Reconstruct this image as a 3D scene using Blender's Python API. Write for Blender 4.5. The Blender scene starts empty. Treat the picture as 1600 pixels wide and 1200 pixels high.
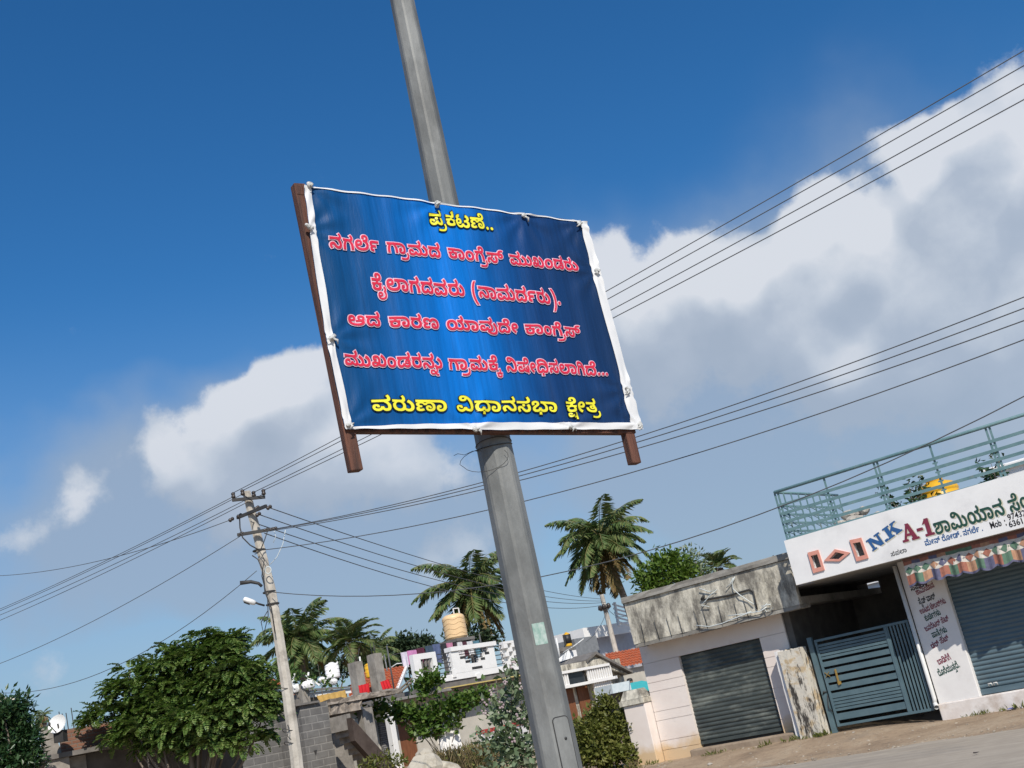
import bpy, bmesh, math, random
import numpy as np
from mathutils import Vector, Matrix
from mathutils.geometry import delaunay_2d_cdt

random.seed(7)
rng = np.random.default_rng(7)
SC = bpy.context.scene
COL = SC.collection
rad = math.radians

# ------------------------------------------------------------------ camera
FPX = 1750.0                       # focal length in pixels of the 1600 px wide photograph
ROLL, PITCH, EYE = rad(12.1), math.atan(510 / 1750.0), 1.8
F = Vector((0, math.cos(PITCH), math.sin(PITCH)))
R0 = Vector((1, 0, 0)); U0 = Vector((0, -math.sin(PITCH), math.cos(PITCH)))
RT = math.cos(ROLL) * R0 - math.sin(ROLL) * U0
UP = math.sin(ROLL) * R0 + math.cos(ROLL) * U0
CAM = Vector((0, 0, EYE))
cd = bpy.data.cameras.new('camera'); cam = bpy.data.objects.new('camera', cd); COL.objects.link(cam)
cam.matrix_world = Matrix(((RT.x, UP.x, -F.x, CAM.x), (RT.y, UP.y, -F.y, CAM.y), (RT.z, UP.z, -F.z, CAM.z), (0, 0, 0, 1)))
cd.sensor_width = 36; cd.lens = FPX * 36 / 1600; cd.clip_start = .1; cd.clip_end = 6000
SC.camera = cam

# ------------------------------------------------------------------ light
SUN_EL, SUN_AZ = 42, 167           # azimuth clockwise from the view direction (+Y)
SVEC = Vector((math.sin(rad(SUN_AZ)) * math.cos(rad(SUN_EL)), math.cos(rad(SUN_AZ)) * math.cos(rad(SUN_EL)), math.sin(rad(SUN_EL))))
sl = bpy.data.lights.new('sun', 'SUN'); sl.energy = 4.7; sl.angle = rad(.5); sl.color = (1, .93, .83)
so = bpy.data.objects.new('sun', sl); COL.objects.link(so)
so.rotation_euler = SVEC.to_track_quat('Z', 'Y').to_euler(); so.location = SVEC * 50
SC.view_settings.view_transform = 'Standard'; SC.view_settings.look = 'None'
SC.view_settings.exposure = 0; SC.view_settings.gamma = 1; SC.view_settings.use_curve_mapping = False

def ray(x, y): return F + (x - 800) / FPX * RT - (y - 600) / FPX * UP
def at(x, y, Y):
    d = ray(x, y); return CAM + d * (Y / d.y)
def azd(a): return Vector((math.sin(rad(a)), math.cos(rad(a)), 0))

# ------------------------------------------------------------------ sky: Nishita air with procedural cumulus in directions of the sky
W = bpy.data.worlds.new("World"); SC.world = W; W.use_nodes = True
SKY_STRENGTH = .108
def build_world():
    nt = W.node_tree; nt.nodes.clear(); L = nt.links.new
    def N(t, **k):
        n = nt.nodes.new(t)
        for a, b in k.items(): setattr(n, a, b)
        return n
    def val(s, v): s.default_value = v
    tc = N('ShaderNodeTexCoord')
    # density group
    g = bpy.data.node_groups.new('cloud_density', 'ShaderNodeTree')
    g.interface.new_socket('Vector', in_out='INPUT', socket_type='NodeSocketVector')
    g.interface.new_socket('Density', in_out='OUTPUT', socket_type='NodeSocketFloat')
    g.interface.new_socket('Soft', in_out='OUTPUT', socket_type='NodeSocketFloat')
    g.interface.new_socket('Smooth', in_out='OUTPUT', socket_type='NodeSocketFloat')
    gi = g.nodes.new('NodeGroupInput'); go = g.nodes.new('NodeGroupOutput')
    GL = g.links.new
    def gm(op, a, b=None, c=None):
        n = g.nodes.new('ShaderNodeMath'); n.operation = op
        for i, v in enumerate((a, b, c)):
            if v is None: continue
            if isinstance(v, (int, float)): n.inputs[i].default_value = v
            else: GL(v, n.inputs[i])
        return n.outputs[0]
    def noise(vec, scale, detail, rough, col=False):
        n = g.nodes.new('ShaderNodeTexNoise'); n.inputs['Scale'].default_value = scale
        n.inputs['Detail'].default_value = detail; n.inputs['Roughness'].default_value = rough
        GL(vec, n.inputs['Vector']); return n.outputs['Color' if col else 'Fac']
    wv = g.nodes.new('ShaderNodeVectorMath'); wv.operation = 'MULTIPLY_ADD'
    sub = g.nodes.new('ShaderNodeVectorMath'); sub.operation = 'SUBTRACT'; sub.inputs[1].default_value = (.5, .5, .5)
    GL(noise(gi.outputs[0], 7, 3, .55, True), sub.inputs[0])
    GL(sub.outputs[0], wv.inputs[0]); wv.inputs[1].default_value = (.12, .12, .12); GL(gi.outputs[0], wv.inputs[2])
    def blobs(lst):
        acc = None
        for x, y, r, a in lst:
            B = ray(x, y).normalized()
            d = g.nodes.new('ShaderNodeVectorMath'); d.operation = 'DISTANCE'; d.inputs[1].default_value = B
            GL(wv.outputs[0], d.inputs[0])
            m = g.nodes.new('ShaderNodeMapRange'); m.interpolation_type = 'SMOOTHSTEP'
            m.inputs['From Min'].default_value = r * 1.7 / FPX; m.inputs['From Max'].default_value = 0
            m.inputs['To Max'].default_value = a; GL(d.outputs['Value'], m.inputs['Value'])
            acc = m.outputs[0] if acc is None else gm('ADD', acc, m.outputs[0])
        return acc
    crisp = blobs(CLOUDS); soft = blobs(VEILS)
    n1 = noise(gi.outputs[0], 22, 10, .63)
    n3 = noise(gi.outputs[0], 17, 6, .55)
    dens = gm('ADD', gm('MINIMUM', crisp, 1.25), gm('MULTIPLY', gm('SUBTRACT', n1, .5), 1.75))
    GL(dens, go.inputs[0])
    GL(gm('ADD', gm('MINIMUM', crisp, 1.6), gm('MULTIPLY', gm('SUBTRACT', n3, .5), 1.0)), go.inputs[2])
    n2 = noise(gi.outputs[0], 9, 6, .55)
    GL(gm('MULTIPLY', soft, gm('ADD', n2, .35)), go.inputs[1])
    def dn(vec):
        n = N('ShaderNodeGroup'); n.node_tree = g; L(vec, n.inputs[0]); return n
    def m(op, a, b=None, c=None):
        n = N('ShaderNodeMath', operation=op)
        for i, v in enumerate((a, b, c)):
            if v is None: continue
            if isinstance(v, (int, float)): n.inputs[i].default_value = v
            else: L(v, n.inputs[i])
        return n.outputs[0]
    def mr(v, a, b, c=0, d=1, smooth=True):
        n = N('ShaderNodeMapRange'); n.interpolation_type = 'SMOOTHSTEP' if smooth else 'LINEAR'
        for k, x in zip(('From Min', 'From Max', 'To Min', 'To Max'), (a, b, c, d)): n.inputs[k].default_value = x
        L(v, n.inputs['Value']); return n.outputs[0]
    D0 = dn(tc.outputs['Generated'])
    off = N('ShaderNodeVectorMath', operation='ADD'); L(tc.outputs['Generated'], off.inputs[0])
    off.inputs[1].default_value = Vector((.016, -.006, .046))
    D1 = dn(off.outputs[0])
    mask = mr(D0.outputs[0], .30, .80)
    light = mr(m('SUBTRACT', D0.outputs[2], m('MULTIPLY', D1.outputs[2], .9)), -.45, .72, 0, 1, False)
    # thick, low parts of the clouds are in their own shade
    ramp = N('ShaderNodeValToRGB'); e = ramp.color_ramp.elements
    e[0].position = 0; e[0].color = (.385, .46, .575, 1); e[1].position = 1; e[1].color = (.72, .755, .82, 1)
    k = e.new(.42); k.color = (.45, .52, .63, 1)
    k = e.new(.72); k.color = (.58, .64, .73, 1)
    L(light, ramp.inputs[0])
    sky = N('ShaderNodeTexSky', sky_type='NISHITA', sun_disc=False)
    sky.sun_elevation = rad(SUN_EL); sky.sun_rotation = rad(SUN_AZ); sky.air_density = 1.0; sky.dust_density = SKY_DUST; sky.ozone_density = 2.5
    hs = N('ShaderNodeHueSaturation'); hs.inputs['Saturation'].default_value = SKY_SAT; hs.inputs['Value'].default_value = 1
    L(sky.outputs[0], hs.inputs['Color'])
    tint = N('ShaderNodeMix', data_type='RGBA', blend_type='MULTIPLY'); tint.inputs[0].default_value = 1
    L(hs.outputs[0], tint.inputs[6]); tint.inputs[7].default_value = SKY_TINT
    bg = N('ShaderNodeBackground'); L(tint.outputs[2], bg.inputs[0]); bg.inputs[1].default_value = SKY_STRENGTH
    veil = N('ShaderNodeBackground'); veil.inputs[0].default_value = (.33, .415, .54, 1); veil.inputs[1].default_value = 1
    cb = N('ShaderNodeBackground'); L(ramp.outputs[0], cb.inputs[0]); cb.inputs[1].default_value = .98
    sz = N('ShaderNodeSeparateXYZ'); L(tc.outputs['Generated'], sz.inputs[0])
    low = mr(sz.outputs[2], .42, .02, 0, .78)      # haze near the horizon
    mx0 = N('ShaderNodeMixShader'); L(m('MAXIMUM', mr(D0.outputs[1], .05, .85, 0, .85), low), mx0.inputs[0]); L(bg.outputs[0], mx0.inputs[1]); L(veil.outputs[0], mx0.inputs[2])
    mx = N('ShaderNodeMixShader'); L(m('MULTIPLY', mask, mr(sz.outputs[2], .06, .34, .45, .95)), mx.inputs[0]); L(mx0.outputs[0], mx.inputs[1]); L(cb.outputs[0], mx.inputs[2])
    out = N('ShaderNodeOutputWorld'); L(mx.outputs[0], out.inputs[0])
SKY_DUST, SKY_SAT, SKY_TINT = .55, 1.3, (.68, .98, 1.11, 1)
CLOUDS = [  # direction (as pixel of the photograph), radius, weight
    (1490, 225, 85, .6), (1590, 190, 100, .7), (1420, 250, 65, .5), (1570, 320, 150, .6), (1420, 340, 110, .5), (1500, 280, 90, .4),
    (1285, 365, 70, .6), (1235, 345, 50, .4), (1340, 420, 120, .6), (1075, 395, 60, .65), (985, 420, 75, .65), (1140, 430, 80, .55), (1180, 420, 60, .4),
    (1050, 470, 110, .6), (930, 470, 90, .6), (1230, 470, 110, .5), (1480, 450, 140, .5), (1590, 520, 110, .5), (1380, 540, 110, .5), (1190, 550, 110, .45), (1010, 560, 100, .5), (1480, 570, 110, .4), (1290, 590, 90, .35), (1590, 620, 80, .3), (1450, 500, 90, .3), (1320, 555, 45, .4), (1400, 540, 60, .3), (1270, 585, 40, .3), (1530, 240, 90, .3), (1290, 335, 40, .25),
    (1332, 300, 42, -.7), (1160, 368, 32, -.6), (1372, 468, 42, -.55), (1412, 312, 26, -.45), (1215, 620, 60, -.4), (1000, 365, 30, -.5), (1330, 500, 40, -.3), (330, 600, 40, -.4), (400, 545, 35, -.3), (200, 760, 30, -.3),
    (1230, 640, 90, .35), (1400, 660, 120, .35), (1050, 640, 90, .35), (1560, 680, 90, .3), (1540, 400, 120, .4),
    (490, 545, 45, .65), (440, 600, 60, .7), (375, 645, 65, .7), (295, 690, 65, .7), (240, 735, 50, .65), (470, 680, 100, .65), (560, 650, 120, .6), (380, 740, 90, .6), (300, 775, 70, .55), (570, 745, 90, .5), (230, 790, 40, .35), (450, 780, 70, .4), (340, 820, 50, .3),
    (660, 700, 70, .45), (745, 735, 50, .45), (150, 755, 40, .45), (110, 775, 45, .45), (70, 800, 45, .4), (30, 830, 50, .35), (700, 865, 50, .5), (640, 900, 45, .35), (750, 895, 40, .35), (60, 1040, 45, .4), (20, 830, 50, .35), (110, 1050, 35, .3)]
VEILS = [(1300, 640, 330, .75), (1550, 620, 260, .6), (1000, 620, 260, .6), (430, 790, 230, .6), (100, 820, 190, .75), (720, 900, 160, .5), (650, 830, 200, .55), (660, 950, 140, .5), (60, 1060, 120, .4), (1100, 760, 200, .3), (1420, 280, 260, .25), (260, 900, 200, .2), (350, 800, 170, .5), (1200, 600, 200, .5), (1480, 600, 200, .5)]
build_world()

# ------------------------------------------------------------------ mesh helpers
def cube_faces(i): return [(i, i + 3, i + 2, i + 1), (i + 4, i + 5, i + 6, i + 7), (i, i + 1, i + 5, i + 4), (i + 1, i + 2, i + 6, i + 5), (i + 2, i + 3, i + 7, i + 6), (i + 3, i, i + 4, i + 7)]
class MB:
    def __init__(s): s.v = []; s.f = []; s.m = []; s.sm = []
    def add(s, vs, fs, m=0, smooth=False):
        o = len(s.v); s.v += [tuple(v) for v in vs]
        for f in fs: s.f.append(tuple(i + o for i in f)); s.m.append(m); s.sm.append(smooth)
        return s
    def box(s, x0, x1, y0, y1, z0, z1, m=0):
        x0, x1 = sorted((x0, x1)); y0, y1 = sorted((y0, y1)); z0, z1 = sorted((z0, z1))
        return s.add([(x0, y0, z0), (x1, y0, z0), (x1, y1, z0), (x0, y1, z0), (x0, y0, z1), (x1, y0, z1), (x1, y1, z1), (x0, y1, z1)], cube_faces(0), m)
    def hexa(s, low, high, m=0):       # 4 points ccw from above, below and above
        return s.add(list(low) + list(high), cube_faces(0), m)
    def bar(s, a, b, w, h, m=0, up=(0, 0, 1)):  # square bar from a to b
        a = Vector(a); b = Vector(b); d = (b - a).normalized(); u = Vector(up)
        if abs(d.dot(u)) > .95: u = Vector((0, 1, 0))
        x = d.cross(u).normalized(); y = x.cross(d)
        q = [(-1, -1), (1, -1), (1, 1), (-1, 1)]
        return s.add([a + x * w / 2 * i + y * h / 2 * j for i, j in q] + [b + x * w / 2 * i + y * h / 2 * j for i, j in q], cube_faces(0), m)
    def tube(s, pts, r, n=8, m=0, caps=True, smooth=True, spin=0):
        pts = [Vector(p) for p in pts]; rs = r if isinstance(r, (list, tuple)) else [r] * len(pts)
        vs = []; fs = []; u = None
        for i, p in enumerate(pts):
            d = (pts[min(i + 1, len(pts) - 1)] - pts[max(i - 1, 0)]).normalized()
            if u is None:
                u = Vector((0, 0, 1)) if abs(d.z) < .9 else Vector((1, 0, 0))
            u = (u - d * u.dot(d)).normalized(); w = d.cross(u)
            for k in range(n):
                a = 2 * math.pi * k / n + spin; vs.append(p + (u * math.cos(a) + w * math.sin(a)) * rs[i])
        for i in range(len(pts) - 1):
            for k in range(n):
                k2 = (k + 1) % n; fs.append((i * n + k, i * n + k2, (i + 1) * n + k2, (i + 1) * n + k))
        o = len(s.v); s.add(vs, fs, m, smooth)
        if caps:
            s.f.append(tuple(o + k for k in range(n - 1, -1, -1))); s.m.append(m); s.sm.append(False)
            s.f.append(tuple(o + (len(pts) - 1) * n + k for k in range(n))); s.m.append(m); s.sm.append(False)
        return s
    def lathe(s, prof, c=(0, 0, 0), n=20, m=0, smooth=True):
        cx, cy, cz = c; vs = []; fs = []
        for r, z in prof:
            for k in range(n):
                a = 2 * math.pi * k / n; vs.append((cx + r * math.cos(a), cy + r * math.sin(a), cz + z))
        for i in range(len(prof) - 1):
            for k in range(n):
                k2 = (k + 1) % n; fs.append((i * n + k, i * n + k2, (i + 1) * n + k2, (i + 1) * n + k))
        fs.append(tuple(range(n - 1, -1, -1))); fs.append(tuple((len(prof) - 1) * n + k for k in range(n)))
        return s.add(vs, fs, m, smooth)
    def quad(s, a, b, c, d, m=0): return s.add([a, b, c, d], [(0, 1, 2, 3)], m)
    def rock(s, c, r, m=0, seed=0, squash=.7):
        rr = random.Random(seed); bm = bmesh.new(); bmesh.ops.create_icosphere(bm, subdivisions=2, radius=1)
        ph = [Vector((rr.uniform(-1, 1), rr.uniform(-1, 1), rr.uniform(-1, 1))).normalized() for _ in range(9)]
        vs = []
        for v in bm.verts:
            k = 1.0
            for p in ph: k -= .5 * max(0, v.co.normalized().dot(p) - .78)*2
            k *= 1 + rr.uniform(-.04, .04)
            vs.append(Vector(c) + Vector((v.co.x * k * r, v.co.y * k * r * .8, v.co.z * k * r * squash)))
        fs = [tuple(x.index for x in f.verts) for f in bm.faces]; bm.free()
        return s.add(vs, fs, m)
    def build(s, name, mats, parent=None, loc=None, bevel=0):
        me = bpy.data.meshes.new(name); me.from_pydata(s.v, [], s.f)
        for mm in (mats if isinstance(mats, (list, tuple)) else [mats]): me.materials.append(mm)
        me.polygons.foreach_set('material_index', s.m); me.polygons.foreach_set('use_smooth', s.sm); me.update()
        o = bpy.data.objects.new(name, me); COL.objects.link(o)
        if parent: o.parent = parent
        if loc is not None: o.location = loc
        if bevel:
            b = o.modifiers.new('bevel', 'BEVEL'); b.width = bevel; b.segments = 2; b.limit_method = 'ANGLE'
        return o
def tag(o, label, cat, group=None, kind=None):
    if label: o['label'] = label
    if cat: o['category'] = cat
    if group: o['group'] = group
    if kind: o['kind'] = kind
    return o
def thing(name, label, cat, loc=(0, 0, 0), rotz=0, group=None):
    o = bpy.data.objects.new(name, None); COL.objects.link(o); o.location = loc; o.rotation_euler = (0, 0, rotz); o.empty_display_size = .1
    return tag(o, label, cat, group)
class Frame:
    """a local frame standing on the ground; px() turns a pixel into local x, z on the plane local y = k"""
    def __init__(s, origin, rot):
        s.o = Vector((origin[0], origin[1], 0)); s.rot = rot
        s.x = Vector((math.cos(rot), math.sin(rot), 0)); s.y = Vector((-math.sin(rot), math.cos(rot), 0))
    def px(s, x, y, k=0.0):
        d = ray(x, y); P = s.o + s.y * k; t = (P - CAM).dot(s.y) / d.dot(s.y); q = CAM + d * t - s.o
        return q.dot(s.x), q.z
    def w(s, x, y, z=0): return s.o + s.x * x + s.y * y + Vector((0, 0, z))
    def loc(s, P):
        q = Vector(P) - s.o; return Vector((q.dot(s.x), q.dot(s.y), P[2]))
def leaf_mesh(name, mats, parent, P, D, S, Ln, Wd, fold=.25, loc=None, mi=None):
    """many leaf blades: P base points, D directions, S side vectors, Ln lengths, Wd widths (numpy arrays)"""
    n = len(P); D = D / np.linalg.norm(D, axis=1, keepdims=True)
    S = S - D * (S * D).sum(1, keepdims=True); S = S / (np.linalg.norm(S, axis=1, keepdims=True) + 1e-9); Nn = np.cross(D, S)
    Ln = Ln[:, None]; Wd = Wd[:, None]
    a = P; b = P + D * Ln * .45 + S * Wd * .5 + Nn * Wd * fold; c = P + D * Ln - Nn * Ln * .12; d = P + D * Ln * .45 - S * Wd * .5 + Nn * Wd * fold
    V = np.stack([a, b, c, d], 1).reshape(-1, 3)
    me = bpy.data.meshes.new(name); me.vertices.add(n * 4); me.vertices.foreach_set('co', V.astype(np.float32).ravel())
    idx = np.arange(n)[:, None] * 4
    tri = np.concatenate([idx + [[0, 1, 2]], idx + [[0, 2, 3]]], 1).astype(np.int32)
    me.loops.add(n * 6); me.loops.foreach_set('vertex_index', tri.ravel()); me.polygons.add(n * 2)
    me.polygons.foreach_set('loop_start', np.arange(n * 2, dtype=np.int32) * 3)
    try: me.polygons.foreach_set('loop_total', np.full(n * 2, 3, np.int32))
    except Exception: pass
    for mm in (mats if isinstance(mats, (list, tuple)) else [mats]): me.materials.append(mm)
    if mi is not None: me.polygons.foreach_set('material_index', np.repeat(mi, 2).astype(np.int32))
    me.update(calc_edges=True); me.validate()
    o = bpy.data.objects.new(name, me); COL.objects.link(o)
    if parent: o.parent = parent
    if loc is not None: o.location = loc
    return o

# ------------------------------------------------------------------ materials (all procedural)
def newmat(name):
    m = bpy.data.materials.new(name); m.use_nodes = True; nt = m.node_tree; b = nt.nodes['Principled BSDF']; return m, nt, b
def c4(c): return (c[0], c[1], c[2], 1)
def tcoord(nt, stretch=None, coord='Object'):
    t = nt.nodes.new('ShaderNodeTexCoord'); out = t.outputs[coord]
    if stretch:
        mp = nt.nodes.new('ShaderNodeMapping'); mp.inputs['Scale'].default_value = stretch; nt.links.new(out, mp.inputs[0]); out = mp.outputs[0]
    return out
def nnoise(nt, vec, scale, detail=6, rough=.6):
    n = nt.nodes.new('ShaderNodeTexNoise'); n.inputs['Scale'].default_value = scale; n.inputs['Detail'].default_value = detail; n.inputs['Roughness'].default_value = rough
    nt.links.new(vec, n.inputs['Vector']); return n.outputs['Fac']
def nramp(nt, fac, stops, interp='LINEAR'):
    r = nt.nodes.new('ShaderNodeValToRGB'); r.color_ramp.interpolation = interp; e = r.color_ramp.elements
    e[0].position = stops[0][0]; e[0].color = c4(stops[0][1]); e[1].position = stops[-1][0]; e[1].color = c4(stops[-1][1])
    for p, c in stops[1:-1]: k = e.new(p); k.color = c4(c)
    nt.links.new(fac, r.inputs[0]); return r.outputs[0]
def nmix(nt, fac, a, b, blend='MIX'):
    n = nt.nodes.new('ShaderNodeMix'); n.data_type = 'RGBA'; n.blend_type = blend
    for s, v in ((n.inputs[0], fac), (n.inputs[6], a), (n.inputs[7], b)):
        if isinstance(v, (int, float)): s.default_value = v
        elif isinstance(v, tuple): s.default_value = c4(v)
        else: nt.links.new(v, s)
    return n.outputs[2]
def nbump(nt, b, h, strength, dist=.01):
    n = nt.nodes.new('ShaderNodeBump'); n.inputs['Strength'].default_value = strength; n.inputs['Distance'].default_value = dist
    nt.links.new(h, n.inputs['Height']); nt.links.new(n.outputs[0], b.inputs['Normal'])
def M(name, col, col2=None, scale=5, rough=.75, detail=8, lo=.35, hi=.65, bump=.0, bscale=None, metallic=0, stretch=None, spec=.4, dirt=None, dscale=1.3, dlo=.5, dhi=.75):
    m, nt, b = newmat(name); b.inputs['Roughness'].default_value = rough; b.inputs['Metallic'].default_value = metallic; b.inputs['Specular IOR Level'].default_value = spec
    v = tcoord(nt, stretch)
    f = nnoise(nt, v, scale, detail)
    c = nramp(nt, f, [(lo, col), (hi, col2 or tuple(x * .82 for x in col))])
    if dirt:
        d = nramp(nt, nnoise(nt, v, dscale, 8, .68), [(dlo, (0, 0, 0)), (dhi, (1, 1, 1))])
        c = nmix(nt, d, c, dirt)
    nt.links.new(c, b.inputs['Base Color'])
    if bump: nbump(nt, b, nnoise(nt, v, bscale or scale * 4, 8, .65), bump)
    return m
def leafM(name, c1, c2, c3=None, rough=.5, trans=.3):
    m, nt, b = newmat(name); b.inputs['Roughness'].default_value = rough; b.inputs['Specular IOR Level'].default_value = .35
    g = nt.nodes.new('ShaderNodeNewGeometry')
    c = nramp(nt, g.outputs['Random Per Island'], [(0, c1), (.6, c2), (1, c3 or c2)])
    nt.links.new(c, b.inputs['Base Color'])
    t = nt.nodes.new('ShaderNodeBsdfTranslucent'); t.inputs[0].default_value = 1, 1, 1, 1
    tc = nmix(nt, 1.0, c, (1.1, 1.25, .55), 'MULTIPLY'); nt.links.new(tc, t.inputs[0])
    mx = nt.nodes.new('ShaderNodeMixShader'); mx.inputs[0].default_value = trans
    nt.links.new(b.outputs[0], mx.inputs[1]); nt.links.new(t.outputs[0], mx.inputs[2]); nt.links.new(mx.outputs[0], nt.nodes['Material Output'].inputs[0])
    return m
def brickM(name, c1, c2, mortar, bw, bh, ms, rough=.9, bump=.6, swap=False):
    m, nt, b = newmat(name); b.inputs['Roughness'].default_value = rough
    t = nt.nodes.new('ShaderNodeTexCoord'); sx = nt.nodes.new('ShaderNodeSeparateXYZ'); nt.links.new(t.outputs['Object'], sx.inputs[0])
    ad = nt.nodes.new('ShaderNodeMath'); ad.operation = 'ADD'; nt.links.new(sx.outputs[0], ad.inputs[0]); nt.links.new(sx.outputs[1], ad.inputs[1])
    cx = nt.nodes.new('ShaderNodeCombineXYZ'); nt.links.new(ad.outputs[0], cx.inputs[0]); nt.links.new(sx.outputs[2], cx.inputs[1])
    br = nt.nodes.new('ShaderNodeTexBrick'); br.inputs['Color1'].default_value = c4(c1); br.inputs['Color2'].default_value = c4(c2); br.inputs['Mortar'].default_value = c4(mortar)
    br.inputs['Scale'].default_value = 1; br.inputs['Brick Width'].default_value = bw; br.inputs['Row Height'].default_value = bh; br.inputs['Mortar Size'].default_value = ms; br.inputs['Mortar Smooth'].default_value = .3
    nt.links.new(cx.outputs[0], br.inputs['Vector'])
    c = nmix(nt, nramp(nt, nnoise(nt, t.outputs['Object'], 4, 8), [(.3, (0, 0, 0)), (.75, (.6, .6, .6))]), br.outputs[0], tuple(x * .5 for x in c1))
    nt.links.new(c, b.inputs['Base Color'])
    inv = nt.nodes.new('ShaderNodeMath'); inv.operation = 'SUBTRACT'; inv.inputs[0].default_value = 1; nt.links.new(br.outputs['Fac'], inv.inputs[1])
    nbump(nt, b, inv.outputs[0], bump, .02)
    return m
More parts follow.
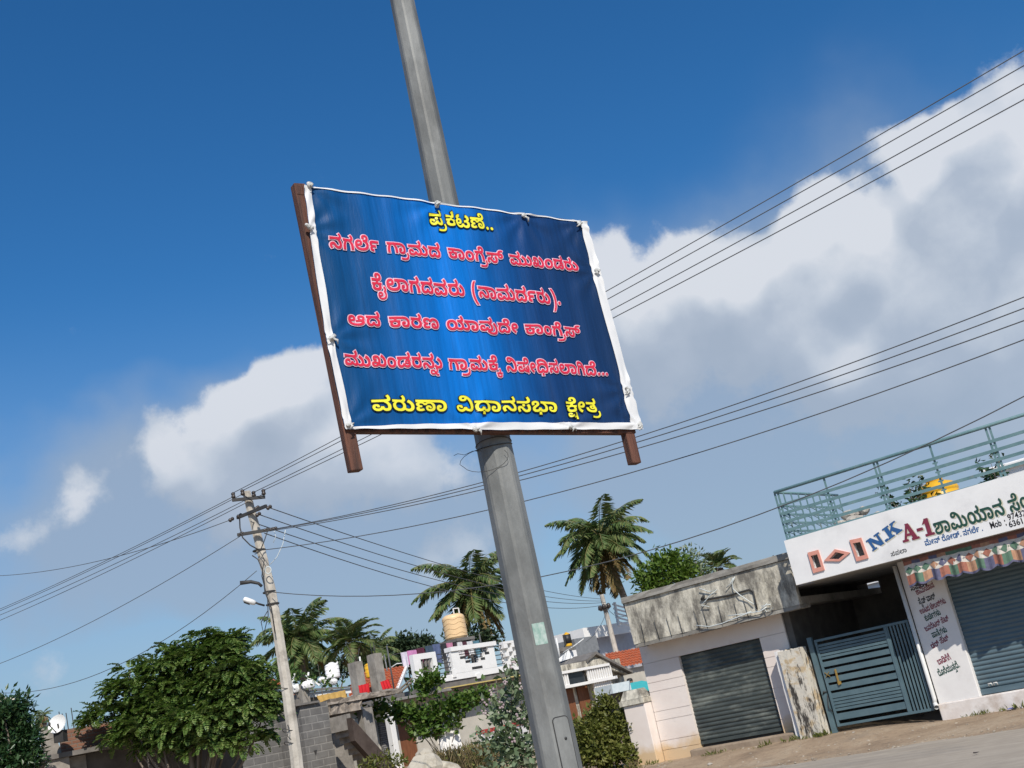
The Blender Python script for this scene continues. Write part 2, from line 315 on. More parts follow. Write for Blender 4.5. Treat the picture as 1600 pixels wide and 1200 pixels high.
GLY = {
"aa":(937,((243,-3,166,-3,64,18,16,54,16,98,48,126,102,141,139,141,164,141,200,130,222,112,222,88,200,70,158,60,129,60,108,60,78,66,54,74,47,78,61,104,64,101,78,93,98,87,115,87,136,87,158,95,158,108,144,114,135,114,112,114,86,96,87,79,87,77,86,68,100,52,136,38,196,29,284,29,340,36,370,48,370,60,362,68,349,70,346,70,334,73,333,73,300,78,268,96,269,108,268,125,318,141,390,141,434,130,456,113,456,90,432,71,398,58,358,52,327,52,215,52,215,79,343,79,352,80,374,85,388,94,388,106,372,114,344,114,330,108,330,97,356,89,381,84,388,83,402,80,409,77,426,72,442,57,442,38,418,19,368,5,294,-3),)),
"aavowelsign":(505,((234,41,204,12,150,-3,78,-3,32,8,8,28,8,52,24,68,54,77,98,77,122,66,122,49,106,40,80,40,62,44,59,49,65,52,64,50,62,47,63,45,62,39,80,27,124,27,150,35,162,51,162,73,150,90,128,99,104,104,68,107,39,107,-123,107,-123,138,53,138,90,138,144,133,180,124,197,117,216,107,234,80),)),
"ailengthmark":(187,((-84,-105,-134,-92,-160,-70,-160,-44,-140,-24,-102,-13,-56,-13,-28,-22,-16,-35,-15,-42,-16,-57,-50,-70,-83,-70,-94,-70,-122,-67,-129,-64,-127,-45,-120,-48,-100,-51,-78,-51,-62,-47,-62,-38,-72,-33,-90,-33,-106,-38,-116,-48,-115,-56,-115,-58,-116,-68,-84,-83,-45,-83,-26,-83,14,-77,38,-61,38,-37,20,-17,5,-10,16,-5,32,6,32,18,18,30,5,35,41,53,64,43,84,25,84,4,70,-9,63,-12,57,-5,70,-13,88,-36,88,-67,56,-92,-4,-105),)),
"anusvara":(607,((151,-3,110,-3,50,12,16,42,17,63,16,82,48,112,108,129,153,129,198,129,258,111,288,81,289,63,288,43,256,13,194,-3),(184,28,216,48,216,80,182,99,130,99,102,90,88,74,89,64,88,47,122,28),)),
"ba":(887,((315,-3,288,-3,250,3,220,16,205,27,237,28,220,15,180,2,140,-3,86,-3,44,8,24,25,24,46,38,62,72,77,103,86,120,91,136,99,136,107,130,111,120,113,94,113,80,107,80,99,84,92,89,90,29,79,20,84,12,98,12,116,32,132,78,141,148,141,190,130,208,114,208,96,194,82,160,68,133,59,110,52,96,45,96,34,114,29,131,29,158,29,186,43,189,55,253,55,254,41,284,29,328,29,354,44,354,71,332,91,294,105,271,111,309,141,342,133,396,109,426,77,426,39,400,12,350,-3),)),
"banocrest":(895,((86,-3,44,8,24,25,24,46,38,62,72,77,103,86,120,91,136,99,136,107,130,111,120,113,94,113,80,107,80,99,84,92,89,90,29,79,20,84,12,98,12,116,32,132,78,141,148,141,190,130,208,114,208,96,194,82,160,68,133,59,110,52,96,45,96,34,114,29,131,29,158,29,186,43,189,55,253,55,254,41,284,29,330,29,356,44,356,70,336,90,298,105,275,111,307,131,340,123,396,103,430,75,430,39,404,12,352,-3,311,-3,286,-3,250,3,220,16,205,27,237,28,220,15,180,2,140,-3),(251,107,251,138,363,138,363,107),)),
"bhanocrest":(895,((86,-3,44,8,24,25,24,46,38,62,72,77,103,86,120,91,136,99,136,107,130,111,120,113,94,113,80,107,80,99,84,92,89,90,29,79,20,84,12,98,12,116,32,132,78,141,148,141,190,130,208,114,208,96,194,82,160,68,133,59,110,52,96,45,96,34,114,29,131,29,158,29,186,43,189,55,253,55,254,41,284,29,330,29,356,44,356,70,336,90,298,105,275,111,307,131,340,123,396,103,430,75,430,39,404,12,352,-3,311,-3,286,-3,250,3,220,16,205,27,237,28,220,15,180,2,140,-3),(183,-36,189,2,253,2,259,-36),(251,107,251,138,363,138,363,107),)),
"civowel":(892,((313,-3,286,-3,248,3,218,16,207,26,237,28,220,15,180,2,140,-3,86,-3,44,8,24,25,24,46,38,62,72,77,103,86,120,91,136,99,136,107,130,111,120,113,94,113,80,107,80,99,84,92,89,90,29,79,20,84,12,98,12,116,32,132,78,141,148,141,190,130,208,114,208,96,194,82,160,68,133,59,110,52,96,45,96,34,114,29,131,29,158,29,186,43,189,55,253,55,256,42,282,29,326,29,346,37,346,51,332,61,312,66,301,67,357,78,376,74,404,64,420,49,420,26,394,7,348,-3),(251,64,251,90,429,90,429,64,421,64,410,64,396,65,391,65,371,64),(275,78,285,88,306,91,342,102,362,118,363,127,363,130,362,136,350,147,330,155,308,155,292,150,292,142,300,138,312,136,319,136,336,136,362,145,373,154,391,132,380,127,358,119,330,114,286,114,250,121,230,135,231,144,230,159,278,178,350,178,396,164,420,141,420,114,400,94,385,86),)),
"da":(819,((115,-3,70,-3,18,26,19,53,18,67,34,89,66,107,91,113,103,107,19,107,19,138,257,138,284,138,306,140,318,144,322,149,322,160,308,173,295,181,351,197,374,182,392,159,393,147,392,141,384,125,371,119,364,116,350,112,332,109,323,108,331,110,350,105,378,88,392,66,393,53,392,26,338,-3,295,-3,270,-3,234,3,204,16,191,26,223,28,206,16,172,2,136,-3),(148,29,170,43,173,55,239,55,240,41,266,29,298,29,320,41,320,65,306,84,278,98,236,107,211,107,201,107,174,107,134,99,106,84,90,66,90,41,110,29),)),
"dda":(836,((115,-3,70,-3,18,26,19,53,18,67,34,89,66,107,91,113,105,107,19,107,19,138,267,138,294,138,316,140,328,144,332,149,332,160,318,173,305,181,361,197,384,182,400,159,401,147,400,141,392,125,381,119,372,116,358,112,342,109,333,108,335,116,350,114,376,102,390,87,390,74,386,67,382,62,372,62,371,60,356,53,322,42,280,42,248,49,230,61,231,71,230,84,268,98,297,98,314,98,334,94,343,92,370,85,402,61,402,29,372,8,324,-3,297,-3,260,-3,210,11,191,26,223,28,206,16,172,2,136,-3),(148,29,170,42,173,53,239,53,240,41,266,29,289,29,300,29,320,32,334,42,334,58,328,71,312,78,292,78,282,75,282,68,294,64,310,64,322,67,330,74,330,85,320,95,294,102,252,107,221,107,207,107,180,107,136,99,106,86,90,67,90,41,110,29),)),
"ddavirama":(1200,((115,-3,70,-3,18,26,19,53,18,67,34,89,66,107,91,113,105,107,19,107,19,138,345,138,345,107,337,107,335,116,350,114,376,102,390,87,390,74,386,67,382,62,372,62,371,60,356,53,322,42,280,42,248,49,230,61,231,71,230,84,268,98,297,98,314,98,334,94,343,92,370,85,402,61,402,29,372,8,324,-3,297,-3,260,-3,210,11,191,26,223,28,206,16,172,2,136,-3),(148,29,170,42,173,53,239,53,240,41,266,29,289,29,300,29,320,32,334,42,334,58,328,71,312,78,292,78,282,75,282,68,294,64,310,64,322,67,330,74,330,85,320,95,294,102,252,107,221,107,207,107,178,107,136,99,106,86,90,67,90,41,110,29),(466,61,416,87,417,112,417,115,416,136,446,163,498,177,533,177,558,177,592,173,607,170,575,147,566,149,546,151,520,151,494,145,478,130,479,116,479,106,478,98,492,86,516,86,528,91,528,98,524,103,516,105,502,107,491,107,331,107,331,138,485,138,510,138,550,133,578,121,590,107,591,98,590,79,544,61),)),
"ddivowel":(836,((84,-3,42,10,18,35,18,74,48,105,100,127,168,138,240,138,294,130,336,117,349,109,379,81,371,60,356,53,322,42,280,42,248,49,230,61,231,71,230,84,268,98,297,98,310,98,334,94,343,92,370,86,402,61,402,29,372,8,324,-3,297,-3,260,-3,210,11,191,26,223,28,206,16,172,2,136,-3),(148,29,170,42,173,53,239,53,240,41,266,29,289,29,300,29,320,32,334,42,334,58,328,71,312,78,292,78,282,75,282,68,294,64,310,64,322,67,330,74,330,85,320,95,294,102,252,107,221,107,207,107,180,107,136,99,106,86,90,67,90,41,110,29),(167,191,214,191,288,181,325,167,342,160,374,137,392,110,392,85,388,69,383,62,323,109,341,113,330,122,302,138,285,144,260,152,206,160,169,160,144,160,116,155,104,148,104,139,110,131,115,128,65,111,56,117,42,129,36,142,37,147,36,163,70,182,130,191),)),
"devowel":(819,((115,-3,70,-3,18,26,19,53,18,67,34,89,66,107,91,113,103,107,19,107,19,138,249,138,278,138,306,142,318,148,324,156,324,167,304,177,272,177,248,169,249,162,248,161,248,158,251,156,233,170,236,172,248,174,264,174,282,167,282,154,262,146,224,146,200,158,200,177,222,193,262,202,324,202,368,190,392,168,392,143,378,126,365,120,356,117,336,112,319,110,327,112,348,106,378,89,392,66,393,53,392,26,338,-3,295,-3,270,-3,234,3,204,16,191,26,223,28,206,16,172,2,136,-3),(148,29,170,43,173,55,239,55,240,41,266,29,298,29,320,41,320,65,306,84,278,98,236,107,211,107,201,107,174,107,134,99,106,84,90,66,90,41,110,29),)),
"dhanocrest":(819,((115,-3,70,-3,18,26,19,53,18,67,34,89,66,107,91,113,103,107,19,107,19,138,337,138,337,107,333,107,333,109,350,104,378,88,392,66,393,53,392,26,338,-3,295,-3,270,-3,234,3,204,16,191,26,223,28,206,16,172,2,136,-3),(148,29,170,43,173,55,239,55,240,41,266,29,298,29,320,41,320,65,306,84,278,98,236,107,211,107,201,107,174,107,134,99,106,84,90,66,90,41,110,29),(169,-36,175,2,237,2,243,-36),)),
"dhivowel":(819,((84,-3,42,10,18,35,18,72,44,103,94,125,160,138,203,138,230,138,278,130,312,117,327,109,327,110,318,118,292,136,252,151,200,160,130,160,104,150,104,138,112,129,121,125,73,107,60,113,44,127,36,141,37,147,36,163,70,182,128,191,200,191,260,183,306,169,325,161,350,147,380,113,392,78,393,63,392,39,368,10,324,-3,270,-3,234,3,204,16,191,26,223,28,206,16,172,2,136,-3),(148,29,170,43,173,55,239,55,240,41,266,29,298,29,320,41,320,65,306,84,278,98,236,107,211,107,201,107,174,107,134,99,106,84,90,66,90,41,110,29),(169,-36,175,2,237,2,243,-36),)),
"ga":(700,((158,107,132,98,114,83,111,73,106,67,102,53,100,34,101,21,101,0,25,0,25,28,24,47,36,80,68,105,101,112,113,107,23,107,23,138,193,138,220,138,242,140,254,144,258,149,258,160,242,173,231,181,287,197,310,182,328,159,329,146,328,139,314,123,284,111,259,108,265,110,292,100,320,75,328,45,329,29,329,0,251,0,251,20,250,35,248,55,244,70,241,75,230,90,200,107),)),
"ganocrest":(700,((269,138,269,105,263,107,271,107,292,99,318,75,328,45,329,29,329,0,251,0,251,20,250,35,248,55,244,70,241,75,230,90,200,107,158,107,132,98,114,83,111,73,106,67,102,53,100,34,101,21,101,0,25,0,25,28,24,47,36,80,68,105,101,112,113,107,23,107,23,138),)),
"gevowel":(700,((158,107,132,98,114,83,111,73,106,67,102,53,100,34,101,21,101,0,25,0,25,28,24,47,36,80,68,105,101,112,113,107,23,107,23,138,185,138,216,138,242,142,254,148,258,156,258,167,240,177,206,177,184,169,185,162,184,161,184,158,185,156,169,170,172,172,182,174,200,174,216,167,216,154,198,146,158,146,136,158,136,177,156,193,198,202,260,202,304,190,328,168,328,143,310,125,280,113,259,110,265,111,292,101,320,75,328,45,329,29,329,0,251,0,251,20,250,35,248,55,244,70,241,75,230,90,200,107),)),
"givowel":(700,((158,107,132,98,114,83,111,73,106,67,102,53,100,34,101,21,101,0,25,0,25,28,24,50,36,83,62,108,83,118,73,107,58,113,42,127,36,141,37,147,36,163,64,182,112,191,141,191,184,191,250,175,275,160,294,148,316,117,328,72,329,39,329,0,251,0,251,20,250,35,248,55,244,70,241,75,230,90,200,107),(173,138,206,138,248,124,265,107,267,107,258,122,226,146,180,160,122,160,102,150,102,138,110,129,119,125,105,126,116,131,154,138),)),
"ja":(865,((274,-3,226,11,205,27,237,28,220,15,180,2,140,-3,86,-3,44,8,24,25,24,46,38,62,72,77,103,86,120,91,136,99,136,107,130,111,120,113,94,113,80,107,80,99,84,92,89,90,29,79,20,84,12,98,12,116,32,132,78,141,148,141,190,130,208,114,208,96,194,82,160,68,133,59,110,52,96,45,96,34,114,29,131,29,158,29,186,43,189,55,253,55,256,41,282,29,326,29,346,38,346,51,342,62,335,66,399,80,410,73,420,53,421,43,420,29,394,8,346,-3),(254,73,210,81,180,94,171,101,161,116,189,128,208,113,252,100,294,100,318,109,319,118,318,122,314,129,313,132,377,141,380,136,386,123,386,103,364,84,320,73),)),
"ka":(636,((114,-3,56,8,28,26,28,44,36,55,52,64,65,69,59,64,19,64,19,90,123,90,132,92,144,97,144,104,136,110,131,112,169,115,197,112,202,109,206,103,206,97,204,92,201,90,301,90,301,64,259,64,253,69,264,65,282,56,290,44,290,26,264,8,206,-3),(161,28,192,28,218,40,219,48,218,54,206,63,180,68,161,68,140,68,114,63,100,54,101,48,100,39,130,28),(19,107,19,138,169,138,194,138,216,140,228,144,232,149,232,160,218,173,207,181,263,197,286,182,302,159,303,147,302,141,294,125,268,113,224,107,185,107),)),
"kanocrest":(636,((114,-3,56,8,28,26,28,44,36,55,52,64,65,69,59,64,19,64,19,90,123,90,132,92,144,97,144,104,136,110,131,112,169,115,197,112,202,109,206,103,206,97,204,92,201,90,301,90,301,64,259,64,253,69,264,65,282,56,290,44,290,26,264,8,206,-3),(161,28,192,28,218,40,219,48,218,54,206,63,180,68,161,68,140,68,114,63,100,54,101,48,100,39,130,28),(19,107,19,138,233,138,233,107),)),
"kassevowel":(636,((114,-3,56,8,28,26,28,44,36,55,52,64,65,69,59,64,19,64,19,90,123,90,132,92,144,97,144,104,136,110,131,112,169,115,197,112,202,109,206,103,206,97,204,92,201,90,301,90,301,64,259,64,253,69,264,65,282,56,290,44,290,26,264,8,206,-3),(161,28,192,28,218,40,219,48,218,54,206,63,180,68,161,68,140,68,114,63,100,54,101,48,100,39,130,28),(19,107,19,138,159,138,188,138,216,142,228,148,234,156,234,167,214,177,182,177,158,169,159,162,158,161,158,158,161,156,143,170,146,172,158,174,174,174,192,167,192,154,172,146,134,146,110,158,110,177,132,193,172,202,234,202,278,190,302,168,302,143,288,126,275,120,266,117,242,111,200,107,167,107),(111,-71,74,-71,38,-53,38,-24,70,-9,120,-9,142,-20,143,-30,142,-32,140,-38,139,-39,103,-38,104,-37,104,-35,104,-32,100,-29,90,-29,82,-33,82,-43,98,-50,130,-50,146,-45,154,-38,155,-34,201,-34,202,-42,218,-50,242,-50,254,-45,258,-38,259,-35,258,-27,244,-13,233,-8,275,5,295,-32,292,-45,280,-61,262,-69,242,-71,218,-71,192,-66,172,-56,161,-47,195,-50,182,-57,158,-66,130,-71),(269,-88,270,-82,274,-71,274,-60,272,-48,266,-36,263,-31,275,5,290,-6,308,-28,318,-51,318,-73,314,-86,313,-92),)),
"kasubscript":(173,((-26,-94,-66,-78,-66,-59,-54,-49,-41,-44,-45,-47,-75,-47,-75,-26,7,-26,-1,-28,8,-24,16,-13,16,-1,12,10,3,19,51,25,60,16,66,2,66,-12,56,-24,49,-28,45,-26,115,-26,115,-47,83,-47,79,-44,90,-48,102,-59,102,-77,64,-94),(19,-72,38,-72,56,-64,57,-59,56,-52,36,-45,19,-45,0,-45,-18,-52,-17,-59,-18,-65,0,-72),)),
"kevowel":(636,((114,-3,56,8,28,26,28,44,36,55,52,64,65,69,59,64,19,64,19,90,123,90,132,92,144,97,144,104,136,110,131,112,169,115,197,112,202,109,206,103,206,97,204,92,201,90,301,90,301,64,259,64,253,69,264,65,282,56,290,44,290,26,264,8,206,-3),(161,28,192,28,218,40,219,48,218,54,206,63,180,68,161,68,140,68,114,63,100,54,101,48,100,39,130,28),(19,107,19,138,159,138,188,138,216,142,228,148,234,156,234,167,214,177,182,177,158,169,159,162,158,161,158,158,161,156,143,170,146,172,158,174,174,174,192,167,192,154,172,146,134,146,110,158,110,177,132,193,172,202,234,202,278,190,302,168,302,143,288,126,275,120,266,117,242,111,200,107,167,107),)),
"kha":(921,((323,-3,296,-3,256,1,218,11,197,19,194,20,190,22,189,23,164,30,124,41,90,41,80,37,80,30,92,25,134,25,166,33,184,46,194,64,194,87,182,104,158,113,128,113,104,107,105,101,104,99,106,94,113,92,109,90,108,97,124,104,146,104,162,96,162,81,138,71,84,71,44,87,45,104,44,116,66,132,108,141,137,141,180,141,238,124,266,94,267,75,266,61,252,37,237,28,210,10,146,-3,109,-3,62,-3,12,16,13,34,12,43,28,58,66,67,120,67,154,63,188,55,209,48,223,46,242,40,270,32,296,29,311,29,340,29,370,47,370,79,340,103,294,121,271,127,313,157,352,147,412,119,444,84,444,43,416,13,362,-3),)),
"lanocrest":(839,((148,-3,62,18,16,54,16,98,48,126,102,141,139,141,166,141,204,131,224,113,224,89,204,71,164,60,133,60,110,60,78,66,56,74,49,78,61,104,64,100,80,92,100,87,115,87,136,87,158,95,158,108,144,114,120,114,98,107,86,91,86,64,112,42,168,29,250,29,304,39,330,57,331,70,330,88,298,109,273,115,325,133,350,125,386,107,404,85,405,71,404,51,364,17,280,-3),(241,107,241,138,345,138,345,107),)),
"lavirama":(1214,((148,-3,62,18,16,54,16,98,48,126,102,141,139,141,166,141,204,131,224,113,224,89,204,71,164,60,133,60,110,60,78,66,56,74,49,78,61,104,64,100,80,92,100,87,115,87,136,87,158,95,158,108,144,114,120,114,98,107,86,91,86,64,112,42,168,29,250,29,304,39,330,57,331,70,330,88,298,109,273,115,325,133,350,125,386,107,404,85,405,71,404,51,364,17,280,-3),(241,107,241,138,345,138,345,107),(474,61,424,87,425,112,425,115,424,136,454,163,506,177,541,177,566,177,600,173,613,170,583,147,574,149,554,151,528,151,502,145,486,130,487,116,487,106,486,98,498,86,524,86,536,91,536,98,532,103,522,105,508,107,499,107,339,107,339,138,493,138,518,138,558,133,586,121,598,107,599,98,598,79,552,61),)),
"lengthmark":(478,((226,88,204,70,164,60,100,60,58,72,47,78,61,104,64,100,80,92,100,87,115,87,136,87,158,95,158,108,144,114,120,114,98,107,86,94,87,83,87,80,86,65,108,45,146,32,167,28,131,-3,96,6,44,29,16,60,16,98,46,126,100,141,166,141,206,130,226,112),)),
"levowel":(839,((150,-3,62,18,16,54,16,98,48,126,102,141,139,141,166,141,204,131,224,113,224,89,204,71,164,60,133,60,110,60,78,66,56,74,49,78,61,104,64,100,80,92,100,87,115,87,136,87,158,95,158,108,144,114,120,114,98,107,86,91,86,64,112,42,168,29,250,29,304,39,330,57,330,84,294,105,267,111,301,133,330,126,376,110,404,87,405,71,404,51,364,17,282,-3),(241,107,241,138,261,138,290,138,318,142,332,148,336,156,336,167,318,177,284,177,260,169,261,162,260,161,262,158,263,156,245,170,248,172,260,174,276,174,294,167,294,154,276,146,236,146,214,158,214,177,234,193,274,202,336,202,380,190,404,168,404,143,390,126,377,120,368,117,344,111,302,107,271,107),)),
"lla":(769,((195,-3,170,-3,128,3,102,15,102,31,114,41,125,46,139,38,100,40,44,55,14,79,14,107,36,129,82,141,115,141,136,141,172,133,194,118,194,95,176,79,140,70,90,70,54,75,45,78,49,98,58,95,80,92,116,92,132,99,132,109,120,114,94,114,72,104,72,88,82,77,108,69,156,64,197,64,246,64,296,77,296,95,274,104,257,107,225,107,225,138,237,138,264,138,286,140,298,144,302,149,302,160,288,173,275,181,331,197,354,182,372,159,372,134,346,116,325,111,323,116,336,113,358,104,370,91,370,72,350,56,318,45,276,39,255,38,269,47,278,43,290,33,291,25,290,13,242,-3),(197,21,210,21,224,25,225,30,224,34,208,39,197,39,184,39,168,34,169,30,168,26,182,21),)),
"ma":(1224,((86,-3,40,8,14,29,14,56,36,74,76,84,103,84,138,84,172,70,173,57,172,53,168,45,165,42,115,44,116,45,116,48,116,53,108,57,90,57,76,51,76,37,104,29,162,29,190,43,193,55,259,55,260,41,286,29,324,29,340,42,340,60,328,77,306,91,272,103,255,107,343,112,366,104,396,85,412,63,413,50,412,31,386,7,342,-3,292,-3,254,3,224,16,213,26,243,25,224,15,190,3,148,-3),(15,107,15,138,279,138,304,138,326,140,340,144,344,149,344,160,328,173,317,181,371,197,396,182,412,159,413,147,412,141,404,125,376,113,334,107,295,107),(436,-3,374,15,345,31,387,54,402,42,438,29,492,29,522,44,522,71,500,91,464,105,441,111,477,141,510,133,564,109,594,77,594,39,568,12,516,-3),)),
"mevowel":(1224,((86,-3,40,8,14,29,14,56,36,74,76,84,103,84,138,84,172,70,173,57,172,53,168,45,165,42,115,44,116,45,116,48,116,53,108,57,90,57,76,51,76,37,104,29,162,29,190,43,193,55,259,55,260,41,286,29,324,29,340,42,340,60,328,77,306,91,272,103,255,107,343,112,366,104,398,86,412,64,413,50,412,31,386,7,342,-3,292,-3,254,3,224,16,213,26,243,25,224,15,190,3,148,-3),(15,107,15,138,271,138,300,138,328,142,340,148,344,156,344,167,326,177,292,177,270,169,271,162,270,161,270,158,271,156,255,170,258,172,268,174,286,174,302,167,302,154,284,146,244,146,222,158,222,177,242,193,284,202,346,202,390,190,412,168,412,143,398,126,385,120,378,117,352,111,310,107,279,107),(438,-3,378,14,355,27,383,58,400,44,438,29,492,29,522,44,522,71,500,91,464,105,441,111,479,141,510,133,564,109,594,77,594,39,568,12,516,-3),)),
"mivowel":(1259,((84,-3,38,8,12,29,12,56,34,74,74,84,101,84,134,84,170,70,171,57,170,53,166,45,163,42,113,44,114,45,114,48,114,53,106,57,88,57,74,51,74,37,100,29,160,29,188,43,191,55,257,55,258,41,288,29,309,29,318,29,336,32,350,40,358,54,359,65,358,87,332,125,288,155,230,172,199,172,182,172,168,167,168,156,182,152,210,152,228,162,231,170,293,168,286,153,256,134,214,126,162,126,122,134,100,150,100,173,122,189,168,199,203,199,256,199,340,179,400,144,432,97,433,71,432,52,416,26,392,10,362,1,328,-3,315,-3,290,-3,252,4,222,16,209,26,241,25,222,15,188,3,146,-3),(452,-3,392,15,363,31,405,54,420,42,456,29,510,29,540,44,540,71,518,91,482,105,459,111,495,141,528,133,582,109,612,77,612,39,586,12,534,-3),)),
"na":(769,((259,-3,232,-3,192,5,158,21,143,31,134,37,124,43,114,46,98,46,86,39,86,26,98,14,109,7,45,-6,32,2,14,25,14,47,36,66,76,77,134,77,176,65,201,50,210,43,228,33,248,29,276,29,294,40,294,63,272,84,234,101,209,107,17,107,17,138,233,138,258,138,280,140,292,144,296,149,296,160,282,173,271,181,325,197,348,182,366,159,367,147,366,141,358,125,330,113,296,108,275,107,263,107,297,112,318,104,350,85,366,63,367,50,366,24,312,-3),)),
"nanocrest":(769,((259,-3,232,-3,192,5,158,21,143,31,134,37,124,43,114,46,98,46,86,39,86,26,98,14,109,7,45,-6,32,2,14,25,14,47,36,66,76,77,134,77,176,65,201,50,210,43,228,33,248,29,276,29,294,40,294,63,272,84,234,101,209,107,17,107,17,138,301,138,301,107,299,107,295,111,316,104,350,86,366,63,367,50,366,24,312,-3),)),
"nasubscript":(127,((-89,-14,-66,-14,-30,-22,-2,-40,13,-53,20,-60,32,-68,48,-71,64,-71,76,-70,81,-69,89,-91,84,-92,66,-94,59,-94,36,-94,8,-88,-10,-75,-32,-56,-52,-42,-72,-35,-100,-35,-114,-42,-114,-50,-108,-57,-88,-61,-71,-61,-42,-61,-2,-49,18,-30,18,-11,10,3,3,9,47,20,56,11,68,-8,68,-35,42,-58,0,-74,-52,-82,-108,-82,-146,-72,-164,-56,-163,-47,-164,-32,-122,-14),)),
"navirama":(1132,((259,-3,232,-3,192,5,158,21,143,31,134,37,124,43,114,46,98,46,86,39,86,26,98,14,109,7,45,-6,32,2,14,25,14,47,36,66,76,77,134,77,176,65,201,50,210,43,228,33,248,29,276,29,294,40,294,63,272,84,234,101,209,107,17,107,17,138,301,138,301,107,299,107,295,111,316,104,350,86,366,63,367,50,366,24,312,-3),(432,61,384,87,385,112,385,115,384,136,412,163,464,177,501,177,524,177,560,173,573,170,543,147,532,149,514,151,486,151,460,145,444,130,445,116,445,106,444,98,458,86,482,86,494,91,494,98,490,103,482,105,468,107,457,107,299,107,299,138,451,138,478,138,518,133,544,121,556,107,557,98,556,79,512,61),)),
"nivowel":(801,((257,-3,230,-3,190,5,156,21,141,31,132,37,122,43,112,46,96,46,84,39,84,26,96,14,107,7,43,-6,30,2,12,25,12,47,34,66,74,77,132,77,174,65,199,50,208,43,228,33,246,29,270,29,294,34,308,50,309,65,308,87,284,125,240,155,184,172,153,172,136,172,120,167,120,156,136,152,162,152,182,162,185,170,247,168,240,153,210,134,166,126,116,126,76,134,54,150,54,173,76,189,122,199,157,199,212,199,296,178,354,142,382,96,382,42,350,10,294,-3),)),
"nna":(967,((333,-3,282,-3,230,19,230,56,272,77,336,77,370,63,371,50,370,46,366,38,365,36,317,37,318,38,318,41,318,46,312,50,298,50,288,44,288,34,306,26,350,26,378,34,394,52,395,65,395,67,394,80,376,99,344,109,294,109,260,96,255,85,187,85,184,97,156,109,110,109,90,101,91,94,90,91,94,86,104,81,120,79,137,79,151,79,151,52,131,52,116,52,102,50,92,46,86,42,86,34,102,27,136,27,158,31,171,35,203,10,182,4,138,-3,111,-3,60,-3,14,18,15,33,14,42,30,56,60,67,85,69,83,59,60,64,30,76,18,91,18,112,42,130,90,141,121,141,162,141,214,125,237,113,205,111,220,121,254,134,298,141,325,141,372,141,436,122,466,88,467,67,466,52,450,27,418,7,368,-3),)),
"nnanocrest":(967,((109,-3,58,-3,16,15,17,28,16,36,30,49,64,59,89,61,93,52,66,54,32,62,18,74,18,92,46,105,90,111,144,111,188,107,224,95,239,85,205,84,218,93,246,104,280,109,322,111,372,111,414,104,448,90,466,68,466,38,440,13,378,-3,280,-3,230,18,231,36,230,47,250,62,284,70,309,70,338,70,374,57,375,46,374,43,370,35,369,33,321,34,322,35,322,37,322,41,314,45,298,45,288,40,288,31,306,25,331,25,362,25,396,39,397,55,397,56,396,72,358,91,325,91,296,91,262,80,255,70,189,70,182,79,154,91,127,91,108,91,92,85,92,78,94,74,100,71,112,69,125,69,151,69,151,44,123,44,110,44,98,43,92,41,88,38,88,31,100,26,134,26,160,30,171,34,205,10,190,6,160,0,128,-3),(17,107,17,138,399,138,399,107),)),
"nnevowel":(967,((109,-3,58,-3,16,15,17,28,16,36,30,49,64,59,89,61,93,52,66,54,32,62,18,74,18,92,46,105,90,111,144,111,188,107,224,95,239,85,205,84,218,93,246,104,282,109,326,111,376,111,416,104,448,90,466,68,466,38,440,13,378,-3,280,-3,230,18,231,36,230,47,250,62,284,70,309,70,338,70,374,57,375,46,374,43,370,35,369,33,321,34,322,35,322,37,322,41,314,45,298,45,288,40,288,31,306,25,331,25,362,25,396,39,397,55,397,56,396,72,358,91,325,91,296,91,262,80,255,70,189,70,182,79,154,91,127,91,108,91,92,85,92,78,94,74,100,71,112,69,125,69,151,69,151,44,123,44,110,44,98,43,92,41,88,38,88,31,100,26,134,26,160,30,171,34,205,10,190,6,160,0,128,-3),(19,107,19,138,325,138,354,138,382,142,394,148,398,156,398,167,380,177,346,177,324,169,325,162,324,161,324,158,325,156,309,170,312,172,322,174,338,174,356,167,356,154,338,146,298,146,276,158,276,177,296,193,336,202,400,202,444,190,466,168,466,143,452,126,439,120,432,117,406,111,364,107,333,107),)),
"pa":(860,((86,-3,40,8,14,29,14,56,36,74,76,84,103,84,138,84,172,70,173,57,172,53,168,45,165,42,115,44,116,45,116,48,116,53,108,57,90,57,76,51,76,37,104,29,162,29,190,43,193,55,259,55,260,41,286,29,318,29,334,35,340,44,340,58,328,77,315,87,379,100,396,88,412,61,412,30,386,8,342,-3,292,-3,254,3,224,16,213,26,243,25,224,15,190,3,148,-3),(223,65,204,65,184,76,185,84,184,92,204,102,223,102,240,102,262,92,263,84,262,76,240,65),(15,107,15,138,279,138,304,138,326,140,340,144,344,149,344,160,328,173,317,181,371,197,396,182,412,159,413,147,412,141,404,125,376,113,334,107,295,107),)),
"panocrest":(860,((86,-3,40,8,14,29,14,56,36,74,76,84,103,84,138,84,172,70,173,57,172,53,168,45,165,42,115,44,116,45,116,48,116,53,108,57,90,57,76,51,76,37,104,29,162,29,190,43,193,55,259,55,260,41,286,29,318,29,334,35,340,44,340,58,328,77,315,87,379,100,396,88,412,61,412,30,386,8,342,-3,292,-3,254,3,224,16,213,26,243,25,224,15,190,3,148,-3),(223,65,204,65,184,76,185,84,184,92,204,102,223,102,240,102,262,92,263,84,262,76,240,65),(15,107,15,138,347,138,347,107),)),
"parenleft":(421,((23,54,22,83,44,135,86,181,117,198,177,198,150,179,110,134,88,82,89,54,88,11,134,-61,179,-92,117,-92,70,-63,22,13),)),
"parenright":(421,((189,52,188,23,166,-29,124,-74,97,-92,35,-92,62,-73,102,-28,124,24,125,52,124,95,78,167,35,198,97,198,142,169,188,93),)),
"period":(285,((29,18,28,29,54,38,73,38,88,38,114,29,115,18,114,7,88,-3,73,-3,54,-3,28,7),)),
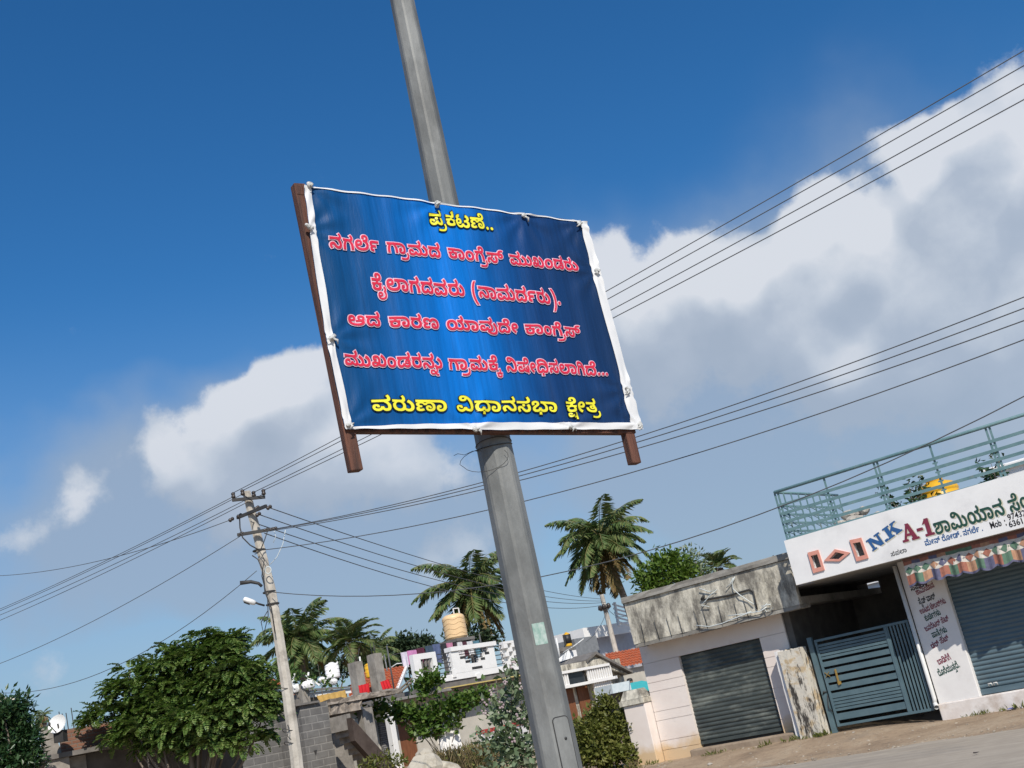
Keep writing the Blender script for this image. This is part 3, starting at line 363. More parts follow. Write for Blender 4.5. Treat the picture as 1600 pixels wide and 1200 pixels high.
"ra":(691,((126,-3,56,12,18,41,19,61,18,73,32,92,64,107,87,113,99,107,19,107,19,138,195,138,220,138,242,140,254,144,258,149,258,160,244,173,233,181,287,197,310,182,328,159,329,146,328,140,320,126,302,116,280,110,265,109,275,112,294,106,316,91,328,73,329,61,328,41,292,13,222,-3),(175,29,200,29,238,40,256,57,256,80,236,97,200,107,146,107,110,96,90,79,91,68,90,49,136,29),)),
"rasubscript":(134,((69,-15,68,-36,26,-65,-54,-79,-105,-79,-128,-79,-178,-76,-199,-73,-187,-49,-170,-51,-132,-54,-107,-54,-44,-54,18,-31,19,-13,18,-4,6,9,1,14,45,26,58,15,68,-6),)),
"ravirama":(1055,((126,-3,56,12,18,41,19,61,18,73,32,92,64,107,87,113,99,107,19,107,19,138,273,138,273,107,269,107,271,110,290,104,316,90,328,73,329,61,328,41,292,13,222,-3),(175,29,200,29,238,40,256,57,256,80,236,97,200,107,146,107,110,96,90,79,91,68,90,49,136,29),(394,61,344,87,345,112,345,115,344,136,374,163,426,177,461,177,486,177,520,173,535,170,503,147,494,149,474,151,448,151,422,145,406,130,407,116,407,106,406,98,418,86,444,86,456,91,456,98,452,103,444,105,430,107,419,107,259,107,259,138,413,138,438,138,478,133,506,121,518,107,519,98,518,79,472,61),)),
"reph":(597,((291,107,145,107,124,107,108,106,96,104,88,99,88,92,94,88,104,85,118,84,133,84,205,84,205,53,143,53,130,53,118,53,110,52,100,51,92,46,92,38,102,33,120,31,129,31,137,31,137,0,121,0,100,0,64,4,34,12,18,27,18,45,26,56,46,66,61,69,59,66,38,72,14,88,15,102,14,109,26,122,48,130,76,136,116,138,145,138,291,138),)),
"revowel":(691,((126,-3,56,12,18,41,19,61,18,73,32,92,64,107,87,113,99,107,19,107,19,138,185,138,214,138,242,142,256,148,260,156,260,167,240,177,208,177,184,169,185,162,184,161,184,158,187,156,169,170,172,172,184,174,200,174,218,167,218,154,198,146,160,146,138,158,138,177,158,193,198,202,260,202,304,190,328,168,328,143,314,126,301,120,292,117,268,111,226,107,193,107,253,115,275,112,292,107,316,91,328,73,329,61,328,41,292,13,222,-3),(175,29,200,29,238,40,256,57,256,80,236,97,200,107,146,107,110,96,90,79,91,68,90,49,136,29),)),
"sa":(767,((259,-3,232,-3,192,5,158,21,143,31,134,37,124,43,114,46,98,46,86,39,86,26,98,14,109,7,45,-6,32,2,14,25,14,47,36,66,76,77,107,77,124,77,156,71,186,58,203,47,210,42,228,33,246,29,276,29,294,39,294,58,280,77,269,87,333,100,350,88,366,62,367,48,366,23,312,-3),(195,67,176,67,156,78,157,85,156,93,176,104,195,104,212,104,232,93,233,85,232,78,212,67),(17,107,17,138,233,138,258,138,280,140,292,144,296,149,296,160,282,173,271,181,325,197,348,182,366,159,367,147,366,141,358,125,330,113,288,107,249,107),)),
"savirama":(1132,((259,-3,232,-3,192,5,158,21,143,31,134,37,124,43,114,46,98,46,86,39,86,26,98,14,109,7,45,-6,32,2,14,25,14,47,36,66,76,77,107,77,124,77,156,71,186,58,203,47,210,42,228,33,246,29,276,29,294,39,294,58,280,77,269,87,333,100,350,88,366,62,367,48,366,23,312,-3),(195,67,176,67,156,78,157,85,156,93,176,104,195,104,212,104,232,93,233,85,232,78,212,67),(17,107,17,138,301,138,301,107),(432,61,384,87,385,112,385,115,384,136,412,163,464,177,501,177,524,177,560,173,573,170,543,147,532,149,514,151,486,151,460,145,444,130,445,116,445,106,444,98,458,86,482,86,494,91,494,98,490,103,482,105,468,107,457,107,299,107,299,138,451,138,478,138,518,133,544,121,556,107,557,98,556,79,512,61),)),
"sevowel":(767,((259,-3,232,-3,192,5,158,21,143,31,134,37,124,43,114,46,98,46,86,39,86,26,98,14,109,7,45,-6,32,2,14,25,14,47,36,66,76,77,107,77,124,77,156,71,186,58,203,47,210,42,228,33,246,29,276,29,294,39,294,58,280,77,269,87,333,100,350,88,366,62,367,48,366,23,312,-3),(195,67,176,67,156,78,157,85,156,93,176,104,195,104,212,104,232,93,233,85,232,78,212,67),(17,107,17,138,223,138,254,138,280,142,294,148,298,156,298,167,280,177,246,177,224,169,225,162,224,161,224,158,225,156,209,170,212,172,222,174,238,174,256,167,256,154,238,146,198,146,176,158,176,177,196,193,236,202,300,202,344,190,366,168,366,143,352,126,339,120,332,117,306,111,264,107,233,107),)),
"shanocrest":(695,((149,-3,108,-3,48,6,16,26,16,54,42,70,86,79,113,82,132,85,156,88,168,94,168,103,160,107,146,109,130,109,118,107,110,103,110,97,112,93,115,92,45,80,40,85,34,95,34,107,56,118,104,125,141,125,162,125,204,117,230,103,230,82,212,68,172,59,139,55,118,53,94,49,84,45,84,38,96,32,124,29,149,29,184,29,234,38,258,56,258,80,240,99,214,112,203,114,203,121,247,124,276,117,314,99,330,78,331,66,330,45,290,14,208,-3),(17,107,17,138,271,138,271,107,185,107,145,112,83,107),)),
"ssevowel":(879,((86,-3,40,8,14,29,14,56,36,74,76,84,103,84,138,84,172,70,173,57,172,53,168,45,165,42,115,44,116,45,116,48,116,53,108,57,90,57,76,51,76,37,104,29,162,29,190,43,193,55,259,55,260,41,286,28,324,28,344,34,352,44,352,57,338,77,323,87,389,100,406,88,422,61,422,30,394,9,375,3,366,1,348,-1,330,-3,323,-3,294,-3,254,3,226,16,213,25,243,25,224,15,190,3,148,-3),(223,65,204,65,184,76,185,84,184,92,204,102,223,102,240,102,262,92,263,84,262,76,240,65),(367,-16,341,4,337,9,261,64,303,77,379,21,387,18,415,-1),(15,107,15,138,279,138,310,138,336,142,350,148,354,156,354,167,336,177,302,177,278,169,279,162,278,161,280,158,281,156,265,170,268,172,278,174,294,174,312,167,312,154,294,146,254,146,232,158,232,177,252,193,292,202,354,202,400,190,422,168,422,143,408,126,395,120,386,117,362,111,320,107,289,107),)),
"ta":(685,((177,-3,132,-3,70,6,32,21,16,42,17,54,16,56,18,64,21,68,89,64,88,63,88,60,89,59,88,53,92,43,110,34,146,28,200,28,232,32,252,39,260,48,260,58,254,65,246,69,244,70,243,71,234,74,214,76,188,76,178,72,178,67,188,64,208,64,222,67,232,76,232,91,218,103,198,110,189,112,251,123,270,116,298,97,299,84,298,83,298,80,299,79,287,70,278,62,254,49,218,41,191,41,152,41,116,57,117,69,116,77,132,90,166,98,195,98,212,98,240,96,257,92,258,91,260,93,262,94,265,94,294,89,326,65,326,37,304,17,264,3,210,-3),(19,107,19,138,191,138,218,138,240,140,252,144,256,149,256,160,242,173,229,181,285,197,308,182,326,159,327,147,326,141,316,125,290,113,246,107,207,107),)),
"tasubscript":(46,((50,-54,36,-66,10,-77,-32,-81,-63,-81,-237,-81,-237,-57,-81,-57,-91,-60,-94,-56,-98,-48,-98,-35,-82,-20,-48,-10,-21,-10,14,-10,50,-30),(-50,-50,-48,-57,-43,-60,-53,-57,-35,-57,-18,-57,2,-51,2,-38,-10,-31,-36,-31,-50,-40),)),
"tevowel":(685,((177,-3,132,-3,70,6,32,21,16,42,17,54,16,56,18,64,21,68,89,64,88,63,88,60,89,59,88,53,92,43,110,34,146,28,200,28,232,32,252,39,260,48,260,58,254,65,246,69,244,70,243,71,234,74,214,76,188,76,178,72,178,67,188,64,208,64,222,67,232,76,232,91,218,103,198,110,189,112,253,123,272,116,298,97,299,84,298,83,298,80,299,79,287,70,278,62,254,49,218,41,191,41,152,41,116,57,117,69,116,77,132,90,166,98,195,98,212,98,240,96,257,92,258,91,260,93,262,94,265,94,294,89,326,65,326,37,304,17,264,3,210,-3),(17,107,17,138,183,138,212,138,240,142,252,148,258,156,258,167,238,177,206,177,182,169,183,162,182,161,182,158,185,156,167,170,170,172,182,174,198,174,216,167,216,154,196,146,158,146,134,158,134,177,156,193,196,202,258,202,302,190,326,168,326,143,312,126,299,120,290,117,264,111,224,107,191,107),)),
"tta":(905,((106,-3,64,5,34,21,18,43,19,58,18,77,44,105,98,121,135,121,156,121,192,113,212,96,212,73,196,57,158,47,127,47,106,47,74,52,63,56,67,80,76,76,100,72,136,72,152,79,152,89,140,95,118,95,98,87,86,71,87,58,87,57,86,50,94,39,108,32,128,29,141,29,174,29,204,44,209,55,273,55,276,45,302,29,346,29,366,39,366,52,354,62,334,68,319,70,361,88,388,84,422,69,438,51,439,42,438,22,388,-3,339,-3,316,-3,276,3,240,16,225,28,257,27,240,15,202,2,158,-3),(105,104,74,108,48,126,48,143,66,156,110,165,147,166,153,136,136,135,122,131,122,123,138,117,153,115),(283,67,283,95,309,95,324,95,342,98,354,102,356,108,356,116,338,125,313,129,333,160,382,154,430,127,431,111,430,98,400,76,367,71,360,70,350,68,338,67,327,67),)),
"ttavirama":(1278,((106,-3,64,5,34,21,18,43,19,58,18,77,44,105,98,121,135,121,156,121,192,113,212,96,212,73,196,57,158,47,127,47,106,47,74,52,63,56,67,80,76,76,100,72,136,72,152,79,152,89,140,95,118,95,98,87,86,71,87,58,87,57,86,50,94,39,108,32,128,29,141,29,174,29,204,44,209,55,273,55,276,45,302,29,346,29,366,39,366,52,354,62,334,68,319,70,361,88,388,84,422,69,438,51,439,42,438,22,388,-3,339,-3,316,-3,276,3,240,16,225,28,257,27,240,15,202,2,158,-3),(105,104,74,108,48,126,48,143,66,156,110,165,147,166,153,136,136,135,122,131,122,123,138,117,153,115),(283,67,283,94,319,94,334,94,348,98,348,106,332,111,311,114,351,138,370,134,396,124,412,115,420,105,420,93,410,82,390,74,368,69,340,67,327,67),(245,107,245,138,379,138,379,107),(506,61,456,87,457,112,457,115,456,136,486,163,538,177,573,177,596,177,632,173,645,170,615,147,604,149,586,151,558,151,532,145,516,130,517,116,517,106,516,98,530,86,556,86,568,91,568,98,564,103,554,105,540,107,529,107,371,107,371,138,525,138,550,138,590,133,618,121,630,107,631,98,630,79,584,61),)),
"ttevowel":(905,((106,-3,64,5,34,21,18,43,19,58,18,77,44,105,98,121,135,121,156,121,192,113,212,96,212,73,196,57,158,47,127,47,106,47,74,52,63,56,67,80,76,76,100,72,136,72,152,79,152,89,140,95,118,95,98,87,86,71,87,58,87,57,86,50,94,39,108,32,128,29,141,29,174,29,204,44,209,55,273,55,276,45,302,29,346,29,366,39,366,52,354,62,334,68,319,70,361,88,388,84,422,69,438,51,439,42,438,22,388,-3,339,-3,316,-3,276,3,240,16,225,28,257,27,240,15,202,2,158,-3),(105,104,74,108,48,126,48,143,66,156,110,165,147,166,153,136,136,135,122,131,122,123,138,117,153,115),(283,67,283,94,319,94,334,94,348,98,348,106,332,111,311,114,355,138,374,134,398,125,414,116,420,105,420,93,410,82,390,74,368,69,340,67,327,67),(245,107,245,138,297,138,326,138,354,142,368,148,372,156,372,167,354,177,320,177,296,169,297,162,296,161,296,158,299,156,281,170,284,172,296,174,312,174,330,167,330,154,310,146,272,146,250,158,250,177,270,193,310,202,372,202,416,190,440,168,440,143,426,126,413,120,404,117,380,111,338,107,307,107),)),
"uu":(1747,((501,-3,472,-3,430,5,404,21,394,40,395,52,395,77,394,92,388,104,378,108,366,110,348,110,334,105,326,96,326,83,328,73,330,63,331,58,330,37,292,10,228,-3,187,-3,130,-3,54,18,16,53,16,97,48,126,102,141,166,141,204,131,224,113,224,89,204,71,162,60,133,60,112,60,78,66,54,74,47,78,61,104,64,100,78,92,98,87,115,87,136,87,158,95,158,107,144,114,135,114,112,114,84,96,85,78,85,76,84,68,94,52,116,37,156,29,210,29,242,37,258,51,258,68,256,79,254,91,255,98,254,111,280,130,326,141,361,141,380,141,416,137,442,127,458,115,466,97,467,82,467,56,466,46,470,36,478,30,492,28,501,28,518,28,534,39,535,50,534,55,532,64,530,74,531,79,530,99,568,126,638,141,728,141,794,128,836,106,856,77,857,62,856,41,826,12,772,-3,702,-3,654,8,630,28,630,52,646,68,676,77,722,77,744,66,744,49,728,40,704,40,684,44,681,49,687,52,686,50,684,47,685,45,684,39,704,27,746,27,772,35,786,50,786,75,762,97,718,110,687,110,662,110,624,102,604,87,605,74,604,68,604,58,606,48,607,43,606,19,552,-3),)),
"uuvowelsign":(825,((47,-3,4,-3,-56,15,-85,31,-43,54,-26,41,10,29,54,29,72,37,72,53,70,64,70,74,71,79,70,99,108,126,176,141,268,141,332,128,374,106,396,77,397,62,396,41,366,12,312,-3,240,-3,194,8,170,28,170,52,186,68,214,77,260,77,284,66,284,49,266,40,242,40,222,44,219,49,227,52,224,50,224,47,225,45,224,39,242,27,284,27,310,35,324,50,324,75,302,97,258,110,225,110,200,110,164,102,142,87,143,74,142,68,142,58,144,47,145,39,144,24,118,5,74,-3),)),
"uvowelsign":(362,((4,-3,-58,15,-85,31,-43,54,-28,42,8,29,62,29,92,44,92,71,70,91,32,105,9,111,47,141,80,133,132,109,164,77,164,39,138,12,86,-3),)),
"uvowelsignalt":(292,((-177,13,-160,3,-124,-10,-78,-17,-12,-17,34,-4,54,19,54,55,22,91,-9,108,53,128,92,106,128,60,128,16,104,-15,62,-36,-4,-47,-82,-47,-140,-39,-192,-21,-221,-7),)),
"va":(862,((86,-3,40,8,14,29,14,56,36,74,76,84,103,84,138,84,172,70,173,57,172,53,168,45,165,42,115,44,116,45,116,48,116,53,108,57,90,57,76,51,76,37,104,29,162,29,190,43,193,55,259,55,260,41,286,29,324,29,340,42,340,60,328,77,306,91,272,103,255,107,343,112,366,104,396,85,412,63,413,50,412,31,386,7,342,-3,292,-3,254,3,224,16,213,26,243,25,224,15,190,3,148,-3),(15,107,15,138,279,138,304,138,326,140,340,144,344,149,344,160,328,173,317,181,371,197,396,182,412,159,413,147,412,141,404,125,376,113,334,107,295,107),)),
"vanocrest":(862,((86,-3,40,8,14,29,14,56,36,74,76,84,103,84,138,84,172,70,173,57,172,53,168,45,165,42,115,44,116,45,116,48,116,53,108,57,90,57,76,51,76,37,104,29,162,29,190,43,193,55,259,55,260,41,286,29,324,29,340,42,340,60,328,77,306,91,272,103,255,107,343,111,366,103,396,85,412,63,413,50,412,31,386,7,342,-3,292,-3,254,3,224,16,213,26,243,25,224,15,190,3,148,-3),(15,107,15,138,347,138,347,107),)),
"vivowel":(900,((84,-3,38,8,12,29,12,56,34,74,74,84,101,84,134,84,170,70,171,57,170,53,166,45,163,42,113,44,114,45,114,48,114,53,106,57,88,57,74,51,74,37,100,29,160,29,188,43,191,55,257,55,258,41,288,29,309,29,318,29,336,32,350,40,358,54,359,65,358,87,332,125,288,155,230,172,199,172,182,172,168,167,168,156,182,152,210,152,228,162,231,170,293,168,286,153,256,134,214,126,162,126,122,134,100,150,100,173,122,189,168,199,203,199,256,199,340,179,400,144,432,97,433,71,432,52,416,26,392,10,362,1,328,-3,315,-3,290,-3,252,4,222,16,209,26,241,25,222,15,188,3,146,-3),)),
"ya":(1383,((122,-3,66,10,32,32,18,58,19,71,18,91,52,122,116,141,204,141,260,128,294,106,310,80,311,67,310,46,274,15,210,-3),(165,29,186,29,218,37,236,54,237,67,236,79,220,98,188,109,163,109,142,109,108,101,90,84,91,70,90,58,108,40,142,29),(375,-3,334,-3,276,13,251,26,279,58,296,44,334,29,390,29,420,44,420,71,398,91,360,105,337,111,369,133,402,125,458,104,492,76,493,57,492,44,478,22,448,6,404,-3),(518,-3,458,14,435,27,461,58,480,44,518,29,572,29,602,44,602,71,580,91,542,105,519,111,557,141,590,133,644,109,674,77,674,39,648,12,596,-3),(493,147,492,141,484,125,456,113,412,107,375,107,313,107,313,138,357,138,384,138,406,140,418,144,422,149,422,160,408,173,395,181,451,197,474,182,492,159),)),
"yanocrest":(1383,((122,-3,66,10,32,32,18,58,19,71,18,91,52,122,116,141,204,141,260,128,294,106,310,80,311,67,310,46,274,15,210,-3),(165,29,186,29,218,37,236,54,237,67,236,79,220,98,188,109,163,109,142,109,108,101,90,84,91,70,90,58,108,40,142,29),(375,-3,334,-3,274,13,251,26,279,58,296,44,334,29,390,29,420,44,420,70,398,90,360,105,337,111,369,133,402,125,458,103,492,75,493,57,492,44,478,22,448,6,404,-3),(557,-3,518,-3,458,14,435,27,461,58,480,44,518,29,572,29,602,44,602,71,580,90,542,105,519,111,553,131,586,123,642,103,674,75,675,57,674,44,660,22,630,6,586,-3),(313,107,313,138,357,138,384,138,406,140,418,144,422,149,422,160,408,173,395,181,451,197,474,182,492,159,493,147,492,141,484,125,456,113,412,107,375,107),(513,107,513,138,607,138,607,107),)),
}
TXT = {
"l1":"pa rasubscript ka tta nnevowel period period",
"l2":"na ga levowel reph _ ganocrest aavowelsign rasubscript ma da _ kanocrest aavowelsign anusvara gevowel rasubscript savirama _ ma uvowelsign kha anusvara dda ra uvowelsign",
"l3":"kevowel ailengthmark lanocrest aavowelsign ga da va ra uvowelsign _ parenleft nanocrest aavowelsign ma da reph ra uvowelsign parenright period",
"l4":"aa da _ kanocrest aavowelsign ra nna _ yanocrest aavowelsign va uvowelsignalt devowel lengthmark _ kanocrest aavowelsign anusvara gevowel rasubscript savirama",
"l5":"ma uvowelsign kha anusvara dda ra na nasubscript uvowelsign _ ganocrest aavowelsign rasubscript ma kevowel kasubscript _ nivowel ssevowel lengthmark dhivowel sa lanocrest aavowelsign givowel devowel period period period",
"l6":"va ra uvowelsign nnanocrest aavowelsign _ vivowel dhanocrest aavowelsign na sa bhanocrest aavowelsign _ kassevowel lengthmark ta rasubscript",
"s1":"shanocrest aavowelsign mivowel yanocrest aavowelsign na _ sevowel anusvara tta",
"s2":"mevowel lengthmark navirama _ revowel uuvowelsign lengthmark ddavirama period _ na ga levowel reph _ period",
"p1":"sa pa lanocrest aavowelsign",
"p2":"shanocrest aavowelsign mivowel yanocrest aavowelsign na",
"p3":"sevowel ailengthmark ddavirama _ vanocrest aavowelsign lavirama",
"p4":"uu tta da _ ttevowel lengthmark ba lavirama ga lla uvowelsign",
"p5":"ka uvowelsign civowel reph ga lla uvowelsign",
"p6":"ja na revowel tta ravirama _ sevowel ttavirama",
"p7":"panocrest aavowelsign tevowel rasubscript ga lla uvowelsign",
"p8":"dda ravirama _ sevowel ttavirama",
"p9":"banocrest aavowelsign ddivowel gevowel gevowel",
"p10":"devowel uuvowelsign revowel ya uvowelsign ta tasubscript devowel period",
}
# ------------------------------------------------------------------ lettering: Kannada letter shapes kept as outlines
def glyph_contours(name):
    """stored points: x doubled plus one for a point on the curve, y; quarter units"""
    adv, cs = GLY[name]; out = []
    for c in cs:
        q = [((c[i] >> 1) * 4.0, c[i + 1] * 4.0, c[i] & 1) for i in range(0, len(c), 2)]; e = []
        for i, p in enumerate(q):
            r = q[(i + 1) % len(q)]; e.append(p)
            if not p[2] and not r[2]: e.append(((p[0] + r[0]) / 2, (p[1] + r[1]) / 2, 1))
        k = next(i for i, p in enumerate(e) if p[2]); e = e[k:] + e[:k]; pts = []
        for i, p in enumerate(e):
            if p[2]: v = (p[0], p[1])
            else:
                a, b2 = e[i - 1], e[(i + 1) % len(e)]; v = (a[0] / 4 + p[0] / 2 + b2[0] / 4, a[1] / 4 + p[1] / 2 + b2[1] / 4)
            if not pts or abs(v[0] - pts[-1][0]) + abs(v[1] - pts[-1][1]) > 9: pts.append(v)
        out.append(pts)
    return adv, out
def offset_contour(c, w):
    n = len(c); out = []
    for i in range(n):
        p = Vector(c[i - 1]); q = Vector(c[i]); r = Vector(c[(i + 1) % n])
        a = (q - p); b = (r - q)
        if a.length < 1e-6 or b.length < 1e-6: out.append(tuple(q)); continue
        a.normalize(); b.normalize(); na = Vector((-a.y, a.x)); nb = Vector((-b.y, b.x)); m = na + nb
        if m.length < 1e-3: m = na
        m.normalize(); k = w / max(.55, m.dot(na)); q = q + m * k; out.append((q.x, q.y))
    return out
def fill_polys(cs):
    """triangles of the nonzero union of closed contours"""
    V = []; E = []
    for c in cs:
        o = len(V); V += [Vector(p) for p in c]; E += [(o + i, o + (i + 1) % len(c)) for i in range(len(c))]
    vs, _, fs, _, _, _ = delaunay_2d_cdt(V, E, [], 0, 1e-4)
    P = np.array([tuple(v) for v in vs]); T = np.array([tuple(f) for f in fs if len(f) == 3])
    cen = P[T].mean(1); wn = np.zeros(len(T), int)
    for c in cs:
        a = np.array(c); b = np.roll(a, -1, 0)
        for (x0, y0), (x1, y1) in zip(a, b):
            if y0 == y1: continue
            hit = (y0 <= cen[:, 1]) != (y1 <= cen[:, 1])
            xi = x0 + (cen[:, 1] - y0) / (y1 - y0) * (x1 - x0)
            wn += np.where(hit & (xi > cen[:, 0]), 1 if y1 > y0 else -1, 0)
    return P, T[wn != 0]
_cache = {}
def glyph_fill(name, w=0):
    k = (name, w)
    if k not in _cache:
        adv, cs = glyph_contours(name)
        if w: cs = [offset_contour(c, w) for c in cs]
        _cache[k] = (adv, fill_polys(cs) if cs else None)
    return _cache[k]
def text_width(key, sp=300): return sum(sp if t == '_' else GLY[t][0] for t in TXT[key].split())
def add_text(mb, key, fn, w=0, m=0, sp=300):
    """fn maps letter units (0..width, height with the headline at 790) to a point"""
    x = 0
    for t in TXT[key].split():
        if t == '_': x += sp; continue
        adv, pt = glyph_fill(t, w)
        if pt is not None:
            P, T = pt; mb.add([fn(px + x, py) for px, py in P], [tuple(int(i) for i in tr) for tr in T], m)
        x += adv
def text_words(key, fn, w=0, sp=300):
    """one mesh builder per word"""
    x = 0; out = [MB()]
    for t in TXT[key].split():
        if t == '_': x += sp; out.append(MB()); continue
        adv, pt = glyph_fill(t, w)
        if pt is not None:
            P, T = pt; out[-1].add([fn(px + x, py) for px, py in P], [tuple(int(i) for i in tr) for tr in T], 0)
        x += adv
    return [o for o in out if o.v]
def cw(c):
    a = sum(c[i][0] * c[(i + 1) % len(c)][1] - c[(i + 1) % len(c)][0] * c[i][1] for i in range(len(c)))
    return c if a < 0 else c[::-1]
def rc(x0, y0, x1, y1): return [(x0, y0), (x0, y1), (x1, y1), (x1, y0)]
LATIN = {
    'N': (100, [rc(12, 0, 22, 100), rc(74, 0, 84, 100), [(10, 100), (32, 100), (86, 0), (64, 0)], rc(2, 0, 32, 8), rc(2, 92, 30, 100), rc(62, 92, 96, 100)]),
    'K': (96, [rc(12, 0, 32, 100), rc(2, 0, 42, 8), rc(2, 92, 42, 100), [(30, 40), (68, 94), (80, 94), (30, 28)], [(42, 58), (58, 72), (96, 6), (70, 6)], rc(58, 92, 92, 100), rc(60, 0, 100, 8)]),
    'A': (104, [[(12, 4), (46, 100), (54, 100), (22, 4)], [(42, 100), (60, 100), (96, 4), (72, 4)], rc(28, 30, 76, 40), rc(0, 0, 34, 8), rc(62, 0, 106, 8)]),
    '1': (60, [rc(20, 0, 42, 100), [(2, 74), (22, 100), (30, 100), (22, 78)], rc(4, 0, 58, 9)]),
    '-': (44, [rc(4, 42, 38, 54)]), '.': (26, [rc(4, 0, 20, 14)]),
}
def add_latin(mb, s, fn, w=0, m=0):
    x = 0
    for ch in s:
        a, cs = LATIN[ch]; cs = [cw(c) for c in cs]
        if w: cs = [offset_contour(c, w) for c in cs]
        P, T = fill_polys(cs); mb.add([fn(px + x, py) for px, py in P], [tuple(int(i) for i in t) for t in T], m); x += a
    return x
def add_font(mb, s, fn, m=0, bold=.0):
    cu = bpy.data.curves.new('letters', 'FONT'); cu.body = s; cu.size = 1; cu.offset = bold
    o = bpy.data.objects.new('letters', cu); COL.objects.link(o); dg = bpy.context.evaluated_depsgraph_get(); dg.update()
    me = bpy.data.meshes.new_from_object(o.evaluated_get(dg))
    xs = [v.co.x for v in me.vertices]; x0 = min(xs); x1 = max(xs); ys = [v.co.y for v in me.vertices]; h = max(ys)
    mb.add([fn((v.co.x - x0) / (x1 - x0), v.co.y / h) for v in me.vertices], [tuple(p.vertices) for p in me.polygons], m)
    bpy.data.objects.remove(o); bpy.data.curves.remove(cu); bpy.data.meshes.remove(me)

# ------------------------------------------------------------------ frames of the place
FF = Frame((6.72, 22.78), rad(143.5))       # shop front: x runs left along the wall, y out towards the road
SF = Frame((-.13, 5.0), rad(36))            # notice board: x to the right, y away from the camera
_h = at(700, 1050, 42); HF = Frame((_h.x, _h.y), rad(50))
_b = at(490, 1130, 33); BF = Frame((_b.x, _b.y), rad(50))

def sstep(a, b, x):
    t = min(1, max(0, (x - a) / (b - a))); return t * t * (3 - 2 * t)
def ground_z(X, Y):
    q = Vector((X, Y, 0)) - FF.o; s = q.dot(FF.x); n = q.dot(FF.y)
    z = sstep(3.0, .3, n) * (.09 + .12 * sstep(-.2, 2.0, s)) if n < 3 else 0
    z += .75 * sstep(8, 15, s) * sstep(10, 2, n)
    if n < 2.9: z += .02 * math.sin(s * 2.3 + n) * sstep(2.9, 1.5, n) * math.sin(n * 3.1 + s * .7)
    return z

# ------------------------------------------------------------------ ground and road
def grid_axis():
    a = list(np.arange(-14, 16, .35)); lo = []; hi = []; st = .5
    x = -14
    while x > -3000: x -= st; lo.append(x); st *= 1.28
    x = a[-1]; st = .5
    while x < 3000: x += st; hi.append(x); st *= 1.28
    return lo[::-1] + a + hi
m_ground, nt, b = newmat('dry_earth'); b.inputs['Roughness'].default_value = .95
v = tcoord(nt)
c = nramp(nt, nnoise(nt, v, .9, 10, .7), [(.3, (.22, .155, .10)), (.5, (.34, .25, .165)), (.7, (.42, .335, .24))])
c = nmix(nt, nramp(nt, nnoise(nt, v, 14, 6, .7), [(.52, (0, 0, 0)), (.68, (.7, .7, .7))]), c, (.14, .10, .07))
c = nmix(nt, nramp(nt, nnoise(nt, v, .55, 8, .7), [(.55, (0, 0, 0)), (.68, (.65, .65, .65))]), c, (.15, .115, .085))
nt.links.new(c, b.inputs['Base Color']); nbump(nt, b, nnoise(nt, v, 22, 8, .7), .6, .03)
ax = grid_axis(); mb = MB(); n_ = len(ax)
vs = []
for j in ax:
    for i in ax:
        P = FF.w(i + 3, j); vs.append((P.x, P.y, ground_z(P.x, P.y)))
mb.add(vs, [(j * n_ + i, j * n_ + i + 1, (j + 1) * n_ + i + 1, (j + 1) * n_ + i) for j in range(n_ - 1) for i in range(n_ - 1)], 0, True)
tag(mb.build('ground', m_ground), None, None, kind='structure')
m_road, nt, b = newmat('dusty_asphalt'); b.inputs['Roughness'].default_value = .9
v = tcoord(nt)
c = nramp(nt, nnoise(nt, v, 1.2, 10, .7), [(.3, (.30, .255, .20)), (.7, (.41, .355, .285))])
c = nmix(nt, nramp(nt, nnoise(nt, tcoord(nt, (.25, 3, 1)), 2.0, 6, .6), [(.45, (0, 0, 0)), (.75, (.6, .6, .6))]), c, (.24, .205, .165))
nt.links.new(c, b.inputs['Base Color']); nbump(nt, b, nnoise(nt, v, 120, 4, .7), .5, .006)
mb = MB(); ss = list(np.arange(-60, 90, .25)); edge = [3.05 + .10 * math.sin(s * 1.7) + .07 * math.sin(s * 4.1 + 1) + random.uniform(-.06, .06) for s in ss]
vs = [];
for k, (s, e0) in enumerate(zip(ss, edge)): vs += [(s, e0, .022), (s, e0 + .08, .03), (s, 16.5, .03)]
mb.add(vs, [(k * 3 + j, k * 3 + j + 1, k * 3 + j + 4, k * 3 + j + 3) for k in range(len(ss) - 1) for j in range(2)], 0, False)
o = tag(mb.build('road', m_road), None, None, kind='structure'); o.location = FF.o; o.rotation_euler = (0, 0, FF.rot)

# ------------------------------------------------------------------ street light pole
m_steel = M('galvanised_steel', (.165, .172, .168), (.235, .242, .235), scale=6, rough=.6, detail=12, metallic=.1, stretch=(1, 1, .5), lo=.42, hi=.58, bump=.15, bscale=70, dirt=(.095, .095, .09), dscale=5, dlo=.42, dhi=.8)
m_dark = M('dark_iron', (.03, .03, .032), (.05, .048, .045), rough=.6)
m_plate = M('faded_green_sticker', (.23, .36, .31), (.42, .50, .46), scale=26, rough=.6, lo=.4, hi=.6)
PX, PY = -.145, 5.17
lp = thing('street_light_pole', 'tall octagonal galvanised steel pole that carries the blue banner', 'lamp post', (PX, PY, 0))
def prad(z): return (.196 - .0145 * z) / 2 * 1.04
mb = MB(); zs = [0, .4, 1.0, 1.6, 2.2, 2.8, 3.4, 4.0, 4.6, 5.2, 6, 7, 8.2]
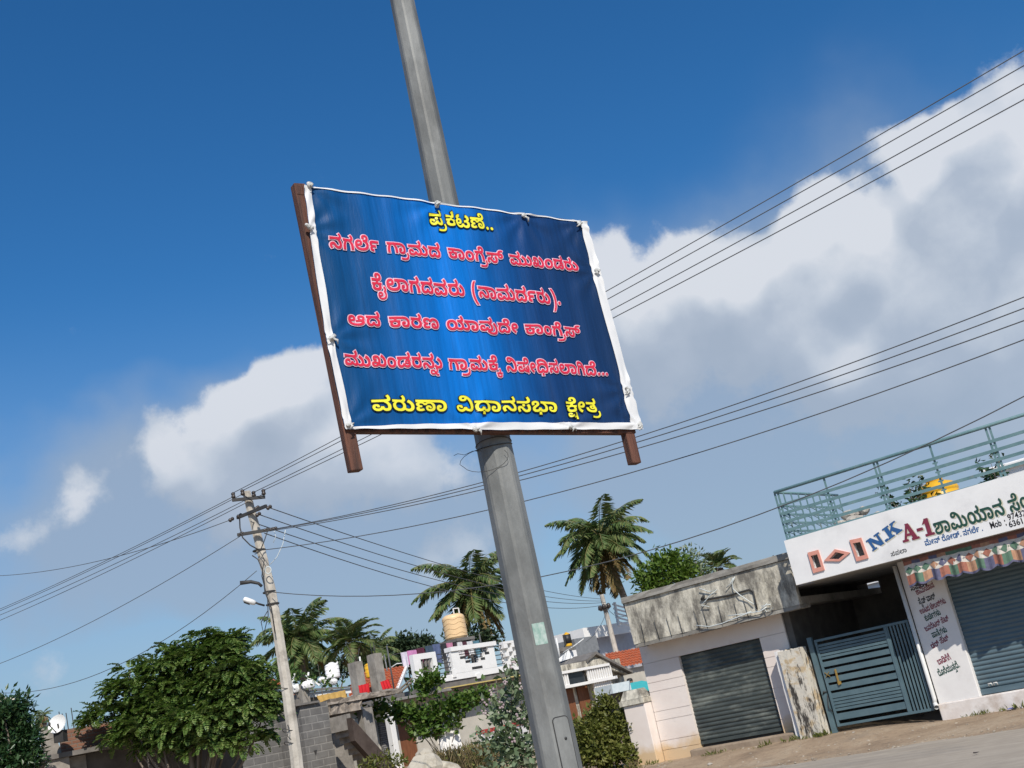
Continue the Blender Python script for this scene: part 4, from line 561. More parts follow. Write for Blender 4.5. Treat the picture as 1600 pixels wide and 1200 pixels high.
# octagon drawn with narrow rounded corners so its ridges catch the light
ang0 = rad(-104 + 22.5 - 6)
vs = []; fs = []; K = 16
for z in zs:
    for k in range(8):
        for da in (-5, 5):
            a = ang0 + k * math.pi / 4 + rad(da); r = prad(z) / math.cos(math.pi / 8) * (.985)
            vs.append((r * math.cos(a), r * math.sin(a), z))
for i in range(len(zs) - 1):
    for k in range(K):
        k2 = (k + 1) % K; fs.append((i * K + k, i * K + k2, (i + 1) * K + k2, (i + 1) * K + k))
fs.append(tuple((len(zs) - 1) * K + k for k in range(K)))
mb.add(vs, fs); mb.box(-.2, .2, -.2, .2, 0, .03)
mb.build('shaft', m_steel, lp)
def facet(k, z0, z1, w0, w1, t):   # slab lying on octagon facet k
    a = ang0 + (k + .5) * math.pi / 4; nx = Vector((math.cos(a), math.sin(a), 0)); tx = Vector((-nx.y, nx.x, 0))
    return lambda u, z, d: nx * (prad(z) * 1.005 + d) + tx * u + Vector((0, 0, z))
def facet_for(px, py):
    P = at(px, py, PY); best = None
    for k in range(8):
        a = ang0 + (k + .5) * math.pi / 4; v = Vector((math.cos(a), math.sin(a), 0)); d = v.dot(Vector((P.x - PX, P.y - PY - .5, 0)).normalized())
        # pick the facet whose centre projects nearest
        Q = Vector((PX, PY, P.z)) + v * prad(P.z); e = CAM - Q
        if e.dot(v) <= 0: continue
        rel = Q - CAM; zz = rel.dot(F); xx = 800 + FPX * rel.dot(RT) / zz
        if best is None or abs(xx - px) < best[0]: best = (abs(xx - px), k, P.z)
    return best[1], best[2]
kd, zd = facet_for(872, 1140)
fn = facet(kd, 0, 0, 0, 0, 0)
def rounded(fn, u0, u1, z0, z1, r, d0, d1, m=0, mb=None):
    pts = []
    for cx, cz, a0 in ((u1 - r, z1 - r, 0), (u0 + r, z1 - r, 90), (u0 + r, z0 + r, 180), (u1 - r, z0 + r, 270)):
        for t in (0, 30, 60, 90): pts.append((cx + r * math.cos(rad(a0 + t)), cz + r * math.sin(rad(a0 + t))))
    n = len(pts); mb.add([fn(u, z, d0) for u, z in pts] + [fn(u, z, d1) for u, z in pts], [tuple(range(n, 2 * n))] + [(i, (i + 1) % n, n + (i + 1) % n, n + i) for i in range(n)], m)
dz = zd + .015
mb = MB(); rounded(fn, -.033, .0445, dz - .62, dz + .04, .018, -.002, .0015, 0, mb); mb.build('door_gap', m_dark, lp)
mb = MB(); rounded(fn, -.029, .0405, dz - .615, dz + .035, .015, -.002, .004, 0, mb); dr = mb.build('inspection_door', m_steel, lp)
mb = MB(); mb.lathe([(.006, 0), (.006, .003)], n=10); lk = mb.build('lock', m_dark, dr)
P = fn(.012, dz - .055, .0045); a = ang0 + (kd + .5) * math.pi / 4
lk.location = P; lk.rotation_euler = (0, rad(90), a)
ks, zs_ = facet_for(848, 990); fn = facet(ks, 0, 0, 0, 0, 0)
mb = MB(); rounded(fn, -.034, .026, zs_ - .05, zs_ + .045, .002, -.001, .0015, 0, mb); mb.build('sticker', m_plate, lp)
for z, sl in ((3.02, .01), (3.035, -.012), (4.22, .01)):
    mb = MB(); mb.tube([(prad(z) * 1.09 * math.cos(t), prad(z) * 1.09 * math.sin(t), z + sl * math.sin(t)) for t in np.linspace(0, 6.28, 25)], .002, 5); mb.build('binding_wire', m_dark, lp)
mb = MB(); mb.tube([(-.05 - .12 * math.sin(t) * (1 if t < 1.6 else .9), -.09, 3.0 - .05 + .055 * math.cos(t)) for t in np.linspace(0, 5.2, 18)], .0013, 5); mb.build('binding_wire', m_dark, lp)
mb = MB(); mb.tube([(-.19, -.09, 3.0), (-.17, -.09, 3.005), (-.14, -.1, 2.99), (-.1, -.1, 3.0), (-.06, -.09, 2.995)], .0013, 5)
mb.build('binding_wire', m_dark, lp)

# ------------------------------------------------------------------ notice board
m_wood = M('reddish_wood', (.085, .035, .024), (.17, .072, .045), scale=7, rough=.75, stretch=(7, 7, .5), detail=12, bump=.7, dirt=(.05, .028, .022), dscale=4, dlo=.45, dhi=.65)
m_white = M('white_banner_margin', (.74, .74, .735), (.64, .65, .66), scale=14, rough=.55, lo=.3, hi=.75)
m_tie = M('white_plastic_twine', (.62, .62, .60), (.35, .36, .35), scale=60, rough=.6)
m_blue, nt, b = newmat('printed_blue_vinyl'); b.inputs['Roughness'].default_value = .5; b.inputs['Specular IOR Level'].default_value = .22
v = tcoord(nt); sx = nt.nodes.new('ShaderNodeSeparateXYZ'); nt.links.new(v, sx.inputs[0])
def nm(op, a, bb):
    q = nt.nodes.new('ShaderNodeMath'); q.operation = op
    for i, x in enumerate((a, bb)):
        if isinstance(x, (int, float)): q.inputs[i].default_value = x
        else: nt.links.new(x, q.inputs[i])
    return q.outputs[0]
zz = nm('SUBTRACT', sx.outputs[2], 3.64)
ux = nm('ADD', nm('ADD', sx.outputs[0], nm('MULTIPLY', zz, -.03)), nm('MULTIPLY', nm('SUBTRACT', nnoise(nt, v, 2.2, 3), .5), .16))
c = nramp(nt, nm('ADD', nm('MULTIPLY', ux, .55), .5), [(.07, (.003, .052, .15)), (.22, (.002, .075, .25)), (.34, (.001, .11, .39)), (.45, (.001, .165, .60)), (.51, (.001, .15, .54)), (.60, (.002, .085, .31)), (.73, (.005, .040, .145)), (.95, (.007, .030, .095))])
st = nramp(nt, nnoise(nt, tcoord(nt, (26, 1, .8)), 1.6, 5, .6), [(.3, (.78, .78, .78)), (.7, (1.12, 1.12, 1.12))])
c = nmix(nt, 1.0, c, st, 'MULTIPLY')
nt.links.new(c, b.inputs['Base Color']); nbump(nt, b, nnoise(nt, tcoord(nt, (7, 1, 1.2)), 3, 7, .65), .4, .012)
m_red = M('red_print', (.62, .022, .05), (.60, .02, .06), rough=.42, scale=3)
m_pinkp = M('pale_pink_print', (.80, .52, .62), (.78, .50, .60), rough=.42, scale=3)
m_yel = M('yellow_print', (.80, .74, .035), (.78, .74, .05), rough=.42, scale=3)
m_navy = M('near_black_print', (.008, .014, .02), (.008, .02, .03), rough=.42, scale=3)

nb = thing('notice_board', 'blue printed banner with red and yellow Kannada lettering tied to a wooden frame', 'banner', (SF.o.x, SF.o.y, 0), SF.rot)
C4 = ((-.739, 4.25), (.862, 4.196), (.894, 3.031), (-.736, 3.089))      # corners of the cloth: tl, tr, br, bl
TIES = [(482, 290), (481, 357), (517, 530), (545, 664), (682, 319), (816, 339), (903, 350), (930, 424), (978, 611), (998, 664), (741, 671), (889, 669)]
TL = [SF.px(x, y) for x, y in TIES]
def wrinkle(x, z):
    d = .004 * math.sin(x * 17 + z * 2) * math.sin(z * 3.1 + x) + .003 * math.sin(x * 41 + 1.5 * math.sin(z * 4))
    for tx, tz in TL:
        r = math.hypot(x - tx, z - tz)
        if r < .3:
            a = math.atan2(z - tz, x - tx); d += .007 * math.cos(a * 9) * (1 - r / .3) * min(1, r * 14)
    return d - .014 * math.sin(math.pi * min(1, max(0, (x + .74) / 1.6))) * math.sin(math.pi * min(1, max(0, (z - 3.03) / 1.2)))
def edge_in(t, ks, amp):       # cloth pulled in between the ties
    best = min(abs(t - k) for k in ks); return amp * min(1, best / .16)
def cloth(u, w):                # u 0..1 left to right, w 0..1 bottom to top
    l = Vector(C4[3]).lerp(Vector(C4[0]), w); r = Vector(C4[2]).lerp(Vector(C4[1]), w)
    l.x += edge_in(w, (0, .4, .83, 1), .001) - .018 * math.sin(math.pi * w) - .007; r.x -= edge_in(w, (0, .05, .42, .8, 1), .0015)
    p = l.lerp(r, u); p.y += .002 * math.sin(u * 9) * (1 - w)
    return p
mb = MB(); NU, NW = 96, 72; vs = []
for j in range(NW + 1):
    for i in range(NU + 1):
        p = cloth(i / NU, j / NW); vs.append((p.x, wrinkle(p.x, p.y), p.y))
mb.add(vs, [(j * (NU + 1) + i, j * (NU + 1) + i + 1, (j + 1) * (NU + 1) + i + 1, (j + 1) * (NU + 1) + i) for j in range(NW) for i in range(NU)], 0, True)
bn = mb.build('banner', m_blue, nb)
mb = MB()
def strip(fa, fb, n=110, m=0):
    vs = []
    for k in range(n + 1):
        A_, B_ = fa(k / n), fb(k / n)
        for c_ in range(6): q = A_.lerp(B_, c_ / 5); vs.append((q.x, wrinkle(q.x, q.y) - .005, q.y))
    mb.add(vs, [(6 * k + c_, 6 * k + c_ + 1, 6 * k + c_ + 7, 6 * k + c_ + 6) for k in range(n) for c_ in range(5)], m, True)
def wl(w): return .031 * (.75 + .25 * math.cos(w * 17)) * (1.15 - .5 * w if w < .9 else .75)
strip(lambda t: cloth(0, t), lambda t: cloth((.021 + .0015 * math.sin(t * 14)), t))
strip(lambda t: cloth(1, t), lambda t: cloth(1 - (.030 + .010 * (1 - t) + .0015 * math.sin(t * 11 + 1)), t))
strip(lambda t: cloth(.02 + t * .95, 1), lambda t: cloth(.02 + t * .95, 1 - .0065 - .001 * math.sin(t * 20)))
strip(lambda t: cloth(.02 + t * .95, 0), lambda t: cloth(.02 + t * .95, .008 + .022 * min(1, t * 2.2) + .001 * math.sin(t * 13)))
mb.build('margin', m_white, bn)
# lettering lines: (text, bottom left px, bottom right px, letter height, fill, outline)
for key, a, b_, hpx, mf, mo in (('l1', (671, 352), (771, 361), 23, m_yel, m_navy), ('l2', (514, 388), (903, 425), 23, m_red, m_pinkp), ('l3', (580, 454), (875, 478), 25, m_red, m_pinkp),
                                ('l4', (543, 509), (907, 528), 22, m_red, m_pinkp), ('l5', (537, 572), (949, 588), 23, m_red, m_pinkp), ('l6', (581, 643), (938, 645), 24, m_yel, m_navy)):
    A = Vector(SF.px(*a)); B = Vector(SF.px(*b_)); dx = (B - A); wd = dx.length; dx.normalize(); dy = Vector((-dx.y, dx.x))
    T = SF.px(a[0] - hpx * .17, a[1] - hpx); hh = (Vector(T) - A).dot(dy) / 740
    sp = 420; k = wd / text_width(key, sp); pars = []
    for mat_, nm_, w_, off in ((mf, 'lettering', -3, .0075), (mo, 'letter_outline', 42, .005)):
        def fnm(x, y, off=off):
            p = A + dx * (x * k) + dy * (y * hh * 1.0); return (p.x, wrinkle(p.x, p.y) - off, p.y)
        for wi, mb in enumerate(text_words(key, fnm, w_, sp)):
            if nm_ == 'lettering': pars.append(mb.build(nm_, mat_, bn))
            else: mb.build(nm_, mat_, pars[wi])
# frame behind the cloth
def post(x0, z0, x1, z1, w, name='post'):
    mb = MB(); n = 9
    for i in range(1): pass
    a = Vector((x0, .035, z0)); b2 = Vector((x1, .035, z1)); mb.bar(a, b2, w, .045, 0, (0, 1, 0)); return mb.build(name, m_wood, nb, bevel=.004)
o1 = SF.px(459, 288, .0125); o2 = SF.px(548.5, 735, .0125); post(o1[0] + .030, o1[1] + .01, o2[0] + .031, o2[1], .056); post(.835, 4.19, .822, 2.865, .056)
mb = MB(); mb.bar((-.78, .03, 4.232), (.86, .03, 4.180), .04, .05, 0); mb.build('rail', m_wood, nb, bevel=.004)
mb = MB(); mb.bar((-.735, .03, 3.106), (.86, .03, 3.043), .042, .05, 0); mb.build('rail', m_wood, nb, bevel=.004)
for i, (tx, tz) in enumerate(TL):
    mb = MB(); rr = random.Random(i)
    mb.rock((tx, wrinkle(tx, tz) - .012, tz), .015, 0, i, 1.0)
    mb.rock((tx + rr.uniform(-.012, .012), wrinkle(tx, tz) - .012, tz + rr.uniform(-.02, .012)), .012, 0, i + 40, .9)
    for q in range(2):
        e = Vector((tx + rr.uniform(-.03, .03), -.02, tz - rr.uniform(.005, .04))); mb.tube([(tx, -.012, tz), ((tx + e.x) / 2 + .006, -.028, (tz + e.z) / 2), e], [.004, .006, .002], 5)
    mb.build('tie', m_tie, nb)
# ------------------------------------------------------------------ utility pole, lamp, wires
m_conc = M('weathered_concrete_pole', (.38, .35, .30), (.52, .48, .42), scale=5, rough=.9, detail=10, bump=.4, bscale=30, dirt=(.22, .19, .16), dscale=3.2, dlo=.52, dhi=.72)
m_ins = M('brown_porcelain', (.035, .028, .025), (.05, .04, .035), rough=.3)
m_wire = M('aluminium_cable', (.075, .08, .085), (.10, .10, .10), rough=.6)
m_lampw = M('white_lamp_plastic', (.82, .82, .80), (.74, .74, .73), rough=.35)
m_pale = M('pale_cable', (.62, .66, .66), (.5, .55, .55), rough=.5)
UY = 22.0
up = [at(385, 768, UY), at(404, 845, UY), at(424, 925, UY), at(446, 1060, UY), at(465, 1200, UY)]
dlow = (up[4] - up[3]); up.append(up[4] + dlow * ((up[4].z - .3) / -dlow.z))
base = up[-1]; base.z = min(base.z, ground_z(base.x, base.y))
ut = thing('utility_pole', 'leaning weathered concrete utility pole with three crossarms and a lamp bracket', 'utility pole', base)
lo_ = lambda P: Vector(P) - base
mb = MB(); k = 7
rs = [.078, .083, .09, .10, .11, .12]
for i in range(len(up) - 1):
    pass
# square section with chamfered edges, wandering slightly
vs = []; fs = []
pts = []
for i in range(len(up) - 1):
    for t in np.linspace(0, 1, 8, endpoint=False): pts.append((up[i].lerp(up[i + 1], t), rs[i] + (rs[i + 1] - rs[i]) * t))
pts.append((up[-1], rs[-1]))
rr = random.Random(3)
for p, r in pts:
    q = lo_(p) + Vector((rr.uniform(-.006, .006), rr.uniform(-.006, .006), 0))
    for j in range(8):
        a = rad(45 * j + 22.5 + 10); w = r * (1.12 if j % 2 else 1.12); vs.append(q + Vector((math.cos(a) * w, math.sin(a) * w * .9, 0)))
for i in range(len(pts) - 1):
    for j in range(8): fs.append((i * 8 + j, (i + 1) * 8 + j, (i + 1) * 8 + (j + 1) % 8, i * 8 + (j + 1) % 8))
fs.append(tuple(range(8))); mb.add(vs, fs); mb.build('shaft', m_conc, ut)
def upx(x, y, d=0): return lo_(at(x, y, UY + d))
for (a, b2) in (((363, 781.5, -.17), (414, 776.5, -.17)), ((371, 809, .15), (416, 790.5, -.45)), ((371, 836, -.19), (433, 825.5, -.19))):
    mb = MB(); mb.bar(upx(*a), upx(*b2), .05, .06); mb.build('crossarm', m_dark, ut)
def insul(x, y, d=-.17, s=1.0, tilt=None):
    s *= .82
    mb = MB(); mb.lathe([(.02 * s, -.07 * s), (.05 * s, -.05 * s), (.055 * s, -.01 * s), (.035 * s, .0), (.05 * s, .03 * s), (.05 * s, .06 * s), (.02 * s, .085 * s)], n=10)
    o = mb.build('insulator', m_ins, ut, upx(x, y, d)); 
    if tilt: o.rotation_euler = tilt
    return o
for x, y in ((364.5, 774.5), (379, 770), (396.5, 772.5), (411.8, 769.5)): insul(x, y)
for x, y, d in ((374, 806, .1), (401, 794, -.2), (420, 793, -.45), (403, 804, -.3), (361, 812, .2)): insul(x, y, d, .95, (0, 1.2, 0))
for x, y in ((377, 834), (415, 828), (424, 827), (429, 826)): insul(x, y, -.19, .8, (0, 1.4, 0))
for (x, y) in ((421, 925), (426, 944), (405, 860)):
    mb = MB(); c = upx(x, y); mb.tube([c + Vector((.118 * math.cos(t), .11 * math.sin(t), 0)) for t in np.linspace(0, 6.283, 17)], .018, 6); mb.build('clamp', m_dark, ut)
mb = MB(); mb.tube([upx(375, 911, -.1), upx(392, 909, -.05), upx(404, 911.5), upx(409, 916)], [.042, .035, .03, .03], 8); mb.build('pipe_stub', m_dark, ut)
mb = MB(); mb.tube([upx(374.5, 811, .1), upx(375, 825, -.3), upx(379, 840, -.3), upx(391, 852, -.25), upx(404, 859, -.2)], .014, 5); mb.build('loose_wire', m_dark, ut)
mb = MB(); mb.tube([upx(418, 830, -.2), upx(413, 845, -.22), upx(408, 857, -.22)], .010, 5); mb.build('loose_wire', m_dark, ut)
mb = MB(); mb.tube([upx(394, 868, -.2), upx(403, 874, -.2), upx(410, 890, -.2), upx(414, 925, -.2), upx(424, 950, -.2), upx(430, 990, -.2)], .012, 5); mb.build('loose_wire', m_dark, ut)
mb = MB(); mb.tube([upx(398, 866, -.2), upx(406, 862, -.2), upx(413, 874, -.2), upx(409, 900, -.2), upx(418, 935, -.2), upx(419, 962, -.22), upx(412, 992, -.25), upx(408, 972, -.25), upx(418, 955, -.2)], .009, 5); mb.build('loose_wire', m_dark, ut)
mb = MB(); mb.tube([upx(448, 1130), upx(452, 1138, -.2), upx(449, 1150, -.2), upx(455, 1156, -.2)], .008, 5); mb.build('loose_wire', m_dark, ut)
for yy in (1140, 1160, 1075): c = upx(452 + (yy - 1140) * .13, yy); mb = MB(); mb.tube([c + Vector((.128 * math.cos(t), .12 * math.sin(t), .03 * math.sin(t * 2))) for t in np.linspace(0, 6.283, 17)], .008, 5); mb.build('loose_wire', m_dark, ut)

c = upx(419, 891, -.25); mb = MB(); mb.tube([c + Vector((.06 * math.cos(t), 0, .07 * math.sin(t))) for t in np.linspace(0, 12.6, 30)], .010, 5); mb.build('cable_coil', m_pale, ut)
mb = MB(); mb.tube([upx(446, 828, -.2), upx(442, 850, -.2), upx(433, 870, -.22), upx(422, 882, -.25)], .008, 5); mb.build('cable_coil', m_pale, ut)
mb = MB(); mb.tube([upx(427, 826, -.2), upx(431, 838, -.2), upx(427, 848, -.2)], .006, 5); mb.build('cable_coil', m_pale, ut)

sl_ = thing('street_lamp', 'white flat-headed street lamp on a short arm of the concrete pole', 'street lamp', base)
mb = MB(); mb.tube([upx(413, 946, -.1), upx(404, 943.5, -.2), upx(396, 940, -.25)], .02, 7); mb.build('arm', m_dark, sl_)
A = upx(381, 936, -.3); B = upx(399, 942.5, -.25); d = (B - A).normalized(); u = Vector((0, 1, 0)); w = d.cross(u).normalized()
mb = MB(); prof = [(0, .03, .025), (.06, .085, .05), (.25, .10, .055), (.72, .09, .055), (.86, .05, .05), (1, .035, .035)]; vs = []; fs = []
for t, ww, hh in prof:
    for k in range(10):
        a = 2 * math.pi * k / 10; vs.append(A.lerp(B, t) + u * math.cos(a) * ww + w * math.sin(a) * hh)
for i in range(len(prof) - 1):
    for k in range(10): fs.append((i * 10 + k, i * 10 + (k + 1) % 10, (i + 1) * 10 + (k + 1) % 10, (i + 1) * 10 + k))
fs += [tuple(range(9, -1, -1)), tuple(50 + k for k in range(10))]; mb.add(vs, fs, 0, True); mb.build('lamp_head', m_lampw, sl_)
mb = MB(); mb.bar(A.lerp(B, .1) - w * .058, A.lerp(B, .6) - w * .058, .12, .012); mb.build('glass', m_ins, sl_)

def wire(P, Q, sag, label, group, r=.0075, n=24):
    P = Vector(P); Q = Vector(Q); mb = MB()
    mb.tube([P.lerp(Q, t) - Vector((0, 0, 4 * sag * t * (1 - t))) - P for t in np.linspace(0, 1, n)], r, 6)
    o = mb.build('power_line', m_wire, None, P); return tag(o, label, 'power line', group)
yp = FF.loc(up[0])[1]
def far(x, y, k=0):
    s, z = FF.px(x, y, yp + k); return FF.w(s, yp + k, z)
ORD = ('topmost', 'second from the top', 'third from the top', 'lowest')
for i, (a, y) in enumerate((((364.5, 770), 20), ((380, 766), 45), ((397, 769), 75), ((412, 766), 101))):
    # the span climbs to the right behind the banner, out of the picture
    Pw = at(a[0], a[1], UY - .17); Qw = far(1700, y, .3 * i)
    wire(Pw, Qw, .12, ORD[i] + ' of four wires climbing behind the banner to the upper right', 'wires rising to the upper right')
for i, (a, y) in enumerate((((432, 826), 424), ((429, 827), 443), ((424, 829), 464))):
    wire(at(a[0], a[1], UY - .2), far(1700, y, .2 * i), .34, ('upper', 'middle', 'lower')[i] + ' of three close wires from the lowest crossarm to the right edge', 'wires from the lowest crossarm')
wire(at(406, 860, UY - .2), far(1700, 492), .42, 'single wire from the pole clamp passing just below the three close wires', 'single wires from the concrete pole')
wire(at(424, 925, UY - .2), far(1700, 566), .95, 'sagging wire from the lower clamp rising past the palm crown to the right', 'single wires from the concrete pole')
for i, (a, q, dd) in enumerate((((420, 793), (941, 936), -.45), ((405, 804), (943, 939), -.3), ((392, 815), (946, 941), -.2), ((413, 833), (949, 944), -.2))):
    wire(at(a[0], a[1], UY + dd), at(q[0], q[1], 57.8), .35 + .12 * i, ORD[i] + ' of four wires running down to the far thin pole', 'wires to the far thin pole', .011)
for i, (a, y, yl) in enumerate((((364.5, 776), 948, 31), ((379, 772), 951, 31), ((396, 775), 957, 31), ((411, 772), 966, 31))):
    q = at(-60, y + .47 * 60, 34); wire(at(a[0], a[1], UY - .17), q, .1, ORD[i] + ' of four wires from the top crossarm to the left edge', 'wires from the top crossarm to the left')
wire(at(361, 812, UY + .2), at(-60, 900, 34), .35, 'gently sloping wire from the middle crossarm to the left edge', 'single wires to the left edge')
wire(at(375, 838, UY - .2), at(-60, 1058, 34), .25, 'steep thin wire reaching the left edge below the crossing wires', 'single wires to the left edge')
wire(at(401, 892, UY - .1), at(-60, 1074, 34), .95, 'lowest long sagging wire from the pole over the broad tree to the left edge', 'single wires to the left edge')
# far thin pole
P = at(940, 929, 58); b0 = at(985, 1110, 58); b0.z = ground_z(b0.x, b0.y); fp = thing('utility_pole', 'thin far concrete pole with one small crossarm in front of the tall palm', 'utility pole', b0)
mb = MB(); mb.tube([P - b0, Vector((0, 0, 0))], [.11, .17], 8, smooth=False); mb.build('shaft', m_conc, fp)
for y in (952, 955): pass
mb = MB(); mb.bar(at(938, 954, 57.8) - b0, at(952, 950, 57.8) - b0, .09, .09); mb.build('crossarm', m_dark, fp)
for x, y in ((938, 951), (944, 949), (951, 947)):
    mb = MB(); mb.lathe([(.05, -.1), (.12, -.06), (.1, .1), (.04, .16)], n=8); mb.build('insulator', m_ins, fp, at(x, y, 57.8) - b0)
wire(at(948, 955, 57.8), at(915, 1003, 50), .2, 'short service wire dropping from the far thin pole to the left', 'service wires of the far thin pole', .012)
wire(at(950, 952, 57.8), at(1000, 930, 33), .5, 'short service wire from the far thin pole towards the stained parapet', 'service wires of the far thin pole', .012)

# ------------------------------------------------------------------ white shop
m_wwall = M('white_limewash', (.76, .745, .73), (.68, .66, .645), scale=3, rough=.85, detail=10, lo=.3, hi=.75, bump=.18, bscale=18, dirt=(.52, .48, .45), dscale=1.6, dlo=.56, dhi=.85)
m_fascia = M('white_painted_fascia', (.80, .79, .775), (.74, .73, .72), scale=2.2, rough=.75, detail=10, bump=.12, bscale=14, dirt=(.58, .57, .56), dscale=1.1, dlo=.55, dhi=.9)
m_plinth = M('dirty_white_plinth', (.62, .56, .52), (.74, .70, .67), scale=4, rough=.9, detail=10, bump=.35, bscale=22, dirt=(.42, .34, .28), dscale=2.6, dlo=.5, dhi=.75)
m_soffit = M('grey_plaster', (.26, .255, .25), (.36, .35, .34), scale=3, rough=.9, detail=8, bump=.2)
m_shut = M('blue_grey_shutter_paint', (.075, .118, .145), (.10, .15, .178), scale=2.5, rough=.5, stretch=(1, 1, 3), dirt=(.12, .145, .15), dscale=2.2, dlo=.55, dhi=.8)
m_salmon = M('salmon_frame_paint', (.60, .25, .19), (.66, .31, .24), rough=.7, scale=8)
m_hole = M('opening_shade_grey', (.10, .098, .09), (.15, .145, .135), rough=.9, scale=5)
m_navyp = M('blue_sign_paint', (.025, .085, .23), (.03, .12, .30), rough=.6, scale=9)
m_maroon = M('maroon_sign_paint', (.16, .02, .045), (.22, .03, .06), rough=.6, scale=9)
m_greenp = M('dark_green_sign_paint', (.012, .055, .04), (.02, .08, .055), rough=.6, scale=9)
m_cream = M('cream_letter_shadow', (.60, .56, .42), (.55, .52, .42), rough=.7, scale=9)
m_blackp = M('black_sign_paint', (.018, .018, .02), (.03, .03, .032), rough=.6)
m_pipe = M('white_pipe', (.70, .70, .68), (.62, .62, .60), rough=.45)
shop = thing('shop', 'white roadside shop with painted Kannada fascia and a blue-grey rolling shutter', 'shop', FF.o, FF.rot)
SR = -7.0
mb = MB()
mb.box(-.80, 0, -.35, 0, .40, 3.16)                     # left pillar face
mb.box(SR, -.80, -.35, 0, 2.68, 3.16)                   # lintel
mb.box(SR, -4.1, -.35, 0, .40, 2.68)
mb.box(-.12, 0, -6, -.35, .1, 3.16); mb.box(SR, SR + .2, -6, -.35, .1, 3.16)
mb.build('wall', m_wwall, shop, bevel=.012)
mb = MB(); mb.box(SR, .02, -.34, .03, -.1, .405); mb.build('plinth', m_plinth, shop, bevel=.02)
# roof slab with projecting fascia; the fascia is pierced by three framed openings
ZF0, ZF1, YF = 3.15, 4.08, 1.0
mb = MB(); mb.box(SR, 1.62, .2, YF - .158, 3.165, 3.33); mb.box(SR, 2.60, -6, .198, 3.165, 3.33); mb.build('roof_slab', m_soffit, shop)
def poly_px(pts, k=YF): return [FF.px(x, y, k) for x, y in pts]
holes = [poly_px(p) for p in (((1262.5, 863.5), (1279, 859), (1289, 890.5), (1271.5, 895.5)), ((1328, 844), (1346, 840), (1357.5, 872), (1339, 877)), ((1288, 876.5), (1305, 858), (1329, 863.5), (1312.5, 877)))]
def inner(h, f):
    c = sum((Vector(p) for p in h), Vector((0, 0))) / len(h); return [tuple(c + (Vector(p) - c) * f) for p in h]
ins = [[tuple(Vector(p)) for p in inner(h, .66)] for h in holes]
ins[0] = inner(holes[0], .62); ins[1] = inner(holes[1], .64); ins[2] = inner(holes[2], .58)
outer = [(SR, ZF0), (SR, ZF1 + .05), (1.74, ZF1 - .02), (1.735, ZF0)]
P2, T2 = fill_polys([cw(outer)] + [cw(h)[::-1] for h in ins])
mb = MB(); mb.add([(x, YF, z) for x, z in P2], [tuple(int(i) for i in t) for t in T2])
for q in [outer]:
    for i in range(4):
        a, b2 = q[i], q[(i + 1) % 4]; mb.quad((a[0], YF, a[1]), (b2[0], YF, b2[1]), (b2[0], YF - .16, b2[1]), (a[0], YF - .16, a[1]))
for h in ins:
    for i in range(len(h)):
        a, b2 = h[i], h[(i + 1) % len(h)]; mb.quad((a[0], YF, a[1]), (b2[0], YF, b2[1]), (b2[0], YF - .11, b2[1]), (a[0], YF - .11, a[1]))
mb.build('fascia', m_fascia, shop)
mb = MB(); mb.box(SR, 1.72, YF - .155, YF - .112, ZF0 + .01, ZF1 - .03); mb.build('opening_dark_panel', m_hole, shop)  # dark panel; its grey stands in for the shade inside the openings
mb = MB(); mb.box(1.5, 1.73, -6, YF - .17, 3.34, 3.75); mb.box(SR, 1.5, -6, -5.85, 3.34, 4.0); mb.build('parapet', m_wwall, shop)
for h, i2 in zip(holes, ins):
    mb = MB(); n = len(h); o_ = [(x, YF + .03, z) for x, z in h]; ii = [(x, YF + .03, z) for x, z in i2]
    ob = [(x, YF - .002, z) for x, z in h]; ib = [(x, YF - .05, z) for x, z in i2]
    mb.add(o_ + ii + ob + ib, [f for i in range(n) for f in ((i, (i + 1) % n, n + (i + 1) % n, n + i), (2 * n + i, 2 * n + (i + 1) % n, (i + 1) % n, i), (n + i, n + (i + 1) % n, 3 * n + (i + 1) % n, 3 * n + i))])
    mb.build('opening_frame', m_salmon, shop)
def shutter(x0, x1, z0, z1, y, pitch, name, mat_, par, lip=.10):
    mb = MB(); vs = []; n = int((z1 - z0 - lip) / pitch) * 6
    for i in range(n + 1):
        z = z0 + lip + (z1 - z0 - lip) * i / n; t = (i % 6) / 6.0; d = (.018 * abs(math.sin(math.pi * t)) if i % 6 else -.004) + (.003 * math.sin((i // 6) * 12.9898) if i % 6 else 0)
        vs += [(x0, y + d, z), (x1, y + d, z)]
    mb.add(vs, [(2 * i, 2 * i + 1, 2 * i + 3, 2 * i + 2) for i in range(n)], 0, True)
    o = mb.build(name, mat_, par)
    mb = MB(); mb.box(x0, x1, y - .01, y + .03, z0, z0 + lip); mb.build('bottom_rail', mat_, o)
    return o
sh = shutter(-4.1, -.80, .42, 2.68, -.14, .082, 'shutter', m_shut, shop)
mb = MB()
for x in (-1.02, -1.12): mb.tube([(x - .03, -.10, .56), (x - .03, -.07, .6), (x + .03, -.07, .6), (x + .03, -.10, .56)], .012, 6)
mb.build('handle', m_pipe, sh)
mb = MB(); mb.tube([(.04, .05, 3.1), (.04, .05, .52), (.05, .06, .42)], .042, 10); mb.tube([(.05, .06, .42), (.0, .17, .36)], .045, 10, caps=False); mb.build('drain_pipe', m_pipe, shop)
